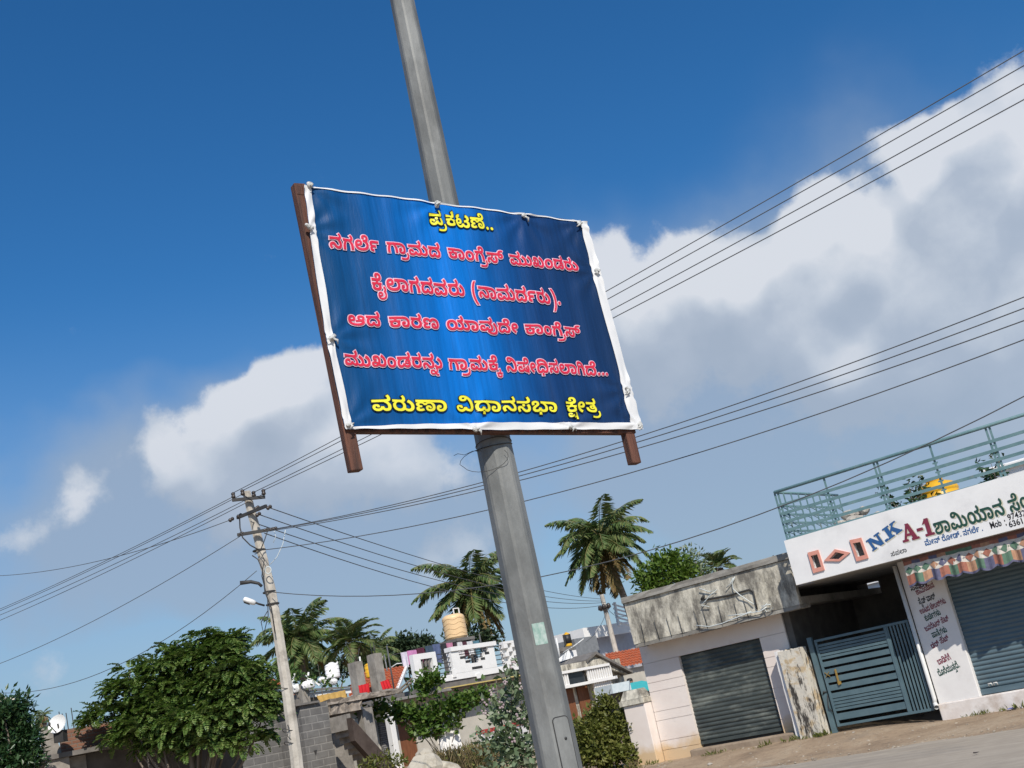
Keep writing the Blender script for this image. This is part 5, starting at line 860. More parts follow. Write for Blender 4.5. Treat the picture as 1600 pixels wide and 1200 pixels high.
# painted writing
def px_line(a, b_, k, hpx, units_w, hgt=790, skew=-.28):
    A = Vector(FF.px(a[0], a[1], k)); B = Vector(FF.px(b_[0], b_[1], k)); dx = B - A; wd = dx.length; dx.normalize(); dy = Vector((dx.y, -dx.x))
    T = Vector(FF.px(a[0] - hpx * .29, a[1] - hpx, k)); hh = abs((T - A).dot(dy)) / hgt
    return A, dx, dy, wd / units_w, hh
def paint_text(key, a, b_, k, hpx, mat_, par, name, w=0, off=.004, sp=300, sh=(0, 0)):
    A, dx, dy, kx, ky = px_line(a, b_, k, hpx, text_width(key, sp))
    for mb in text_words(key, lambda x, y: (A.x + dx.x * x * kx + dy.x * y * ky + sh[0], k + off, A.y + dx.y * x * kx + dy.y * y * ky + sh[1]), w, sp): mb.build(name, mat_, par)
def paint_latin(s, a, b_, k, hpx, mat_, par, name, w=0, off=.004, sh=(0, 0)):
    A, dx, dy, kx, ky = px_line(a, b_, k, hpx, sum(LATIN[c][0] for c in s), 100)
    mb = MB(); add_latin(mb, s, lambda x, y: (A.x + dx.x * x * kx + dy.x * y * ky + sh[0], k + off, A.y + dx.y * x * kx + dy.y * y * ky + sh[1]), w, 0)
    return mb.build(name, mat_, par)
FA = bpy.data.objects['fascia']
for off, mats_, dsh, w in ((.004, (m_cream,) * 3, (-.022, -.018), 0), (.008, (m_navyp, m_maroon, m_greenp), (0, 0), 0)):
    nm_ = 'lettering_shadow' if dsh[0] else 'lettering'
    paint_latin('N.K', (1364, 861), (1409, 829), YF, 19, mats_[0], FA, nm_, 3, off, dsh)
    paint_latin('A-1', (1412, 847), (1461, 834), YF, 25, mats_[1], FA, nm_, 3, off, dsh)
    A, dx, dy, kx, ky = px_line((1463, 836), (1576, 802), YF, 26, 5252)
    for mb in text_words('s1', lambda x, y: (A.x + dx.x * x * kx + dy.x * y * ky + dsh[0], YF + off, A.y + dx.y * x * kx + dy.y * y * ky + dsh[1]), -4): mb.build(nm_, mats_[2], FA)
paint_text('s2', (1446, 853), (1537, 829), YF, 10, m_navyp, FA, 'lettering', 0, .004)
paint_text('p1', (1393, 870), (1418, 862), YF, 8, m_blackp, FA, 'lettering', -14, .004)
def paint_font(s, a, b_, hpx, mat_, bold=.02):
    A, dx, dy, kx, ky = px_line(a, b_, YF, hpx, 1, 1); mb = MB()
    add_font(mb, s, lambda x, y: (A.x + dx.x * x * kx + dy.x * y * ky, YF + .004, A.y + dx.y * x * kx + dy.y * y * ky), 0, bold); mb.build('lettering', mat_, FA)
paint_font('Mob', (1549, 826), (1566, 821), 10, m_blackp); paint_font(':', (1572, 821), (1573.5, 820.5), 9, m_blackp)
paint_font('97432', (1576, 813), (1604, 805), 9, m_blackp); paint_font('63611', (1578, 824), (1605, 816), 9, m_blackp)
WL = bpy.data.objects['wall']
for key, a, b_, h, mt in (('p1', (1424, 924), (1450, 914), 10, m_blackp), ('p2', (1433, 930), (1461, 917), 10, m_maroon), ('p3', (1437, 945), (1463, 935), 11, m_blackp), ('p4', (1439, 960), (1479, 942), 10, m_maroon), ('p5', (1447, 971), (1471, 960), 11, m_greenp),
                          ('p6', (1447, 987), (1484, 969), 10, m_maroon), ('p7', (1458, 997), (1481, 987), 11, m_greenp), ('p8', (1457, 1014), (1484, 999), 10, m_maroon), ('p9', (1467, 1039), (1487, 1030), 11, m_maroon), ('p10', (1468, 1057), (1501, 1042), 12, m_greenp)):
    paint_text(key, a, b_, 0, h, mt, WL, 'lettering', 0, .004, 260)

# rooftop railing in pale blue paint
m_rail = M('pale_blue_rail_paint', (.105, .195, .21), (.155, .255, .265), scale=6, rough=.5, detail=8, dirt=(.27, .24, .18), dscale=2.2, dlo=.6, dhi=.75)
rl = thing('roof_railing', 'pale blue steel railing along the roof edge of the white shop', 'railing', FF.w(0, 0, 0), FF.rot)
YR = .9; ZR0, ZR1 = 4.06, 5.07; XL = 1.70; DB = -2.3
mb = MB(); mb.tube([(SR, YR, ZR1), (XL, YR, ZR1), (XL, YR - .01, ZR1)], .034, 8); mb.tube([(XL, YR, ZR1), (XL, DB, ZR1)], .03, 8); mb.build('top_rail', m_rail, rl)
for i in range(5):
    z = ZR0 + .02 + i * .175
    mb = MB(); mb.box(SR, XL, YR - .011, YR + .011, z - .029, z + .029); mb.box(XL - .011, XL + .011, DB, YR, z - .02, z + .02); mb.build('bar', m_rail, rl)
sp_ = [FF.px(x, y, YR)[0] for x, y in ((1306, 815), (1390, 793), (1475, 770), (1568, 745))]
step = (sp_[0] - sp_[3]) / 3
xs = [XL - .02] + [sp_[0] - step * i for i in range(8)]
for i, x in enumerate(xs):
    mb = MB()
    for dx in ((-.035, .035) if i % 2 == 0 else (0,)): mb.box(x + dx - .018, x + dx + .018, YR - .035, YR - .012, 3.9, ZR1 - .02)
    for j in range(4): mb.box(x - .05, x + .05, YR - .03, YR - .014, ZR0 + .1 + j * .175, ZR0 + .13 + j * .175)
    mb.build('post', m_rail, rl)
for y in np.linspace(YR - .35, DB, 9):
    mb = MB(); mb.box(XL - .03, XL - .012, y - .02, y + .02, 3.5, ZR1 - .02)
    for j in range(5): mb.bar((XL - .02, y, ZR0 - .06 + j * .175), (XL - .02, y + .33, ZR0 + .02 + j * .175), .012, .014)
    mb.build('post', m_rail, rl)

# patchwork awning
awc = [M('awning_' + n, c, tuple(x * .75 for x in c), rough=.85, scale=20, bump=.2, bscale=90) for n, c in (('rust', (.33, .13, .09)), ('green', (.10, .18, .125)), ('navy', (.11, .11, .18)), ('orange', (.43, .24, .15)), ('ivory', (.62, .57, .50)), ('darkred', (.20, .10, .08)))]
aw = thing('awning', 'scalloped patchwork cloth awning hanging under the painted shop fascia', 'awning', FF.o, FF.rot)
def aw_pt(x, t):      # t 0 top, 1 bottom
    f = x * 16; y = YF - .20 + .10 * t + (.035 * math.sin(f) + .02 * math.sin(f * 2.3 + 1)) * t + .02 * math.sin(x * 5) * t
    zb = .50 + .055 * abs(math.sin(x * 10.5)) + .02 * math.sin(x * 2.2)
    return (x, y, 3.14 - zb * t)
mb = MB(); PW = .165; x0 = -.42; n = 30; SUBX = 6
seq = [0, 1, 3, 2, 0, 1, 0, 3, 1, 2]
for i in range(n):
    for a in range(SUBX):
        xa = x0 - PW * (i + a / SUBX); xb = x0 - PW * (i + (a + 1) / SUBX)
        rows = [(0, .12, 5), (.12, .24, (seq[(i * 3) % 10])), (.24, .30, 4), (.30, .60, 4), (.60, .93, seq[i % 10]), (.93, 1.0, 2)]
        for t0, t1, mi in rows:
            mb.quad(aw_pt(xa, t0), aw_pt(xb, t0), aw_pt(xb, t1), aw_pt(xa, t1), mi)
mb.sm = [True] * len(mb.f)
for i in range(n):
    xc = x0 - PW * (i + .5); mi = seq[(i * 7 + 1) % 10]
    def lift(x, t): p = aw_pt(x, t); return (p[0], p[1] + .006, p[2])
    mb.add([lift(xc, .31), lift(xc + PW * .5, .45), lift(xc, .59), lift(xc - PW * .5, .45)], [(0, 1, 2), (0, 2, 3)], mi)
mb.build('valance', awc, aw)
mb = MB(); rr = random.Random(5)
for a in range(10):
    ya = YF - .19 - a * .08; yb = ya - .08
    def sp(y, t): return (x0 - .04 + .045 * math.sin(y * 21) * t + .02 * t, y, 3.14 - (.50 + .04 * abs(math.sin(y * 14))) * t)
    for t0, t1, mi in ((0, .22, 5), (.22, .5, 4 if a % 2 else 3), (.5, .95, seq[(a // 2) % 10]), (.95, 1, 2)): mb.quad(sp(ya, t0), sp(yb, t0), sp(yb, t1), sp(ya, t1), mi)
mb.build('side_flap', awc, aw)

# things on the shop roof
m_tanky = M('yellow_plastic_tank', (.72, .40, .02), (.66, .36, .02), rough=.4, scale=6)
m_blk = M('black_plastic', (.02, .02, .022), (.03, .03, .03), rough=.5)
def water_tank(name, label, P, r, h, mat_, lid=True, rings=3, group=None, rot=0):
    t = thing(name, label, 'water tank', P, rot, group); mb = MB(); prof = [(r * .93, 0), (r, h * .04)]
    for i in range(rings):
        z0 = h * (.08 + .72 * i / rings); z1 = h * (.08 + .72 * (i + 1) / rings); prof += [(r, z0), (r, z1 - h * .05), (r * .965, z1 - h * .035), (r * .965, z1 - h * .015), (r, z1)]
    prof += [(r * .97, h * .84), (r * .8, h * .91), (r * .42, h * .96)]
    mb.lathe(prof, n=28); mb.build('body', mat_, t)
    mb = MB(); mb.lathe([(r * .4, h * .955), (r * .4, h), (r * .2, h * 1.02)], n=16); mb.build('lid', mat_, t); return t
P = FF.w(*[FF.px(1466, 772, -1.2)[0], -1.2], 3.34)
tk = water_tank('water_tank', 'bright yellow plastic water tank behind the pale blue roof railing', P, .43, 1.33, m_tanky)
mb = MB(); mb.tube([(.2, .42, .9), (.25, .45, .7), (.2, .47, .5)], .012, 5); mb.tube([(.1, .44, 1.0), (.12, .47, .75), (-.05, .47, .5)], .01, 5); mb.build('pipe', m_blk, tk)
hx, hz = FF.px(1575, 742, -2.5)
hd = thing('roof_cabin', 'small white flat-roofed cabin on the shop roof at the right', 'roof cabin', FF.w(hx, -2.5, 3.34), FF.rot)
mb = MB(); mb.box(-2.2, .38, -1.6, 0, 0, hz + .12 - 3.34); mb.build('wall', m_fascia, hd)
mb = MB(); mb.box(-2.3, .46, -1.7, .1, hz + .12 - 3.34, hz + .24 - 3.34); mb.build('roof', m_fascia, hd, bevel=.03)
m_stone = M('grey_beige_stone', (.34, .31, .27), (.46, .43, .38), scale=5, rough=.95, detail=10, bump=.6, bscale=14, dirt=(.2, .18, .15), dscale=3)
rx, rz = FF.px(1342, 802, -1.5)
rb = thing('rubble_heap', 'broken grey masonry heaped on the roof behind the left end of the railing', 'rubble', FF.w(rx, -1.5, 3.34), FF.rot)
rr = random.Random(4); mb = MB()
for i in range(44):
    x = rr.uniform(-.62, .55); hgt = max(.1, 1.32 - abs(x - .1) * .9); mb.rock((x, rr.uniform(-.4, .3), rr.uniform(0, hgt)), rr.uniform(.12, .24), 0, i, .75)
mb.build('stones', m_stone, rb)
# ------------------------------------------------------------------ passage and gate
m_gate = M('blue_grey_gate_paint', (.075, .125, .15), (.105, .165, .19), scale=3, rough=.45, detail=8, dirt=(.12, .15, .16), dscale=2.5, dlo=.58, dhi=.8)
m_brass = M('brass', (.42, .27, .08), (.5, .33, .1), rough=.35, metallic=.6)
gt = thing('gate', 'blue-grey slatted steel gate with a brass handle between the two shops', 'gate', FF.o, FF.rot)
GY = -.02; gx0, gx1, gz0, gz1 = .12, 2.15, .30, 2.05
mb = MB()
mb.box(gx0, gx1, GY - .025, GY + .025, gz1 - .05, gz1); mb.box(gx0, gx1, GY - .025, GY + .025, gz0, gz0 + .05)
mb.box(gx0, gx0 + .05, GY - .025, GY + .025, gz0 + .05, gz1 - .05); mb.box(gx1 - .05, gx1, GY - .025, GY + .025, gz0 + .05, gz1 - .05)
mb.box(.58, .64, GY - .024, GY + .026, gz0 + .05, gz1 - .05); mb.build('frame', m_gate, gt, bevel=.004)
z = gz0 + .12
heights = [.13, .05, .05, .05, .05, .10, .11, .11, .11, .10, .05, .05, .05, .05, .05, .05]
gapz = [.05, .014, .014, .014, .014, .05, .05, .05, .05, .05, .014, .014, .014, .014, .014, .014]
for hgt, gp in zip(heights, gapz):
    if z + hgt > gz1 - .06: break
    mb = MB(); mb.box(.64, gx1 - .05, GY - .012, GY + .012, z, z + hgt); mb.build('slat', m_gate, gt); z += hgt + gp
for i in range(6):
    x = gx0 + .085 + i * .07; mb = MB(); mb.box(x, x + .034, GY - .012, GY + .012, gz0 + .05, gz1 - .05); mb.build('bar', m_gate, gt)
hx, hz = FF.px(1308, 1057, GY + .04)
mb = MB(); mb.box(hx - .02, hx + .02, GY + .03, GY + .05, hz - .17, hz + .15); mb.box(hx - .05, hx + .03, GY + .03, GY + .045, hz - .16, hz - .1); mb.build('handle', m_brass, gt, bevel=.006)
hx, hz = FF.px(1293, 1054, GY + .03)
mb = MB(); mb.bar((hx - .05, GY + .035, hz - .05), (hx + .05, GY + .035, hz + .05), .018, .01); mb.bar((hx - .05, GY + .037, hz + .05), (hx + .05, GY + .037, hz - .05), .018, .01); mb.build('ornament', m_brass, gt)
mb = MB(); mb.box(2.19, 2.29, GY - .05, GY + .05, .1, 2.12); mb.build('post', m_gate, gt, bevel=.004)
mb = MB(); mb.tube([(2.17, GY + .04, 1.0), (2.22, GY + .09, 1.02), (2.24, GY + .06, .98)], .014, 6); mb.tube([(2.16, GY + .06, .95), (2.2, GY + .08, .7), (2.15, GY + .06, .6)], .01, 6); mb.build('chain', m_dark, gt)
m_darkwall = M('dark_plaster', (.08, .075, .07), (.13, .12, .11), scale=3, rough=.9, bump=.3)  # dark plaster shared by the passage, side, shed and kiosk walls
pw = thing('passage_wall', 'dark plastered wall closing the shaded passage behind the slatted gate', 'wall', FF.o, FF.rot)
YB = -3.6
hx0, hz0 = FF.px(1344, 933, YB); hx1, hz1 = FF.px(1373, 910, YB)
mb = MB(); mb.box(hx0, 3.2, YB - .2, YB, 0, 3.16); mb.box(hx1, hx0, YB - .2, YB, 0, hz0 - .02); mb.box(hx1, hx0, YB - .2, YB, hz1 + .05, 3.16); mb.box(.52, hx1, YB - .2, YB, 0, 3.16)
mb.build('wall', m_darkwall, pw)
rw = thing('rear_house', 'sunlit white house wall glimpsed through the opening above the gate', 'house', FF.w(FF.px(1358, 920, YB - 5)[0], YB - 5, 0), FF.rot)
mb = MB(); mb.box(-2.5, 1.9, -2.5, 0, 0, FF.px(1358, 913, YB - 5)[1]); mb.build('wall', m_fascia, rw)
mb = MB(); mb.box(-2.6, 2.0, -2.6, .12, FF.px(1358, 913, YB - 5)[1], FF.px(1358, 913, YB - 5)[1] + .1); mb.build('roof', m_fascia, rw)
P = FF.w(FF.px(1353, 910, YB - 5.4)[0], YB - 5.4, FF.px(1358, 913, YB - 5)[1] + .1)
water_tank('water_tank', 'small yellow tank top seen through the opening above the gate', P, .3, .45, m_tanky)

# crumbling gate pillar
m_peel, nt, b = newmat('peeling_lime_plaster'); b.inputs['Roughness'].default_value = .95; v = tcoord(nt)
c = nramp(nt, nnoise(nt, v, 2.2, 10, .72), [(.3, (.52, .49, .43)), (.50, (.60, .56, .48)), (.56, (.50, .38, .23)), (.62, (.52, .43, .30)), (.75, (.58, .53, .45))])
c = nmix(nt, nramp(nt, nnoise(nt, tcoord(nt, (2.6, 2.6, .6)), 2.4, 10, .72), [(.52, (0, 0, 0)), (.58, (1, 1, 1))]), c, (.05, .045, .04))
nt.links.new(c, b.inputs['Base Color']); nbump(nt, b, nnoise(nt, v, 12, 10, .75), .6, .03)
gp = thing('gate_pillar', 'crumbling plaster gate pillar with ochre and black stains left of the slatted gate', 'pillar', FF.w(2.62, .12), FF.rot)
def wall_block(mb, x0, x1, y0, y1, z0, z1, j=.02, nz=9, nx=4, seed=1, m=0):
    rr = random.Random(seed); vs = []; fs = []; ring = []
    base_pts = [(x0 + (x1 - x0) * i / nx, y0) for i in range(nx)] + [(x1, y0 + (y1 - y0) * i / nx) for i in range(nx)] + [(x1 - (x1 - x0) * i / nx, y1) for i in range(nx)] + [(x0, y1 - (y1 - y0) * i / nx) for i in range(nx)]
    n = len(base_pts)
    for k in range(nz + 1):
        z = z0 + (z1 - z0) * k / nz
        for x, y in base_pts: vs.append((x + rr.uniform(-j, j), y + rr.uniform(-j, j), z + rr.uniform(-j, j) * (1 if 0 < k else 0)))
    for k in range(nz):
        for i in range(n): fs.append((k * n + i, k * n + (i + 1) % n, (k + 1) * n + (i + 1) % n, (k + 1) * n + i))
    fs.append(tuple(nz * n + i for i in range(n))); mb.add(vs, fs, m)
mb = MB(); wall_block(mb, -.26, .24, -.22, .2, 0, 1.97, .007, 10, 5, 2); mb.build('shaft', m_peel, gp)
mb = MB(); wall_block(mb, .245, .36, -.12, .12, 0, 1.99, .01, 10, 2, 3); mb.build('edge_strip', m_wwall, gp)
mb = MB()
rr = random.Random(6)
for i in range(7): mb.rock((rr.uniform(-.2, .2), rr.uniform(-.17, .12), 1.955), rr.uniform(.04, .07), 0, i, .6)
mb.build('broken_top', m_peel, gp)

# ------------------------------------------------------------------ pink shop with the stained parapet
m_pink, nt, b = newmat('pale_pink_plaster'); b.inputs['Roughness'].default_value = .85; v = tcoord(nt)
c = nramp(nt, nnoise(nt, v, 1.6, 8), [(.3, (.70, .61, .555)), (.7, (.765, .70, .65))])
c = nmix(nt, nramp(nt, nnoise(nt, v, 2.4, 10, .72), [(.6, (0, 0, 0)), (.85, (.7, .7, .7))]), c, (.45, .38, .35))
sx = nt.nodes.new('ShaderNodeSeparateXYZ'); nt.links.new(v, sx.inputs[0])
zz = nm('ADD', sx.outputs[2], nm('MULTIPLY', nm('SUBTRACT', nnoise(nt, v, 1.7, 6), .5), .7))
c = nmix(nt, nramp(nt, zz, [(.42, (1, 1, 1)), (.62, (0, 0, 0))]), c, (.60, .44, .27))     # rain-splashed earth stain
nt.links.new(c, b.inputs['Base Color']); nbump(nt, b, nnoise(nt, v, 14, 8, .65), .15)
m_stain, nt, b = newmat('rain_stained_parapet'); b.inputs['Roughness'].default_value = .95; v = tcoord(nt)
c = nramp(nt, nnoise(nt, v, 1.5, 10, .72), [(.32, (.48, .45, .37)), (.5, (.66, .62, .52)), (.7, (.70, .64, .50))])
c = nmix(nt, nramp(nt, nnoise(nt, tcoord(nt, (1.8, 1, .7)), 1.7, 11, .75), [(.42, (0, 0, 0)), (.60, (.88, .88, .88))]), c, (.115, .105, .09))
c = nmix(nt, nramp(nt, nnoise(nt, tcoord(nt, (9, 1, .35)), 2, 6, .6), [(.6, (0, 0, 0)), (.8, (.3, .3, .3))]), c, (.12, .11, .10))
nt.links.new(c, b.inputs['Base Color']); nbump(nt, b, nnoise(nt, v, 10, 10, .7), .5, .03)
m_cope = M('grey_weathered_coping', (.24, .225, .20), (.36, .34, .30), scale=4, rough=.95, detail=10, bump=.5, dirt=(.09, .085, .08), dscale=2)
m_shut2 = M('dark_green_grey_shutter', (.04, .05, .05), (.065, .078, .074), scale=2, rough=.55, stretch=(1, 1, 2.5), detail=10, dirt=(.16, .175, .155), dscale=1.1, dlo=.52, dhi=.68)  # pale patches are dust plus a highlight put into the colour
m_step = M('earthy_step', (.24, .18, .13), (.33, .26, .19), scale=5, rough=.95, bump=.5)
s2 = thing('shop', 'pale pink shop with a black-stained parapet and a closed dark shutter', 'shop', FF.o, FF.rot)
YW = -.1; XA, XB = 3.40, 5.48; XE = 6.45; XR = 2.75; ZS0, ZS1 = .40, 2.34
mb = MB()
gz = [.0, .42, .86, 1.05, 1.52, 1.95, 2.15]
def coursed(x0, x1, zs):
    for i in range(len(zs) - 1): mb.box(x0, x1, YW - .3, YW, zs[i] + (.012 if i else 0), zs[i + 1])
    mb.box(x0 + .006, x1 - .006, YW - .29, YW - .012, zs[0], zs[-1])
coursed(XB, XE, [0, .42, .62, 1.06, 1.26, 1.70, 1.90, ZS1])
coursed(XR + .02, XA, [.2, .62, 1.06, 1.26, 1.70, 1.90, ZS1])
mb.box(XR + .02, XE, YW - .3, YW, ZS1 + .006, 2.80)
mb.box(XE - .2, XE - .003, -5, YW - .3, 0, 2.8); mb.box(XR + .02, XE, -5, -4.8, 0, 2.8)
mb.build('wall', m_pink, s2)
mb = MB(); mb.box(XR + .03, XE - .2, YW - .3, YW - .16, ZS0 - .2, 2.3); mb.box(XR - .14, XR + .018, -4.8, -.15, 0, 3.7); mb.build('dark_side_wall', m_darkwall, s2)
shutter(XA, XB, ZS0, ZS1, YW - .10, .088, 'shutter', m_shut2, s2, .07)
mb = MB(); mb.box(XA - .62, XB + .12, YW + .002, YW + .28, -.1, ZS0 - .05); mb.build('step', m_step, s2, bevel=.03)
YP = .4
mb = MB(); wall_block(mb, 2.05, 6.24, YP - .14, YP, 2.80, 3.74, .006, 6, 14, 11); mb.build('parapet', m_stain, s2)
mb = MB(); wall_block(mb, 2.06, 6.22, YP - .5, YP - .01, 2.72, 2.795, .014, 1, 22, 13); mb.build('drip_edge', m_cope, s2)
mb = MB(); mb.box(2.05, 6.22, -5, YP - .145, 2.80, 2.95); mb.box(6.1, 6.24, -5, YP - .145, 2.96, 3.73); mb.build('roof_slab', m_cope, s2)
mb = MB(); wall_block(mb, 2.0, 6.28, YP - .20, YP + .05, 3.745, 3.87, .012, 2, 22, 12); mb.build('coping', m_cope, s2)
mb = MB()
for (x, y) in ((1003, 981), (1026, 977), (1045, 973), (1062, 968), (1088, 960), (1100, 955), (1124, 952), (1149, 950), (1165, 945)):
    s, zv = FF.px(x, y, YP); mb.tube([(s, YP + .015, 2.78), (s + .02 * math.sin(x), YP + .03, zv + .12)], .006, 5)
for (pts, r) in ((((1097, 937), (1108, 936), (1140, 930), (1172, 921), (1178, 924), (1184, 952)), .02), (((1101, 930), (1097, 937)), .03)):
    mb.tube([(FF.px(x, y, YP)[0], YP + .03, FF.px(x, y, YP)[1]) for x, y in pts], r, 6)
mb.build('rusty_rod', m_dark, s2)
mb = MB(); rr = random.Random(9)
for pts in (((1150, 901), (1146, 910), (1147, 920), (1158, 929), (1170, 938), (1180, 944)), ((1148, 903), (1143, 912), (1137, 918)), ((1095, 919), (1110, 925), (1122, 921), (1112, 930), (1104, 939), (1098, 945), (1110, 948)),
            ((1090, 977), (1110, 979), (1130, 974), (1150, 966), (1170, 958), (1190, 955), (1200, 948)), ((1140, 962), (1155, 960), (1166, 959), (1176, 955)), ((1192, 952), (1200, 943), (1210, 950), (1200, 956), (1192, 947), (1206, 944))):
    mb.tube([(FF.px(x, y, YP)[0], YP + .04 + rr.uniform(0, .04), FF.px(x, y, YP)[1]) for x, y in pts], .011, 5)
tag(mb.build('loose_cable', m_pale, None, FF.o), 'tangle of pale loose cables draped over the black-stained parapet', 'cable').rotation_euler = (0, 0, FF.rot)
pr = thing('boundary_pier', 'low white boundary pier with a stained stepped cap beside the pink shop', 'pier', FF.w(6.75, .05), FF.rot)
mb = MB(); mb.box(-.28, .30, -.3, .14, 0, 1.52); mb.build('shaft', m_pink, pr, bevel=.015)
mb = MB(); mb.box(-.3, .36, -.33, .19, 1.525, 1.64); mb.hexa([(-.27, -.3, 1.645), (.33, -.3, 1.645), (.33, .16, 1.645), (-.27, .16, 1.645)], [(-.15, -.2, 1.85), (.25, -.2, 1.85), (.25, .07, 1.85), (-.15, .07, 1.85)]); mb.build('cap', m_stain, pr)
# loose stones and litter on the verge
for i, (x, y, r, lab) in enumerate(((1240, 1155, .13, 'large pale stone lying before the pink shop step'), (1255, 1154, .05, 'small pale stone beside the large stone at the step'), (1109, 1192, .06, 'small stone lying on the earth below the dark shutter'),
                                    (1335, 1149, .03, 'tiny white chip on the earth left of the shop plinth'), (1140, 1174, .05, 'flat brown stone on the earth before the dark shutter'))):
    P = CAM + ray(x, y) * ((.14 - EYE) / ray(x, y).z); P.z = ground_z(P.x, P.y) + r * .3
    mb = MB(); mb.rock((0, 0, 0), r, 0, 20 + i, .6); tag(mb.build('stone', m_stone, None, P), lab, 'stone', 'stones on the verge')

# grit and weeds along the verge
def verge_point(): s = random.uniform(-3, 9); n = random.choice((random.gauss(2.9, .3), random.uniform(.3, 3.2))); P = FF.w(s, max(.15, n)); return Vector((P.x, P.y, max(ground_z(P.x, P.y), .02)))
mb = MB()
for i in range(420): P = verge_point(); mb.rock(P, random.choice((.012, .016, .02, .03)), 0, i, .6)
m_grit = M('roadside_grit', (.25, .21, .165), (.40, .35, .28), scale=2, rough=.95)
tag(mb.build('gravel', m_grit), 'loose grit and small stones strewn along the road edge', 'gravel', None, 'stuff')
# ------------------------------------------------------------------ white house with roof terrace
m_hwhite = M('white_house_paint', (.80, .79, .77), (.74, .73, .71), scale=3, rough=.8, dirt=(.5, .48, .45), dscale=1.0, dlo=.6, dhi=.9)
m_hcream = M('cream_house_wall', (.42, .40, .35), (.50, .47, .41), scale=2, rough=.85)
m_eave = M('dark_grey_eave', (.13, .12, .11), (.2, .185, .17), scale=3, rough=.9, detail=10)
m_tile = M('orange_clay_tile', (.50, .135, .055), (.36, .095, .04), scale=6, rough=.8, detail=8, dirt=(.22, .10, .07), dscale=3)
m_door = M('brown_door_wood', (.14, .05, .022), (.20, .08, .035), scale=6, rough=.6, stretch=(5, 1, .6))
m_clad = brickM('stone_cladding', (.17, .165, .16), (.26, .25, .24), (.05, .05, .05), .45, .07, .012)
m_glass = M('dark_window_glass', (.02, .025, .03), (.03, .035, .04), rough=.12)
m_yeltrim = M('yellow_trim_paint', (.52, .40, .12), (.58, .46, .18), rough=.7)
hs_ = thing('house', 'white house with a stepped roof-terrace parapet and grey eaves beyond the bushes', 'house', HF.o, HF.rot)
ZG = .35
mb = MB()
mb.box(-3.6, 4.6, .7, 7, ZG, 3.24); mb.build('wall', m_hcream, hs_)
mb = MB(); mb.hexa([(-4.0, -.55, 3.12), (-.5, -.55, 3.16), (-.5, 7, 3.16), (-4.0, 7, 3.12)], [(-4.0, -.5, 3.2), (-.5, -.5, 3.26), (-.5, 7, 3.5), (-4.0, 7, 3.5)]); mb.box(-.495, 4.9, -.25, 7, 3.245, 3.5); mb.build('eave', m_eave, hs_)
mb = MB(); mb.box(-.6, 4.9, -.28, -.255, 3.25, 3.29); mb.build('trim', m_yeltrim, hs_)
mb = MB()
mb.box(-.52, 4.9, -.3, -.05, 3.505, 3.72)                                     # ledge
mb.box(-1.66, -1.32, -.1, .1, 3.72, 4.62); mb.box(-.74, -.54, -.1, .1, 3.72, 4.62); mb.box(-1.318, -.742, -.1, .1, 4.42, 4.62); mb.box(-1.318, -.742, -.1, .1, 3.72, 3.88); mb.box(-1.66, -.54, -.1, .1, 3.505, 3.718)
mb.build('ledge', m_hwhite, hs_)
mb = MB(); mb.box(.0, 2.42, -.36, .0, 4.52, 4.68)
mb.box(.02, .42, -.3, -.05, 3.725, 4.515); mb.box(1.98, 2.3, -.3, -.05, 3.725, 4.515)
for x0, x1, z0, z1 in ((.425, .66, 3.725, 4.33), (1.74, 1.975, 3.725, 4.33), (.665, .9, 3.725, 4.16), (1.5, 1.735, 3.725, 4.16), (.905, 1.495, 3.725, 4.0)): mb.box(x0, x1, -.3, -.06, z0, z1)
mb.box(-.1, .06, -.34, -.3, 3.6, 3.9); mb.box(1.1, 1.3, -.34, -.3, 3.42, 3.6)
mb.build('stepped_parapet', m_hwhite, hs_)
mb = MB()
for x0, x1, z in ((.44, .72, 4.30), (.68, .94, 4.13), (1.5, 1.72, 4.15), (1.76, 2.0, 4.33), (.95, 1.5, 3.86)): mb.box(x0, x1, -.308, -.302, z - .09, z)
mb.build('slot_shade_strip', m_dark, hs_)  # thin dark strips on the parapet face stand for slit shadows
mb = MB()
for i in range(5): mb.box(-.54, .03, -.2, -.16, 3.8 + i * .17, 3.83 + i * .17); mb.box(2.305, 2.85, -.2, -.16, 3.8 + i * .17, 3.83 + i * .17); mb.box(.42, 1.98, -.18, -.15, 4.1 + i * .09, 4.125 + i * .09) if i < 5 else None
mb.build('railing_bar', m_dark, hs_)
mb = MB()
for x in (-1.2, -1.02, -.86): mb.lathe([(.03, 0), (.07, .08), (.03, .25), (.06, .4), (.03, .54)], (x, 0, 3.88), 8)
mb.build('baluster', m_eave, hs_)
mb = MB()
for i in range(5):
    for j in range(6):
        if (i + j) % 2 == 0: mb.box(2.86 + j * .23, 3.09 + j * .23 - .004, -.3, -.1, 3.73 + i * .16, 3.89 + i * .16 - .004)
mb.box(2.86, 4.24, -.3, -.08, 4.53, 4.62); mb.box(2.86, 4.24, -.095, -.05, 3.72, 4.53); mb.build('lattice_parapet', m_hwhite, hs_)
mb = MB(); mb.box(-3.50, -3.28, -.45, -.2, ZG, 2.7); mb.box(-3.56, -3.22, -.5, -.15, 2.705, 2.82); mb.box(-3.53, -3.25, -.48, -.17, 2.825, 3.11); mb.build('column', m_hwhite, hs_, bevel=.015)
mb = MB(); mb.box(-3.1, -2.4, .6, .69, ZG, 2.62); mb.build('stone_panel', m_clad, hs_)
mb = MB(); mb.box(-2.3, -1.55, .62, .7, ZG, 2.45); d1 = mb.build('door', m_door, hs_)
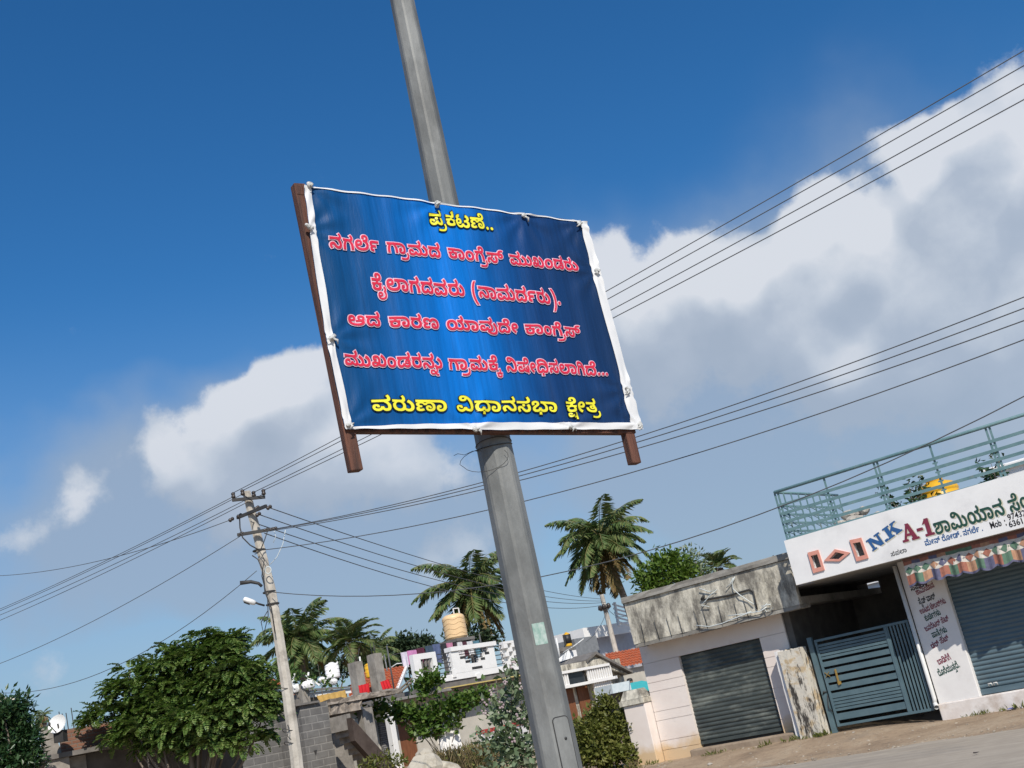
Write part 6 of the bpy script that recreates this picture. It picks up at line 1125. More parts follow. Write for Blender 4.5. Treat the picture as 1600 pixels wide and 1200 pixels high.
mb = MB(); mb.box(-2.38, -2.305, .58, .7, ZG, 2.5); mb.box(-1.545, -1.47, .58, .7, ZG, 2.5); mb.box(-2.3, -1.55, .58, .7, 2.455, 2.52); mb.build('frame', m_hcream, d1)
def window(par, x0, x1, z0, z1, y, n=3, mframe=m_hwhite):
    mb = MB(); mb.box(x0, x1, y - .02, y + .01, z0, z1); o = mb.build('window', m_glass, par)
    mb = MB(); t = .05; mb.box(x0 - t, x0, y - .06, y + .02, z0 - t, z1 + t); mb.box(x1, x1 + t, y - .06, y + .02, z0 - t, z1 + t); mb.box(x0, x1, y - .06, y + .02, z1, z1 + t); mb.box(x0, x1, y - .06, y + .02, z0 - t, z0)
    for i in range(1, n): mb.box(x0 + (x1 - x0) * i / n - .015, x0 + (x1 - x0) * i / n + .015, y - .05, y - .021, z0, z1)
    mb.build('frame', mframe, o); return o
window(hs_, 1.0, 1.6, 2.75, 3.08, .7, 2, m_hcream); window(hs_, -.4, .5, 1.5, 2.7, .7, 3)
mb = MB()
for i in range(7): mb.box(-.35, .35, .6, .69, 2.3 + i * .11, 2.35 + i * .11)
mb.build('louvre', m_hcream, hs_)
mb = MB(); 
for i in range(6): mb.box(2.65, 3.0, .6, .69, 2.62 + i * .105, 2.68 + i * .105)
mb.build('ventilator', m_hwhite, hs_)
# tank on a dark stand, clothes line
m_peach = M('peach_plastic_tank', (.78, .55, .30), (.74, .50, .27), rough=.4, scale=5)
def hp(x, y, k): s, z = HF.px(x, y, k); return HF.w(s, k, z)
P = hp(714, 999, 1.8)
tk = thing('water_tank', 'peach wavy-ribbed water tank on the white house terrace before the palm', 'water tank', P, HF.rot)
n = 36; vs = []; fs = []; mi = []
TS = .63
zs2 = np.linspace(0, 1.55, 50)
for z in zs2:
    for k in range(n):
        a = 2 * math.pi * k / n; ph = .5
        r = .72 * (1 - (.06 if ph < .16 else 0)); 
        if z > 1.3: r *= math.sqrt(max(.1, 1 - ((z - 1.3) / .30) ** 2 * .8))
        if z < .12: r *= .86 + z * 1.1
        vs.append((r * TS * math.cos(a), r * TS * math.sin(a), z * TS))
for i in range(49):
    for k in range(n): fs.append((i * n + k, i * n + (k + 1) % n, (i + 1) * n + (k + 1) % n, (i + 1) * n + k))
fs.append(tuple(49 * n + k for k in range(n))); fs.append(tuple(range(n - 1, -1, -1)))
mb = MB(); mb.add(vs, fs, 0, False); mb.build('body', m_peach, tk)
m_rib = M('tank_rib', (.50, .33, .17), (.48, .3, .15), rough=.6)
mb = MB()
for zb in (.30, .62, .94, 1.22):
    mb.tube([(.715 * TS * math.cos(a), .715 * TS * math.sin(a), (zb + .05 * math.sin(a * 6)) * TS) for a in np.linspace(0, 6.283, 73)], .011, 5)
mb.build('rib', m_rib, tk)
mb = MB(); 
for a, b2 in (((.0, -.1, .9), (.0, -.1, 1.2)), ((.3, -.1, .85), (.3, -.1, 1.2)), ((.0, -.1, 1.2), (.3, -.1, 1.2)), ((.50, -.1, -.1), (.50, -.1, .25))): mb.bar(a, b2, .035, .035)
mb.build('pipe_frame', m_hwhite, tk)
st = thing('tank_stand', 'dark masonry stand carrying the peach water tank on the terrace', 'tank stand', HF.w(HF.loc(P).x, 1.8, 3.505), HF.rot)
mb = MB(); mb.box(-.5, .5, -.5, .5, P.z - 3.505 - .12, P.z - 3.505 - .003); mb.build('slab', m_eave, st)
for sx_ in (-.38, .38):
    for sy_ in (-.38, .38): mb = MB(); mb.box(sx_ - .1, sx_ + .1, sy_ - .1, sy_ + .1, 0, P.z - 3.505 - .125); mb.build('leg', m_eave, st)
gl = thing('clothes_line', 'thin washing line strung across the white house terrace', 'clothes line', HF.o, HF.rot)
mb = MB(); mb.tube([(-1.9, .9, 4.78), (.3, .9, 4.97), (2.9, .9, 4.88)], .008, 5)
for x in (-1.9, 2.9): mb.tube([(x, .9, 3.5), (x, .9, 5.15)], .03, 6)
mb.build('line', m_wire, gl)
def cloth_m(n, c): return M('cloth_' + n, c, tuple(x * .8 for x in c), rough=.9, scale=12, bump=.2)
GAR = [(-1.32, -1.02, .55, (.72, .66, .74), 'white', 'towel'), (-1.0, -.55, .5, (.62, .25, .47), 'pink', 'towel'), (-.52, -.16, .62, (.10, .02, .045), 'maroon', 'shirt'), (-.08, .28, .75, (.05, .08, .12), 'dark teal', 'trousers'), (.3, .68, .8, (.10, .13, .24), 'blue', 'trousers'),
       (.72, 1.0, .7, (.03, .03, .035), 'black', 'shirt'), (1.02, 1.34, .7, (.55, .22, .33), 'rose', 'shirt'), (1.4, 1.55, .6, (.05, .03, .04), 'dark', 'scarf'), (1.6, 1.85, .55, (.66, .64, .64), 'pale grey', 'shirt'), (1.88, 2.08, .62, (.09, .03, .045), 'wine', 'scarf'), (2.12, 2.42, .55, (.68, .68, .68), 'white striped', 'shirt'), (2.46, 2.8, .6, (.10, .22, .28), 'teal', 'cloth')]
for i, (x0, x1, ln, c, cn, kd_) in enumerate(GAR):
    zt = 4.78 + (x0 + 1.9) / 2.2 * .19 if x0 < .3 else 4.97 - (x0 - .3) / 2.6 * .09
    mb = MB(); vs = []; nx, nz = 8, 8
    for side in (0, 1):
        for j in range(nz + 1):
            for k in range(nx + 1):
                t = k / nx; w = j / nz; taper = 1 - .12 * w * math.sin(math.pi * t)
                vs.append((x0 + (x1 - x0) * t, .9 + (side * .02 - .01) - .02 + .04 * math.sin(t * 9 + i) * w, zt + .01 - ln * w * taper * (1 if not side else .8)))
    m_ = (nx + 1) * (nz + 1)
    mb.add(vs, [(o + j * (nx + 1) + k, o + j * (nx + 1) + k + 1, o + (j + 1) * (nx + 1) + k + 1, o + (j + 1) * (nx + 1) + k) for o in (0, m_) for j in range(nz) for k in range(nx)] , 0, True)
    o = mb.build(kd_, cloth_m(cn.replace(' ', '_'), c), None, HF.o); o.rotation_euler = (0, 0, HF.rot)
    tag(o, {0: 'white towel at the left end of the washing line', 2: 'maroon shirt hanging right of the pink towel', 3: 'dark teal trousers hanging right of the maroon shirt', 4: 'blue trousers hanging left below the peach tank', 5: 'black shirt hanging below the peach tank', 6: 'rose shirt hanging below the peach tank', 7: 'narrow dark scarf right of the rose shirt', 8: 'pale grey shirt hanging right of the peach tank', 9: 'wine-red narrow scarf between two pale shirts', 10: 'white shirt hanging left of the teal cloth', 11: 'teal cloth at the right end of the washing line'}.get(i, 'pink towel hanging beside the white towel'), kd_, 'washing on the terrace line')
m_redcloth = cloth_m('bright_red', (.60, .02, .03)); m_ycloth = cloth_m('mustard', (.52, .33, .10)); m_brick = brickM('old_brick', (.20, .09, .055), (.27, .13, .08), (.20, .17, .14), .24, .085, .012)

# small compound wall with a red coping in front of the house
def hpw(x, y, Y): return at(x, y, Y)
P = at(757, 1146, 31); P2 = at(784, 1140, 32)
cwl = thing('compound_wall', 'low white compound wall with a red coping behind the grey-leaved shrub', 'wall', (P.x, P.y, 0), math.atan2(P2.y - P.y, P2.x - P.x))
L_ = (Vector((P2.x, P2.y, 0)) - Vector((P.x, P.y, 0))).length * 2.6; zc = P.z
mb = MB(); mb.box(-.1, L_, 0, .15, .3, zc); mb.build('wall', m_hwhite, cwl)
mb = MB(); mb.box(-.12, L_ + .02, -.03, .18, zc + .004, zc + .10); mb.build('coping', M('red_coping', (.42, .03, .03), (.5, .06, .05)), cwl)
wp = at(710, 1130, 36)
ap = thing('gate_arch', 'white curved plaster gate wing beside the vine', 'gate wing', (wp.x, wp.y, 0), rad(20))
mb = MB(); prof = [(0, 0), (1.2, 0), (1.2, .5), (.9, .62), (.72, .9), (.66, wp.z + .35), (.45, wp.z + .4), (.25, wp.z - .2), (.05, wp.z - .7)]
mb.add([(x - .6, 0, z + .3 if z else .3) for x, z in prof] + [(x - .6, .14, z + .3 if z else .3) for x, z in prof], [tuple(range(len(prof))), tuple(range(2 * len(prof) - 1, len(prof) - 1, -1))] + [(i + len(prof), (i + 1) % len(prof) + len(prof), (i + 1) % len(prof), i) for i in range(len(prof))])
mb.build('wing', m_hwhite, ap)

# ------------------------------------------------------------------ unfinished house with concrete columns and stair
m_rawc = M('raw_concrete', (.22, .20, .175), (.33, .305, .27), scale=4, rough=.95, detail=10, bump=.5, bscale=20, dirt=(.12, .11, .10), dscale=2.2)
m_slabedge = M('crumbly_slab_edge', (.20, .17, .14), (.36, .31, .26), scale=7, rough=1, detail=10, bump=1, bscale=18, dirt=(.08, .07, .06), dscale=5)
m_block = brickM('concrete_block', (.15, .145, .14), (.20, .195, .185), (.27, .26, .245), .42, .2, .02)
uh = thing('unfinished_house', 'unfinished raw concrete house with bare columns and an outside stair', 'house', BF.o, BF.rot)
def bp(x, y, k=0): return BF.px(x, y, k)
mb = MB(); wall_block(mb, .45, 3.15, -.35, 6, 3.20, 3.34, .035, 2, 16, 31); mb.build('slab', m_slabedge, uh)
mb = MB(); wall_block(mb, .46, 1.6, -.30, -.1, 2.92, 3.2, .04, 2, 10, 32); mb.build('beam', m_slabedge, uh)
for (a, b2, w) in (((552, 1035), (567, 1090), .30), ((584, 1022), (596, 1085), .34)):
    p, q = bp(*a, .2), bp(*b2, .2); mb = MB(); wall_block(mb, (p[0] + q[0]) / 2 - w / 2, (p[0] + q[0]) / 2 + w / 2, .05, .38, 3.3, p[1], .008, 4, 3, int(w * 100)); o = mb.build('column', m_rawc, uh)
    mb = MB(); rr = random.Random(int(w * 50))
    for i in range(3): mb.tube([((p[0] + q[0]) / 2 + rr.uniform(-.1, .1), .2, p[1] - .05), ((p[0] + q[0]) / 2 + rr.uniform(-.2, .2), .2 + rr.uniform(-.1, .1), p[1] + rr.uniform(.2, .8))], .01, 5)
    mb.build('rebar', m_dark, o)
for (a, b2, w) in (((563, 1105), (583, 1195), .27), ((571, 1105), (590, 1195), .16)):
    p, q = bp(*a, -.1), bp(*b2, -.1); mb = MB(); x = (p[0] + q[0]) / 2; wall_block(mb, x - w / 2, x + w / 2, -.25, .02, .3, 2.95, .006, 6, 3, int(w * 77)); mb.build('column', m_rawc, uh)
mb = MB(); mb.box(.47, 1.62, .5, .7, .3, 3.19); mb.box(1.62, 3.1, 2.4, 2.6, .3, 3.19); mb.build('wall', m_rawc, uh)
# stair running down to the right in front
p, q = bp(516, 1122, -.5), bp(577, 1202, -.5); n = 9; mb = MB(); q = (q[0], q[1] + .05)
for i in range(n):
    x = p[0] + (q[0] - p[0]) * i / n; x2 = p[0] + (q[0] - p[0]) * (i + 1) / n; z = p[1] + (q[1] - p[1]) * i / n
    mb.box(x, x2 - .002, -1.25, -.45, z - .42, z)
mb.build('stair', m_rawc, uh)
mb = MB(); dx_, dz_ = q[0] - p[0], q[1] - p[1]; mb.hexa([(p[0] - .05, -1.5, p[1] - .75), (q[0] + .3, -1.5, q[1] - .95), (q[0] + .3, -1.27, q[1] - .95), (p[0] - .05, -1.27, p[1] - .75)], [(p[0] - .05, -1.5, p[1] - .12), (q[0] + .3, -1.5, q[1] - .30), (q[0] + .3, -1.27, q[1] - .30), (p[0] - .05, -1.27, p[1] - .12)]); mb.build('stair_side', M('dark_brown_stair_board', (.05, .035, .028), (.08, .06, .05), rough=.9), uh)
bw = thing('block_wall', 'grey concrete-block outbuilding with dark mortar joints behind the utility pole', 'outbuilding', BF.o, BF.rot)
tz = bp(490, 1100)[1]
mb = MB(); mb.box(-.55, .44, -.2, 0, .2, tz); mb.box(-.55, -.35, 0, 4.0, .2, tz - .12); mb.box(-3.4, -.555, .9, 1.1, .2, tz + .05); mb.build('wall', m_block, bw)
mb = MB(); mb.hexa([(-.75, -.3, tz + .004), (.1, -.3, tz + .004), (.1, 2, tz + .004), (-.75, 2, tz + .004)], [(-.75, -.3, tz + .06), (.1, -.3, tz + .06), (.1, 2, tz + .06), (-.75, 2, tz + .06)]); mb.build('roof_sheet', m_eave, bw)
mb = MB(); hx, hz = bp(493, 1176, -.2); mb.add([(hx - .06, -.206, hz + .06), (hx + .06, -.206, hz + .07), (hx, -.206, hz - .1)], [(0, 2, 1)]); mb.build('hole', m_dark, bw)
# terraced house with tiled roofs behind
def tiled_roof(mb, a, b_, c, d, nu, nv, amp=.05, m=0):
    """a,b eave left/right; d,c ridge left/right"""
    a, b_, c, d = map(Vector, (a, b_, c, d)); nrm = (b_ - a).cross(d - a).normalized(); vs = []; fs = []
    NU = nu * 4
    for j in range(nv):
        for e in (0, 1):
            t = (j + e) / nv
            for i in range(NU + 1):
                u = i / NU; p = a.lerp(b_, u).lerp(d.lerp(c, u), t); vs.append(p + nrm * (amp * (.5 + .5 * math.cos(2 * math.pi * u * nu)) + (.05 if e == 0 else 0)))
    for r in range(2 * nv - 1):
        for i in range(NU): fs.append((r * (NU + 1) + i, r * (NU + 1) + i + 1, (r + 1) * (NU + 1) + i + 1, (r + 1) * (NU + 1) + i))
    mb.add(vs, fs, m, False)
th = at(605, 1060, 47); TF = Frame((th.x, th.y), rad(48))
t1 = thing('house', 'house with a bright orange tiled roof behind the bare concrete columns', 'house', TF.o, TF.rot)
def tp(x, y, k=0): return TF.px(x, y, k)
e0 = tp(560, 1088); e1 = tp(620, 1078); r0 = tp(566, 1052, 2.5); r1 = tp(636, 1040, 2.5)
mb = MB(); tiled_roof(mb, (e0[0] - .5, 0, e0[1]), (e1[0], 0, e1[1]), (r1[0], 2.5, r1[1]), (r0[0] - .5, 2.5, r0[1]), 14, 9); mb.build('roof', m_tile, t1)
mb = MB(); mb.box(e0[0] - .3, e1[0] - .05, .3, 4, .3, e1[1] - .03); mb.build('wall', m_hwhite, t1)
mb = MB(); mb.bar((e1[0] + .04, 0, e1[1] + .02), (r1[0] + .04, 2.5, r1[1] + .05), .12, .1); mb.build('verge', m_hwhite, t1)
P = at(448, 1098, 40); T2F = Frame((P.x, P.y), rad(48))
t2 = thing('house', 'low house with small orange tile strips showing left of the utility pole', 'house', T2F.o, T2F.rot)
for (a, b2) in (((416, 1064), (438, 1078)), ((428, 1086), (449, 1091))):
    p, q = T2F.px(*a), T2F.px(*b2); mb = MB(); tiled_roof(mb, (p[0] - .2, 0, q[1]), (q[0] + .3, 0, q[1]), (q[0], .6, p[1] + .1), (p[0] - .3, .6, p[1] + .1), 6, 3); mb.build('roof', m_tile, t2)
p = T2F.px(448, 1095); mb = MB(); mb.box(p[0] - 2, p[0] + .6, .7, 3, .3, p[1]); mb.build('wall', m_rawc, t2)
# lower white roof edge, grey shed, cloth
P = at(505, 1085, 42); WF_ = Frame((P.x, P.y), rad(46))
def wp_(x, y, k=0): return WF_.px(x, y, k)
wh = thing('house', 'low house with a grey sheet roof and white fascia board behind the block wall', 'house', WF_.o, WF_.rot)
a, b2 = wp_(474, 1083), wp_(548, 1075); mb = MB(); mb.hexa([(a[0], 0, a[1] - .18), (b2[0], 0, b2[1] - .18), (b2[0], .05, b2[1] - .18), (a[0], .05, a[1] - .18)], [(a[0], 0, a[1]), (b2[0], 0, b2[1]), (b2[0], .05, b2[1]), (a[0], .05, a[1])]); mb.build('fascia_board', m_hwhite, wh)
mb = MB(); mb.hexa([(a[0] - .05, -.1, a[1] + .005), (b2[0] + .1, -.1, b2[1] + .005), (b2[0] + .1, 4, b2[1] + .5), (a[0] - .05, 4, a[1] + .5)], [(a[0] - .05, -.1, a[1] + .05), (b2[0] + .1, -.1, b2[1] + .05), (b2[0] + .1, 4, b2[1] + .55), (a[0] - .05, 4, a[1] + .55)]); mb.build('roof', m_eave, wh)
mb = MB(); mb.box(a[0] + .1, b2[0], .3, 3.8, .3, min(a[1], b2[1]) - .02); mb.build('wall', m_rawc, wh)
mb = MB(); p = wp_(459, 1080); q = wp_(473, 1095); mb.box(p[0], q[0], -.5, .4, .3, wp_(466, 1072)[1]); mb.build('pier', m_rawc, wh)
def draped(name, px_pts, Y, mat_, label, cat, folds=5, group=None):
    (x0, y0), (x1, y1), (x2, y2), (x3, y3) = px_pts; tl, tr, br, bl = (at(x, y, Y) for x, y in px_pts); mb = MB(); nx, nz = 16, 6; vs = []
    for j in range(nz + 1):
        for k in range(nx + 1):
            t, w = k / nx, j / nz; p = tl.lerp(tr, t).lerp(bl.lerp(br, t), w) + Vector((0, -1, 0)) * (.03 * math.sin(t * math.pi * 2 * folds) * (.3 + w) + .03); p.z -= .012 * abs(math.sin(t * math.pi * folds)) * (1 - w); vs.append(p - tl)
    o_ = len(vs); vs += [v + Vector((0, .05, 0)) for v in vs]; row = nx + 1
    mb.add(vs, [(o + j * row + k, o + j * row + k + 1, o + (j + 1) * row + k + 1, o + (j + 1) * row + k) for o in (0, o_) for j in range(nz) for k in range(nx)], 0, True)
    return tag(mb.build(name, mat_, None, tl), label, cat, group)
draped('sheet', ((495, 1087), (539, 1078), (542, 1090), (500, 1098)), 34.2, m_ycloth, 'mustard cloth draped over the wall top right of the utility pole', 'cloth')
draped('red_cloth', ((560, 1071), (576, 1067), (578, 1081), (562, 1083)), 33.4, m_redcloth, 'bright red cloth hanging between the two bare concrete columns', 'cloth', 3)
draped('red_cloth', ((594, 1065), (607, 1061), (612, 1074), (598, 1078)), 33.4, m_redcloth, 'bright red cloth hanging right of the thicker bare column', 'cloth', 3)
def px_tank(x, y0, y1, wpx, Y, mat_, label, **k):
    P = at(x, y1, Y); Q = at(x, y0, Y); z = (P - CAM).dot(F); return water_tank('water_tank', label, P, wpx * z / FPX / 2, (Q - P).length * 1.0, mat_, **k)
px_tank(521, 1035, 1060, 22, 46, m_hwhite, 'white water tank above the grey sheet roof')
px_tank(582, 1034, 1058, 20, 46, m_tanky, 'yellow tank half hidden behind the thicker bare concrete column')
def pipe_post(pts, Y, r, label):
    p0 = at(*pts[0], Y); mb = MB(); mb.tube([at(x, y, Y) - p0 for x, y in pts], r, 6); return tag(mb.build('pipe', m_pipe, None, p0), label, 'pipe', 'roof pipes')
pipe_post(((566, 1062), (562, 1026)), 46, .035, 'white upright roof pipe between the bare columns')
pipe_post(((605, 1048), (600, 1023), (593, 1033)), 46, .03, 'white forked roof pipe right of the yellow tank')
pipe_post(((608, 1045), (620, 1037), (634, 1036)), 46, .02, 'thin white bent pipe above the orange tiled roof')
P = at(488, 1078, 41); mb = MB(); rr = random.Random(12)
for i in range(9):
    c = Vector((rr.uniform(-.8, .9), rr.uniform(-.2, .2), .12 + abs(rr.gauss(0, .12)))); mb.rock(c, rr.uniform(.12, .24), 0, i, .8)
for i in range(5): mb.bar((rr.uniform(-.9, .9), 0, .1), (rr.uniform(-.9, 1.1), .1, rr.uniform(.4, .8)), .06, .05)
tag(mb.build('scrap_heap', m_hwhite, None, P), 'heap of white scrap and pipes on the sheet roof', 'scrap')

# ------------------------------------------------------------------ left edge: shed with brick parapet, dish, rebars, far house
P = at(100, 1185, 27); LF = Frame((P.x, P.y), rad(30))
sd = thing('shed', 'dark shed with a concrete roof edge and a brick parapet at the lower left', 'shed', LF.o, LF.rot)
def lx(x, y, k=0): return LF.px(x, y, k)
a, b2 = lx(68, 1188), lx(215, 1145)
mb = MB(); mb.box(a[0], b2[0] + 2.6, -.1, 4, min(a[1], b2[1]) - .02, min(a[1], b2[1]) + .09); mb.build('roof_slab', m_eave, sd)
zr = min(a[1], b2[1]) + .094
c0 = lx(97, 1165); c1 = lx(150, 1145); mb = MB(); mb.box(c0[0], c1[0] + 1.0, .25, .45, zr, zr + .52); mb.build('parapet', m_brick, sd)
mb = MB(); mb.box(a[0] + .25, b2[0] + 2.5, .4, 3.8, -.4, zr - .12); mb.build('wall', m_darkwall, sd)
mb = MB(); mb.box(a[0] + .1, a[0] + .55, -.02, .38, -.4, zr - .12); mb.build('pier', m_rawc, sd)
p = lx(92, 1155); mb = MB(); mb.hexa([(p[0] - .3, .3, zr), (p[0] + .1, .3, zr), (p[0] + .1, .6, zr), (p[0] - .3, .6, zr)], [(p[0] - .35, .3, zr + .65), (p[0] - .15, .3, zr + .65), (p[0] - .15, .6, zr + .65), (p[0] - .35, .6, zr + .65)]); mb.build('stub_wall', m_rawc, sd)
for i, (x, y, h_) in enumerate(((72, 1122, .9), (92, 1112, 1.0), (97, 1115, 1.0), (103, 1114, 1.05), (111, 1106, 1.2), (136, 1106, .8), (139, 1102, .85))):
    q = lx(x, y, .4); mb = MB(); mb.tube([(q[0] + .03, .35, zr + .3), (q[0], .4, q[1])], .012, 5); mb.build('rebar', m_dark, sd)
mb = MB(); wall_block(mb, a[0] + .55, a[0] + .95, .3, .34, -.4, zr - .13, .01, 3, 3, 5); mb.build('board', m_rawc, sd)
P = at(89, 1131, 26.5); ds = thing('satellite_dish', 'white satellite dish on the shed roof at the lower left', 'satellite dish', P, rad(-8))
mb = MB(); vs = []; fs = []; n = 28; rings = 7; Rr = .225
for i in range(rings):
    r = Rr * i / (rings - 1)
    for k in range(n): a_ = 2 * math.pi * k / n; vs.append((r * math.cos(a_), .42 * (r * r) / Rr - .09, r * math.sin(a_) * .98))
for i in range(rings - 1):
    for k in range(n): fs.append((i * n + k, (i + 1) * n + k, (i + 1) * n + (k + 1) % n, i * n + (k + 1) % n))
mb.add([(x, -y, z) for x, y, z in vs], fs, 0, True); dd_ = mb.build('dish', m_lampw, ds); dd_.rotation_euler = (rad(-20), 0, rad(0))
mb = MB(); mb.tube([(0, -.02, -.22), (.0, -.3, -.02)], .012, 6); mb.lathe([(.02, 0), (.03, .03), (.03, .07), (.015, .09)], (0, -.3, -.04), 8); mb.build('feed_arm', m_dark, ds)
mb = MB(); mb.tube([(0, .03, 0), (0, .06, -.15), (.02, .06, -.36)], .022, 6); mb.box(-.10, .14, -.02, .16, -.42, -.16); mb.build('mount', m_dark, ds)
P = at(18, 1092, 60); fh = thing('house', 'cream house corner with flat roof at the far left edge', 'house', (P.x, P.y, 0), rad(30))
mb = MB(); mb.box(-8, 0, 0, 6, 0, P.z - .5); mb.build('wall', m_hcream, fh); mb = MB(); mb.box(-8.2, .15, -.2, 6.2, P.z - .49, P.z + .1); mb.build('roof_edge', M('cream_roof_edge', (.72, .66, .55), (.66, .6, .5)), fh)

# ------------------------------------------------------------------ houses between the steel pole and the pink shop
P = at(925, 1060, 50); VF = Frame((P.x, P.y), rad(48))
def vp(x, y, k=0): return VF.px(x, y, k)
vh = thing('house', 'old veranda house with white balusters and a weathered gable right of the steel pole', 'house', VF.o, VF.rot)
a, b2 = vp(872, 1047), vp(948, 1033); mb = MB(); mb.box(a[0] - .6, b2[0], -.1, .3, vp(910, 1048)[1], vp(910, 1034)[1]); mb.build('cornice', m_stain, vh)
z0, z1 = vp(890, 1070)[1], vp(890, 1049)[1]
mb = MB(); mb.box(a[0] - .6, b2[0] + .3, -.15, .2, z0 - .12, z0); mb.box(a[0] - .6, b2[0], -.12, .15, z1 - .06, z1 + .05)
for i in range(26):
    x = a[0] - .5 + i * .15
    if not 6 < i < 15: mb.box(x, x + .07, -.06, .04, z0, z1 - .06)
mb.build('balustrade', m_hwhite, vh)
mb = MB(); mb.box(a[0] + .4, a[0] + 1.7, .1, .2, z0, z1 - .07); mb.build('window', m_glass, vh)
mb = MB(); mb.box(a[0] - .6, b2[0] + 1.5, .5, 5, .3, z1 + .2); mb.build('wall', m_stain, vh)
for x0, x1 in ((884, 901), (908, 925)):
    p, q = vp(x0, 1090, .3), vp(x1, 1090, .3); mb = MB(); mb.box(p[0], q[0], .42, .49, .3, z0 - .15); mb.build('door', m_door, vh)
mb = MB()
for i in range(9): p = vp(933 + i * 3.2, 1090, 0); mb.box(p[0], p[0] + .09, .0, .1, .3, z0 - .13)
mb.build('fence_bar', m_hwhite, vh)
gl_, gr_, gm_ = vp(918, 1034, -.2), vp(990, 1052, -.2), vp(932, 1022, -.2)
mb = MB(); mb.hexa([(gl_[0], -.2, gl_[1]), (gm_[0], -.2, gm_[1]), (gm_[0], 3, gm_[1]), (gl_[0], 3, gl_[1])], [(gl_[0], -.2, gl_[1] + .1), (gm_[0], -.2, gm_[1] + .12), (gm_[0], 3, gm_[1] + .12), (gl_[0], 3, gl_[1] + .1)])
mb.hexa([(gm_[0], -.2, gm_[1]), (gr_[0], -.2, gr_[1]), (gr_[0], 3, gr_[1]), (gm_[0], 3, gm_[1])], [(gm_[0], -.2, gm_[1] + .12), (gr_[0], -.2, gr_[1] + .1), (gr_[0], 3, gr_[1] + .1), (gm_[0], 3, gm_[1] + .12)]); mb.build('gable_roof', m_eave, vh)
mb = MB(); mb.add([(gl_[0] + .1, 0, gl_[1]), (gr_[0] - .1, 0, gr_[1]), (gm_[0], 0, gm_[1]), (gl_[0] + .1, .2, gl_[1]), (gr_[0] - .1, .2, gr_[1]), (gm_[0], .2, gm_[1])], [(0, 1, 2), (5, 4, 3), (0, 3, 4, 1), (1, 4, 5, 2), (2, 5, 3, 0)]); mb.build('gable', m_stain, vh)
P = at(975, 1040, 55); RF_ = Frame((P.x, P.y), rad(48))
rh = thing('house', 'small house with an orange-red tiled roof beside the pink shop', 'house', RF_.o, RF_.rot)
e0, e1, r0, r1 = RF_.px(945, 1046), RF_.px(1010, 1044), RF_.px(946, 1023, 2), RF_.px(1010, 1014, 2)
mb = MB(); tiled_roof(mb, (e0[0], 0, e0[1] - .1), (e1[0] + 1, 0, e0[1] - .1), (r1[0] + 1, 2, r1[1] + .1), (r0[0], 2, r1[1] + .1), 16, 7); mb.build('roof', m_tile, rh)
mb = MB(); mb.box(e0[0] + .2, e1[0] + .9, .3, 3, .3, e0[1] - .15); mb.build('wall', m_hcream, rh)
P = at(950, 985, 66); AF = Frame((P.x, P.y), rad(46))
ah = thing('house', 'grey upper-storey house with a white balcony parapet behind the thin pole', 'house', AF.o, AF.rot)
def ap_(x, y, k=0): return AF.px(x, y, k)
a, b2 = ap_(912, 990), ap_(975, 975); zt, zb = ap_(940, 977)[1], ap_(940, 995)[1]
mb = MB(); mb.box(a[0], b2[0] + 1, 0, .2, zb, zt); mb.box(a[0], a[0] + .2, .2, 3, zb, zt); mb.build('balcony', m_hwhite, ah)
mb = MB(); mb.box(a[0] + 1.2, b2[0] + 3, .8, 5, .3, zt - .3); mb.build('wall', M('grey_lilac_wall', (.36, .36, .39), (.42, .42, .45)), ah)
mb = MB(); mb.box(a[0] + .9, b2[0], -.1, .75, zb - 1.55, zb - 1.4); mb.build('sunshade', m_hwhite, ah)
window(ah, a[0] + 2.0, a[0] + 3.0, zb - 2.6, zb - 1.7, .8, 2)
mb = MB()
for i in range(5): mb.bar((b2[0] - .6, 0, zt + .1 + i * .25), (b2[0] + .8, 0, zt - .3 + i * .25), .05, .09)
mb.bar((b2[0] - .5, 0, zt - .2), (b2[0] - .4, 0, zt + 1.2), .12, .12); mb.build('stair_rail', m_hwhite, ah)
P = at(910, 1010, 60); GF = Frame((P.x, P.y), rad(46))
gh = thing('house', 'plain grey flat-roofed house carrying the yellow and black tank', 'house', GF.o, GF.rot)
a, b2 = GF.px(868, 1015), GF.px(920, 1015); z1 = GF.px(905, 997)[1]
mb = MB(); mb.box(GF.px(897, 1000)[0], b2[0] + .8, 0, 3, .3, z1); mb.build('wall', M('slate_grey_wall', (.16, .17, .18), (.22, .23, .24)), gh)
mb = MB(); mb.box(a[0], b2[0] - 1.4, -.3, 3, z1 - .55, z1 - .35); mb.build('roof', m_eave, gh); mb = MB(); mb.box(a[0] + .1, GF.px(897, 1000)[0] - .01, 0, 2.9, .3, z1 - .56); mb.build('side_wall', m_hwhite, gh)
t = px_tank(889, 988, 1010, 11, 59.5, m_tanky, 'small yellow tank with a black side on the grey flat roof'); 
mb = MB(); r_ = 11 * 62 / FPX / 2; mb.lathe([(r_ * 1.02, .15), (r_ * 1.02, .6)], n=12); mb.box(-r_ * 1.1, -r_ * .3, -r_ * .8, r_ * .4, .1, .62); mb.build('black_side', m_blk, t)
pipe_post(((875, 1030), (869, 997)), 52, .05, 'white roof pipe standing right of the steel pole'); pipe_post(((880, 1020), (899, 1008), (912, 998)), 52, .025, 'sloping grey pipe below the yellow and black tank')
mb = MB(); P = at(885, 1032, 51); mb.hexa([(-.5, 0, 0), (.3, 0, .05), (.3, .1, .05), (-.5, .1, 0)], [(-.45, 0, .08), (.2, 0, .42), (.2, .1, .42), (-.45, .1, .08)]); tag(mb.build('roof_panel', m_hwhite, None, P), 'pale slanted sheet on the roof right of the steel pole', 'sheet')
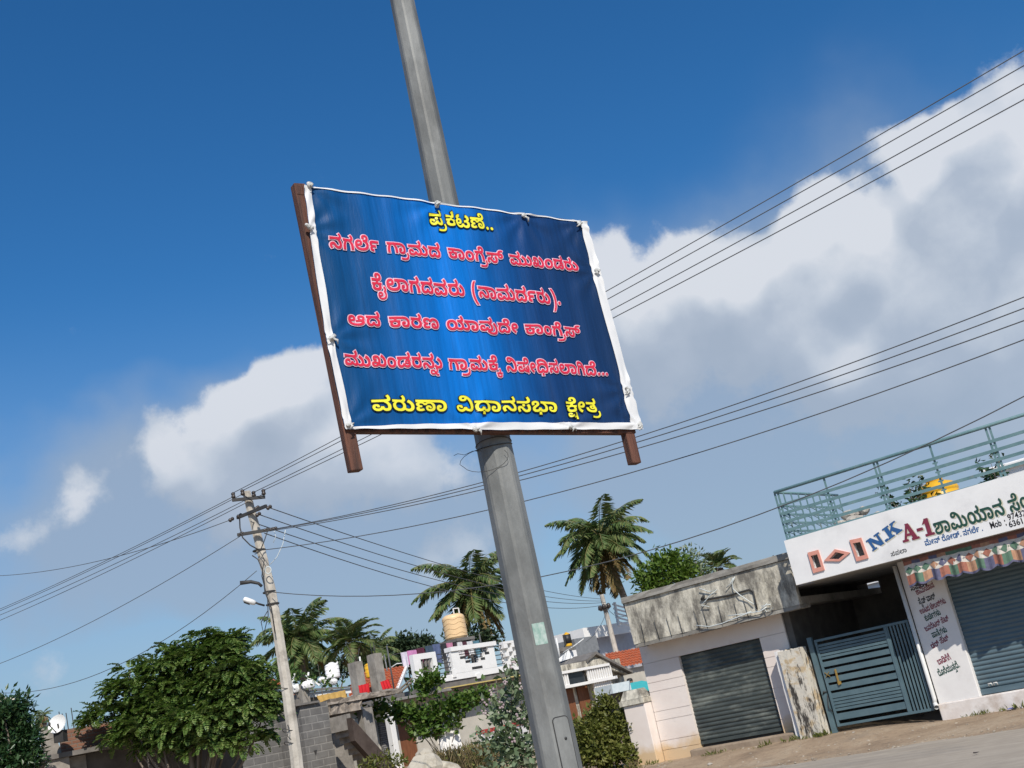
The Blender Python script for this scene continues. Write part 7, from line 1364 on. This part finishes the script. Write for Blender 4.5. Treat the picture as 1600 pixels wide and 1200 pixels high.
# kiosk with teal awning and a person in its shade
P = at(987, 1095, 40); KF = Frame((P.x, P.y), rad(40))
def kp(x, y, k=0): return KF.px(x, y, k)
m_teal = M('teal_awning_cloth', (.04, .36, .36), (.06, .42, .42), rough=.7)
kk = thing('kiosk', 'small shaded kiosk with a teal awning left of the pink shop', 'kiosk', KF.o, KF.rot)
a, b2 = kp(977, 1082), kp(1008, 1076); zt = a[1]
mb = MB(); mb.hexa([(a[0], -.5, zt - .1), (b2[0] + .5, -.5, zt - .1), (b2[0] + .5, .6, zt + .2), (a[0], .6, zt + .2)], [(a[0], -.5, zt - .02), (b2[0] + .5, -.5, zt - .02), (b2[0] + .5, .6, zt + .28), (a[0], .6, zt + .28)]); mb.build('awning', m_teal, kk)
mb = MB(); mb.box(a[0] - .9, a[0] - .05, -.4, .5, zt + .05, zt + .35); mb.build('sign_board', M('pale_board', (.6, .66, .68), (.5, .58, .6)), kk)
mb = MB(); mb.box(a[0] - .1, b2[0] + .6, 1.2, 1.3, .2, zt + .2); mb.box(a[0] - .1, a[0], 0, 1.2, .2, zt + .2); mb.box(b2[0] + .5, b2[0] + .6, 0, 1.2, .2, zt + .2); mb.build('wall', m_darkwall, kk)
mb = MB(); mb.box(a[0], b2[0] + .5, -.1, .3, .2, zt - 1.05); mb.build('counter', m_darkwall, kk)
# ------------------------------------------------------------------ person in the kiosk
def skin_body(name, verts, edges, radii, mat_, parent, root=0):
    me = bpy.data.meshes.new(name); me.from_pydata(verts, edges, []); me.materials.append(mat_); o = bpy.data.objects.new(name, me); COL.objects.link(o); o.parent = parent
    md = o.modifiers.new('skin', 'SKIN'); md.use_smooth_shade = True
    for i, r in enumerate(radii): me.skin_vertices[0].data[i].radius = (r, r)
    me.skin_vertices[0].data[root].use_root = True
    s = o.modifiers.new('sub', 'SUBSURF'); s.levels = 1; s.render_levels = 2; return o
m_skin = M('brown_skin', (.20, .10, .06), (.22, .11, .07), rough=.5); m_shirt = M('blue_shirt', (.10, .16, .34), (.13, .2, .4), rough=.9); m_hair = M('black_hair', (.015, .012, .01), (.02, .018, .015), rough=.6)
q = kp(991, 1093, .7); pz = q[1] - 1.05
pe = thing('person', 'person in a blue shirt standing in the shade of the kiosk', 'person', KF.w(q[0], .7, pz), KF.rot)
B_ = [(0, 0, .95), (0, 0, 1.2), (0, 0, 1.38), (0, 0, 1.47), (0, -.01, 1.55), (0, -.02, 1.66), (0, -.01, 1.74), (-.19, 0, 1.38), (-.24, -.02, 1.12), (-.2, -.14, .93), (-.17, -.22, .9), (.19, 0, 1.38), (.25, .0, 1.12), (.22, -.1, .9), (.2, -.16, .85), (-.1, 0, .88), (-.11, -.02, .48), (-.11, .03, .08), (-.11, -.1, .03), (.1, 0, .88), (.11, -.02, .48), (.11, .03, .08), (.11, -.1, .03)]
E_ = [(0, 1), (1, 2), (2, 3), (3, 4), (4, 5), (5, 6), (2, 7), (7, 8), (8, 9), (9, 10), (2, 11), (11, 12), (12, 13), (13, 14), (0, 15), (15, 16), (16, 17), (17, 18), (0, 19), (19, 20), (20, 21), (21, 22)]
skin_body('body', B_, E_, [.13, .13, .12, .055, .075, .10, .05, .06, .045, .035, .025, .06, .045, .035, .025, .085, .06, .045, .035, .085, .06, .045, .035], m_skin, pe)
skin_body('shirt', [B_[0], B_[1], B_[2], (0, 0, 1.44), B_[7], B_[8], B_[11], B_[12]], [(0, 1), (1, 2), (2, 3), (2, 4), (4, 5), (2, 6), (6, 7)], [.15, .148, .138, .07, .075, .06, .075, .06], m_shirt, pe)
mb = MB(); mb.lathe([(.09, .0), (.115, .04), (.10, .1), (.05, .13)], (0, .01, 1.66), 12); mb.build('hair', m_hair, pe)

# ------------------------------------------------------------------ palms
m_ptrunk = M('palm_trunk_bark', (.16, .125, .095), (.24, .19, .15), scale=3, rough=.95, stretch=(1, 1, 6), bump=.6, bscale=8)
m_frond = leafM('palm_leaflet', (.08, .14, .05), (.14, .19, .065), (.23, .24, .11), .4, .25)
m_frond_old = leafM('old_palm_leaflet', (.20, .13, .05), (.14, .12, .04), (.26, .17, .07), .6, .2)
m_rachis = M('palm_rachis', (.17, .16, .05), (.22, .18, .07), rough=.6)
def frond_arrays(o, az, el, L, droop, n, ll, lw, hang, rs, pts_out=None):
    """one feather leaf: returns leaf arrays; the rachis curves down under its weight"""
    d = np.array([math.cos(az) * math.cos(el), math.sin(az) * math.cos(el), math.sin(el)]); side = np.array([-math.sin(az), math.cos(az), 0]); p = np.array(o, float); pts = [p.copy()]; seg = 14; e = el
    dirs = [d]
    for k in range(seg):
        e = e - droop * (.35 + 1.3 * k / seg) / seg
        d = np.array([math.cos(az) * math.cos(e), math.sin(az) * math.cos(e), math.sin(e)]); p = p + d * L / seg; pts.append(p.copy()); dirs.append(d)
    if pts_out is not None: pts_out.append(pts)
    P = []; D = []; S = []; Ln = []; Wd = []
    for i in range(n):
        if n > 30 and rs.random() < .16: continue
        t = .12 + .88 * (i + rs.uniform(0, .6)) / n; f = min(t * seg, seg - .001); k = int(f); q = pts[k] + (pts[k + 1] - pts[k]) * (f - k); dd = dirs[k + 1]; up_ = np.cross(side, dd); up_ = up_ if up_[2] > 0 else -up_
        l = ll * (math.sin(math.pi * min(1, .18 + t * .80)) ** .7) * rs.uniform(.85, 1.1)
        for sgn in (-1, 1):
            v = side * sgn * rs.uniform(.75, 1.0) + dd * rs.uniform(.45, .8) + up_ * .28 + np.array([0, 0, -hang * rs.uniform(.6, 1.3)])
            P.append(q); D.append(v); S.append(np.cross(v, up_ + .01)); S[-1] = dd * 1.0 + up_ * .3; Ln.append(l); Wd.append(lw)
    return P, D, S, Ln, Wd
def palm(label, cx, cy, Y, rpx, base_dx=0, nf=28, name='palm_tree', old=5, spread=(1.25, -1.15), group='palms', base_px=None, seed=1, dens=52, hang=.95):
    rs = random.Random(seed); c = at(cx, cy, Y); zdep = (c - CAM).dot(F); L = rpx * 1.12 * zdep / FPX
    bx = c + Vector((base_dx, 0, 0)); gz_ = ground_z(bx.x, bx.y); t = thing(name, label, 'palm tree', (bx.x, bx.y, gz_), 0, group); o = Vector((c.x - bx.x, 0, c.z - gz_))
    mb = MB(); pts = [Vector((o.x * (k / 9.0) ** 1.7, 0, o.z * k / 9.0)) for k in range(10)]; mb.tube(pts, [.26 - .012 * k for k in range(9)] + [.2], 10); mb.build('trunk', m_ptrunk, t)
    A = [[], [], [], [], []]; mi = []; rach = []
    for i in range(nf):
        u = (i + .5) / nf; el = spread[0] + (spread[1] - spread[0]) * u ** .9 + rs.uniform(-.12, .12); az = i * 2.399 + rs.uniform(-.3, .3)
        is_old = i >= nf - old
        r = frond_arrays(o + Vector((0, 0, .1)), az, el, L * rs.uniform(.85, 1.08) * (.8 if el > 1.1 else 1), rs.uniform(1.0, 1.5) if el > -.3 else rs.uniform(.3, .6), dens, L * .27, L * .036, hang, rs, rach)
        for k in range(5): A[k] += r[k]
        mi += [1 if is_old else 0] * len(r[0])
    A = [np.array(a, float) for a in A]
    cr = leaf_mesh('crown', [m_frond, m_frond_old], t, A[0], A[1], A[2], A[3], A[4], .1, None, np.array(mi))
    mb = MB()
    for pts in rach: mb.tube(pts, [.035 * L / 4 * (1 - .8 * k / 14) for k in range(15)], 5)
    mb.build('rachis', m_rachis, cr)
    mb = MB()
    for i in range(7): a = rs.uniform(0, 6.28); mb.rock((o.x + .25 * math.cos(a), .25 * math.sin(a), o.z - .25 + rs.uniform(-.15, .1)), .14, 0, i, 1.1)
    mb.build('coconut', m_frond_old, cr)
    return t
palm('tall coconut palm with a wide drooping crown behind the white house', 735, 912, 72, 86, .4, 32, seed=3, old=4)
palm('largest coconut palm with browned hanging fronds left of the stained parapet', 938, 840, 64, 86, 1.0, 40, seed=8, old=9, spread=(1.3, -1.3))
palm('coconut palm with an upright crown behind the utility pole and block wall', 466, 998, 60, 78, .0, 30, seed=11, spread=(1.45, -.9), old=1)
palm('short young palm with an upright tuft above the left bare concrete column', 548, 1006, 50, 56, .0, 28, seed=14, spread=(1.5, -.5), old=1, hang=.4)
palm('dark low palm with arching fronds right of the bare concrete columns', 588, 1018, 55, 46, .0, 18, seed=17, spread=(1.3, -.8), old=0)
palm('short palm tuft rising behind the stained parapet', 1124, 888, 60, 40, .0, 22, seed=21, spread=(1.5, -.2), old=0, hang=.3)
palm('small dark far palm beside the satellite dish', 66, 1120, 60, 18, .0, 16, seed=25, old=2)

# ------------------------------------------------------------------ broadleaf trees and bushes
m_bark = M('grey_brown_bark', (.13, .105, .08), (.2, .17, .14), scale=5, rough=.95, stretch=(3, 3, .6), bump=.6)
def rand_unit(n): v = rng.normal(size=(n, 3)); return v / np.linalg.norm(v, axis=1, keepdims=True)
def limb(mb, a, b2, r0, r1, bend=.15, n=6):
    a = Vector(a); b2 = Vector(b2); s = Vector((random.uniform(-1, 1), random.uniform(-1, 1), random.uniform(-.3, .6))) * (b2 - a).length * bend
    mb.tube([a.lerp(b2, k / n) + s * math.sin(math.pi * k / n) for k in range(n + 1)], [r0 + (r1 - r0) * k / n for k in range(n + 1)], 6)
def broad_tree(name, label, cat, base_, lobes, mat_, leaf, per, trunk_r=.1, group=None, sprays=False, spread_=.32, hole=.0, elong=2.0):
    """lobes: (x, y, z, rx, ry, rz) relative to the base; leaves cluster on twigs at each lobe's shell"""
    t = thing(name, label, cat, base_, 0, group); mb = MB(); Pa, Da, Sa, La, Wa = [], [], [], [], []
    for (x, y, z, rx, ry, rz) in lobes:
        c = np.array((x, y, z)); rr_ = np.array((rx, ry, rz))
        if trunk_r: limb(mb, (x * .15, y * .15, max(0.05, z * .35)), (x, y, z), trunk_r * .45, trunk_r * .12)
        ntw = int(per * (rx * ry * rz) ** (2 / 3.) * 10) + 4
        dirs = rand_unit(ntw); dirs[:, 2] = np.where(dirs[:, 2] < -.35, -dirs[:, 2] * .6, dirs[:, 2])
        rad_ = rng.uniform(.55, 1.05, ntw)[:, None]; tw = c + dirs * rr_ * rad_
        for p, d in zip(tw, dirs):
            k = rng.integers(7, 13)
            if sprays:          # drooping feather leaf: pairs of leaflets along a curved stalk
                az = math.atan2(d[1], d[0]) + rng.normal(0, .5); el = rng.uniform(-.45, .95); L_ = leaf * rng.uniform(2.6, 5.2)
                r = frond_arrays(p, az, el, L_, rng.uniform(.7, 1.7), 9, leaf * 1.25, leaf * .62, .35, random.Random(int(rng.integers(1e9))))
                Pa.append(np.array(r[0])); Da.append(np.array(r[1])); Sa.append(np.array(r[2])); La.append(np.array(r[3])); Wa.append(np.array(r[4]) * rng.uniform(.8, 1.2))
            else:
                q = p + rng.normal(0, spread_ * leaf * 2.2, (k, 3)); dd = d + rand_unit(k) * 1.0 + np.array([0, 0, -.35])
                Pa.append(q); Da.append(dd); Sa.append(rand_unit(k) + np.cross(dd, [0, 0, 1.0])); l = leaf * rng.uniform(.7, 1.3, k); La.append(l); Wa.append(l / elong)
    if trunk_r: limb(mb, (0, 0, -.2), (0, 0, max(.3, min(l[2] for l in lobes) * .6)), trunk_r, trunk_r * .7, .05); limb(mb, (0, 0, max(.1, min(l[2] for l in lobes) * .5)), (0, 0, max(l[2] for l in lobes)), trunk_r * .7, trunk_r * .15, .06)
    if mb.v: mb.build('trunk', m_bark, t)
    leaf_mesh('crown', mat_, t, np.concatenate(Pa), np.concatenate(Da), np.concatenate(Sa), np.concatenate(La), np.concatenate(Wa), .15)
    return t
def lobes_px(base_, Y, lst, depth=.8):
    out = []
    for x, y, rx, ry in lst:
        P = at(x, y, Y) - base_; k = (at(x, y, Y) - CAM).dot(F) / FPX; out.append((P.x, P.y + random.uniform(-.5, .5) * depth * rx * k, P.z, rx * k, rx * k * depth, ry * k))
    return out
def base_at(x, y, Y, z=None): P = at(x, y, Y); return Vector((P.x, P.y, ground_z(P.x, P.y) if z is None else z))
m_l1 = leafM('feathery_green_leaf', (.07, .14, .035), (.13, .20, .05), (.22, .27, .09), .42, .25)
m_l2 = leafM('mango_dark_leaf', (.018, .048, .018), (.03, .07, .025), (.055, .095, .035), .35, .15)
m_l3 = leafM('olive_hedge_leaf', (.08, .10, .022), (.13, .145, .03), (.20, .20, .06), .5, .25)
m_l4 = leafM('grey_green_leaf', (.10, .15, .075), (.165, .215, .125), (.28, .31, .22), .55, .2)
m_l5 = leafM('bright_vine_leaf', (.05, .11, .02), (.09, .16, .03), (.15, .21, .05), .45, .3)
m_l6 = leafM('far_tree_leaf', (.025, .045, .02), (.035, .06, .028), (.05, .075, .035), .6, .1)
m_l7 = leafM('yellow_green_leaf', (.07, .13, .02), (.11, .18, .03), (.17, .23, .05), .45, .3)
m_dry = leafM('dry_stalk', (.16, .12, .06), (.24, .18, .09), (.13, .14, .05), .9, .1)
m_flow = M('pale_mauve_flower', (.44, .37, .37), (.30, .22, .23), rough=.8)
b0 = base_at(300, 1195, 27, .1)
broad_tree('tree', 'broad green tree with drooping feathery leaves left of the utility pole', 'tree', b0, lobes_px(b0, 27, [(345, 1010, 30, 26), (305, 1030, 40, 26), (255, 1042, 38, 18), (215, 1078, 42, 26), (290, 1075, 55, 34), (360, 1060, 48, 34), (400, 1090, 34, 26), (175, 1115, 36, 16), (240, 1125, 52, 30), (310, 1128, 60, 30), (375, 1120, 48, 32), (412, 1112, 24, 22), (200, 1150, 34, 14), (260, 1162, 42, 22), (330, 1165, 45, 22), (390, 1160, 34, 20), (358, 1000, 20, 12), (205, 1046, 16, 6), (312, 998, 14, 8), (266, 1015, 16, 8), (150, 1122, 16, 6), (405, 1050, 14, 8), (325, 1090, 58, 46), (255, 1102, 55, 36), (370, 1092, 46, 44), (300, 1150, 70, 34), (235, 1142, 45, 26), (340, 1035, 40, 34)], .8), m_l1, .10, 72, .10, sprays=True)
b0 = base_at(10, 1230, 25, .1)
broad_tree('tree', 'dark mango-like tree at the lower left corner', 'tree', b0, lobes_px(b0, 25, [(14, 1122, 34, 28), (40, 1158, 20, 22), (-5, 1160, 48, 40), (32, 1188, 30, 30), (10, 1200, 50, 40), (28, 1103, 12, 8)], .9), m_l2, .15, 70, .14, elong=2.6)
b0 = base_at(640, 1020, 95)
broad_tree('tree', 'dark far tree behind the orange tiled roof', 'tree', b0, lobes_px(b0, 95, [(640, 1012, 30, 16), (610, 1022, 30, 16), (660, 1020, 24, 16), (590, 1035, 30, 20), (640, 1040, 40, 20)], .8), m_l6, .42, 7, .3, 'far trees')
b0 = base_at(520, 1060, 70)
broad_tree('tree', 'dark trees massed below the palms behind the white tank', 'tree', b0, lobes_px(b0, 70, [(500, 1052, 34, 16), (540, 1048, 30, 18), (580, 1045, 24, 16), (460, 1050, 30, 18), (720, 1010, 30, 22), (755, 1005, 26, 26)], .6), m_l6, .34, 8, .2, 'far trees')
b0 = base_at(1035, 900, 46)
broad_tree('tree', 'bright green rounded tree rising behind the left end of the stained parapet', 'tree', b0, lobes_px(b0, 46, [(1030, 885, 24, 16), (1052, 880, 20, 16), (1015, 905, 20, 14), (1045, 905, 30, 18), (1072, 900, 18, 14), (1020, 925, 26, 14)], .8), m_l7, .24, 16, .2)
b0 = base_at(1082, 890, 48)
broad_tree('tree', 'sparse grey-green tree right of the bright rounded tree', 'tree', b0, lobes_px(b0, 48, [(1075, 866, 12, 12), (1086, 878, 16, 14), (1070, 885, 14, 12), (1098, 890, 12, 10), (1085, 900, 22, 14)], .7), m_l4, .2, 5, .12)
b0 = base_at(1195, 880, 40)
broad_tree('shrub', 'thin dry shrub on the roofline beside the white fascia', 'shrub', Vector((b0.x, b0.y, at(1195, 890, 40).z - .6)), [(0, 0, .55, .35, .3, .25), (.3, 0, .8, .16, .1, .2), (-.6, 0, .45, .2, .2, .15)], m_l3, .1, 4, .03)
b0 = base_at(945, 1180, 27, .1)
broad_tree('bush', 'dense olive-green bush between the steel pole and the pink shop', 'bush', b0, lobes_px(b0, 27, [(948, 1135, 32, 26), (925, 1150, 30, 24), (970, 1155, 22, 30), (940, 1180, 42, 30), (965, 1190, 30, 26), (910, 1185, 26, 26), (975, 1122, 10, 12), (930, 1112, 12, 12), (955, 1104, 9, 12), (990, 1138, 8, 8), (905, 1140, 10, 12), (942, 1098, 6, 8)], .9), m_l3, .10, 75, .06, elong=1.6)
b0 = base_at(800, 1190, 19, .1)
broad_tree('shrub', 'tall grey-leaved milkweed shrub with pale flower heads left of the steel pole', 'shrub', b0, lobes_px(b0, 19, [(800, 1065, 14, 22), (815, 1095, 24, 26), (785, 1120, 22, 24), (812, 1135, 34, 28), (785, 1165, 34, 26), (825, 1170, 34, 30), (800, 1195, 44, 26), (826, 1050, 10, 18)], .8), m_l4, .12, 17, .04, elong=1.35)
shr = bpy.data.objects['shrub.001']
for (x, y) in ((800, 1040), (792, 1068), (770, 1080), (760, 1098), (783, 1102), (817, 1072), (755, 1115), (830, 1090), (776, 1145), (812, 1120), (800, 1155)):
    P = at(x, y, 18.7) - b0; mb = MB()
    for q in range(6): mb.rock(P + Vector((random.uniform(-.06, .06), random.uniform(-.06, .06), random.uniform(-.05, .06))), .02, 0, q + x, 1)
    mb.build('flower', m_flow, shr)
b0 = base_at(690, 1150, 36, .5)
broad_tree('vine', 'bright green vine trained along the front of the white house', 'vine', b0, lobes_px(b0, 36, [(585, 1115, 16, 9), (612, 1112, 22, 10), (640, 1118, 24, 12), (668, 1122, 28, 14), (695, 1112, 26, 13), (720, 1102, 24, 14), (745, 1092, 20, 12), (660, 1068, 20, 9), (678, 1062, 12, 8), (668, 1082, 12, 14), (672, 1140, 26, 14), (700, 1136, 22, 12)], .6), m_l5, .16, 26, .03, elong=1.2)
b0 = base_at(500, 1060, 41, 2.2)
broad_tree('bush', 'flat green bush spreading over the sheet roof behind the utility pole', 'bush', b0, lobes_px(b0, 41, [(460, 1058, 20, 7), (488, 1066, 20, 7), (445, 1050, 12, 7), (515, 1068, 12, 5)], .6), m_l5, .16, 9, .03)
b0 = base_at(600, 1195, 30, .3)
broad_tree('bush', 'small yellow-green bush at the foot of the concrete stair', 'bush', b0, lobes_px(b0, 30, [(600, 1190, 26, 14), (625, 1195, 18, 12), (585, 1200, 20, 12)], .7), m_l3, .11, 13, .04)
# dry stalky bushes
def dry_bush(label, x, y, Y, w, h, n, mat_=m_dry, green=0):
    b_ = at(x, y, Y); t = thing('dry_bush', label, 'bush', b_, 0, 'dry roadside bushes'); k = (b_ - CAM).dot(F) / FPX
    P = np.stack([rng.normal(0, w * k * .4, n), rng.normal(0, w * k * .3, n), rng.uniform(-.3, h * k * .5, n)], 1); D = rng.normal(0, .35, (n, 3)); D[:, 2] = rng.uniform(.5, 1.2, n)
    L_ = rng.uniform(.25, 1, n) * h * k * .6; leaf_mesh('stalks', mat_, t, P, D, rand_unit(n), L_, np.full(n, .018), .05)
    m = int(n * .8); P = np.stack([rng.normal(0, w * k * .42, m), rng.normal(0, w * k * .3, m), rng.uniform(-.1, h * k * .85, m) * rng.uniform(.4, 1, m)], 1); leaf_mesh('leaves', m_l3, t, P, rand_unit(m), rand_unit(m), rng.uniform(.04, .09, m), rng.uniform(.02, .045, m)); return t
dry_bush('brown dry stalky bush behind the pale boulder', 715, 1205, 24, 60, 46, 1500); dry_bush('dry bush with thin stems below the compound wall', 765, 1205, 22, 36, 60, 700); dry_bush('low dry weeds at the foot of the olive-green bush', 990, 1205, 26, 14, 20, 250)
# boulder
m_boul = M('pale_boulder', (.40, .36, .29), (.50, .46, .38), scale=4, rough=.95, detail=12, bump=1, bscale=9, dirt=(.2, .17, .12), dscale=3)
P = at(664, 1200, 23); mb = MB(); mb.rock((0, 0, 0), .42, 0, 3, .75); mb.rock((.35, .1, -.15), .35, 0, 5, .6); mb.rock((-.38, 0, -.2), .3, 0, 6, .7); mb.rock((.02, 0, .22), .2, 0, 8, .8)
tag(mb.build('boulder', m_boul, None, P), 'pale jagged boulder at the bottom edge below the vine', 'boulder')
# plants on the shop roof
for (x, y, h_, lab, seed) in ((1415, 770, 62, 'sparse dark potted plant behind the middle of the roof railing', 1), (1552, 735, 58, 'thin leggy potted plant by the small white roof cabin', 2)):
    s, z = FF.px(x, y, -.4); P = FF.w(s, -.4, 3.34); zt = FF.px(x, y - h_ * .5, -.4)[1] - 3.34
    t = thing('potted_plant', lab, 'plant', P, 0, 'plants on the shop roof'); mb = MB(); mb.lathe([(.12, 0), (.17, .28), (.18, .3), (.15, .3)], n=14); mb.build('pot', m_tile, t)
    mb = MB(); rr = random.Random(seed); Pa = []; Da = []
    for i in range(16 if seed == 1 else 8):
        a = rr.uniform(0, 6.28); e = Vector((math.cos(a) * rr.uniform(.1, .75 if seed == 1 else .3), math.sin(a) * .35, rr.uniform(.55, 1.0) * zt)); mb.tube([(0, 0, .28), e * .5 + Vector((0, 0, .1)), e], [.012, .009, .004], 5)
        for q in range(30):
            f = rr.uniform(.4, 1.05); Pa.append(tuple(e * f + Vector((rr.gauss(0, .06), rr.gauss(0, .06), rr.gauss(0, .07))))); Da.append((rr.gauss(0, 1), rr.gauss(0, 1), rr.gauss(0, .6)))
    mb.build('stem', m_bark, t); n = len(Pa); leaf_mesh('leaves', m_l2, t, np.array(Pa), np.array(Da), rand_unit(n), rng.uniform(.08, .17, n), rng.uniform(.04, .08, n))

# weeds at the wall feet and along the verge
Pa = []; Da = []; La = []
for i in range(46):
    s_, n_0 = random.choice(((random.uniform(3.2, 7.2), random.uniform(.3, .7)), (random.uniform(-2.5, 0), .08), (random.uniform(2.2, 3.2), random.uniform(.3, .55)), (random.uniform(4, 9), random.uniform(2.2, 2.9))))
    Q = FF.w(s_, n_0); z = ground_z(Q.x, Q.y); k = random.uniform(.4, 1)
    for q in range(random.randint(8, 26)):
        Pa.append((Q.x + random.gauss(0, .06), Q.y + random.gauss(0, .06), z)); Da.append((random.gauss(0, .5), random.gauss(0, .5), random.uniform(.4, 1.2))); La.append(k * random.uniform(.05, .17))
n = len(Pa); La = np.array(La)
tag(leaf_mesh('weeds', m_l3, None, np.array(Pa), np.array(Da), rand_unit(n), La, La * .22), 'small green weeds sprouting along the verge and wall feet', 'weeds', None, 'stuff')
for i, (x, y, c_, lab) in enumerate(((1160, 1171, (.55, .5, .5), 'scrap of pale paper on the earth below the dark shutter'), (1582, 1112, (.12, .14, .4), 'small blue wrapper at the foot of the white plinth'), (1440, 1127, (.05, .04, .04), 'dark rag on the earth left of the shop plinth'), (1525, 1176, (.06, .05, .045), 'dark pebble-sized clod lying on the road surface'))):
    d = ray(x, y); P = CAM + d * ((.06 - EYE) / d.z); P.z = max(ground_z(P.x, P.y), .034 if i == 3 else 0); mb = MB(); kq = .4 if i == 3 else 1; vs = [((random.uniform(-.02, .02) + .09 * (a - 1)) * kq, (random.uniform(-.02, .02) + .06 * (b_ - 1)) * kq, .012 + random.uniform(0, .03)) for a in range(3) for b_ in range(3)]
    mb.add(vs, [(a * 3 + b_, a * 3 + b_ + 1, a * 3 + b_ + 4, a * 3 + b_ + 3) for a in range(2) for b_ in range(2)]); tag(mb.build('litter', M('litter_' + ('paper', 'wrapper', 'rag', 'clod')[i], c_), None, P), lab, 'litter', 'litter on the verge')
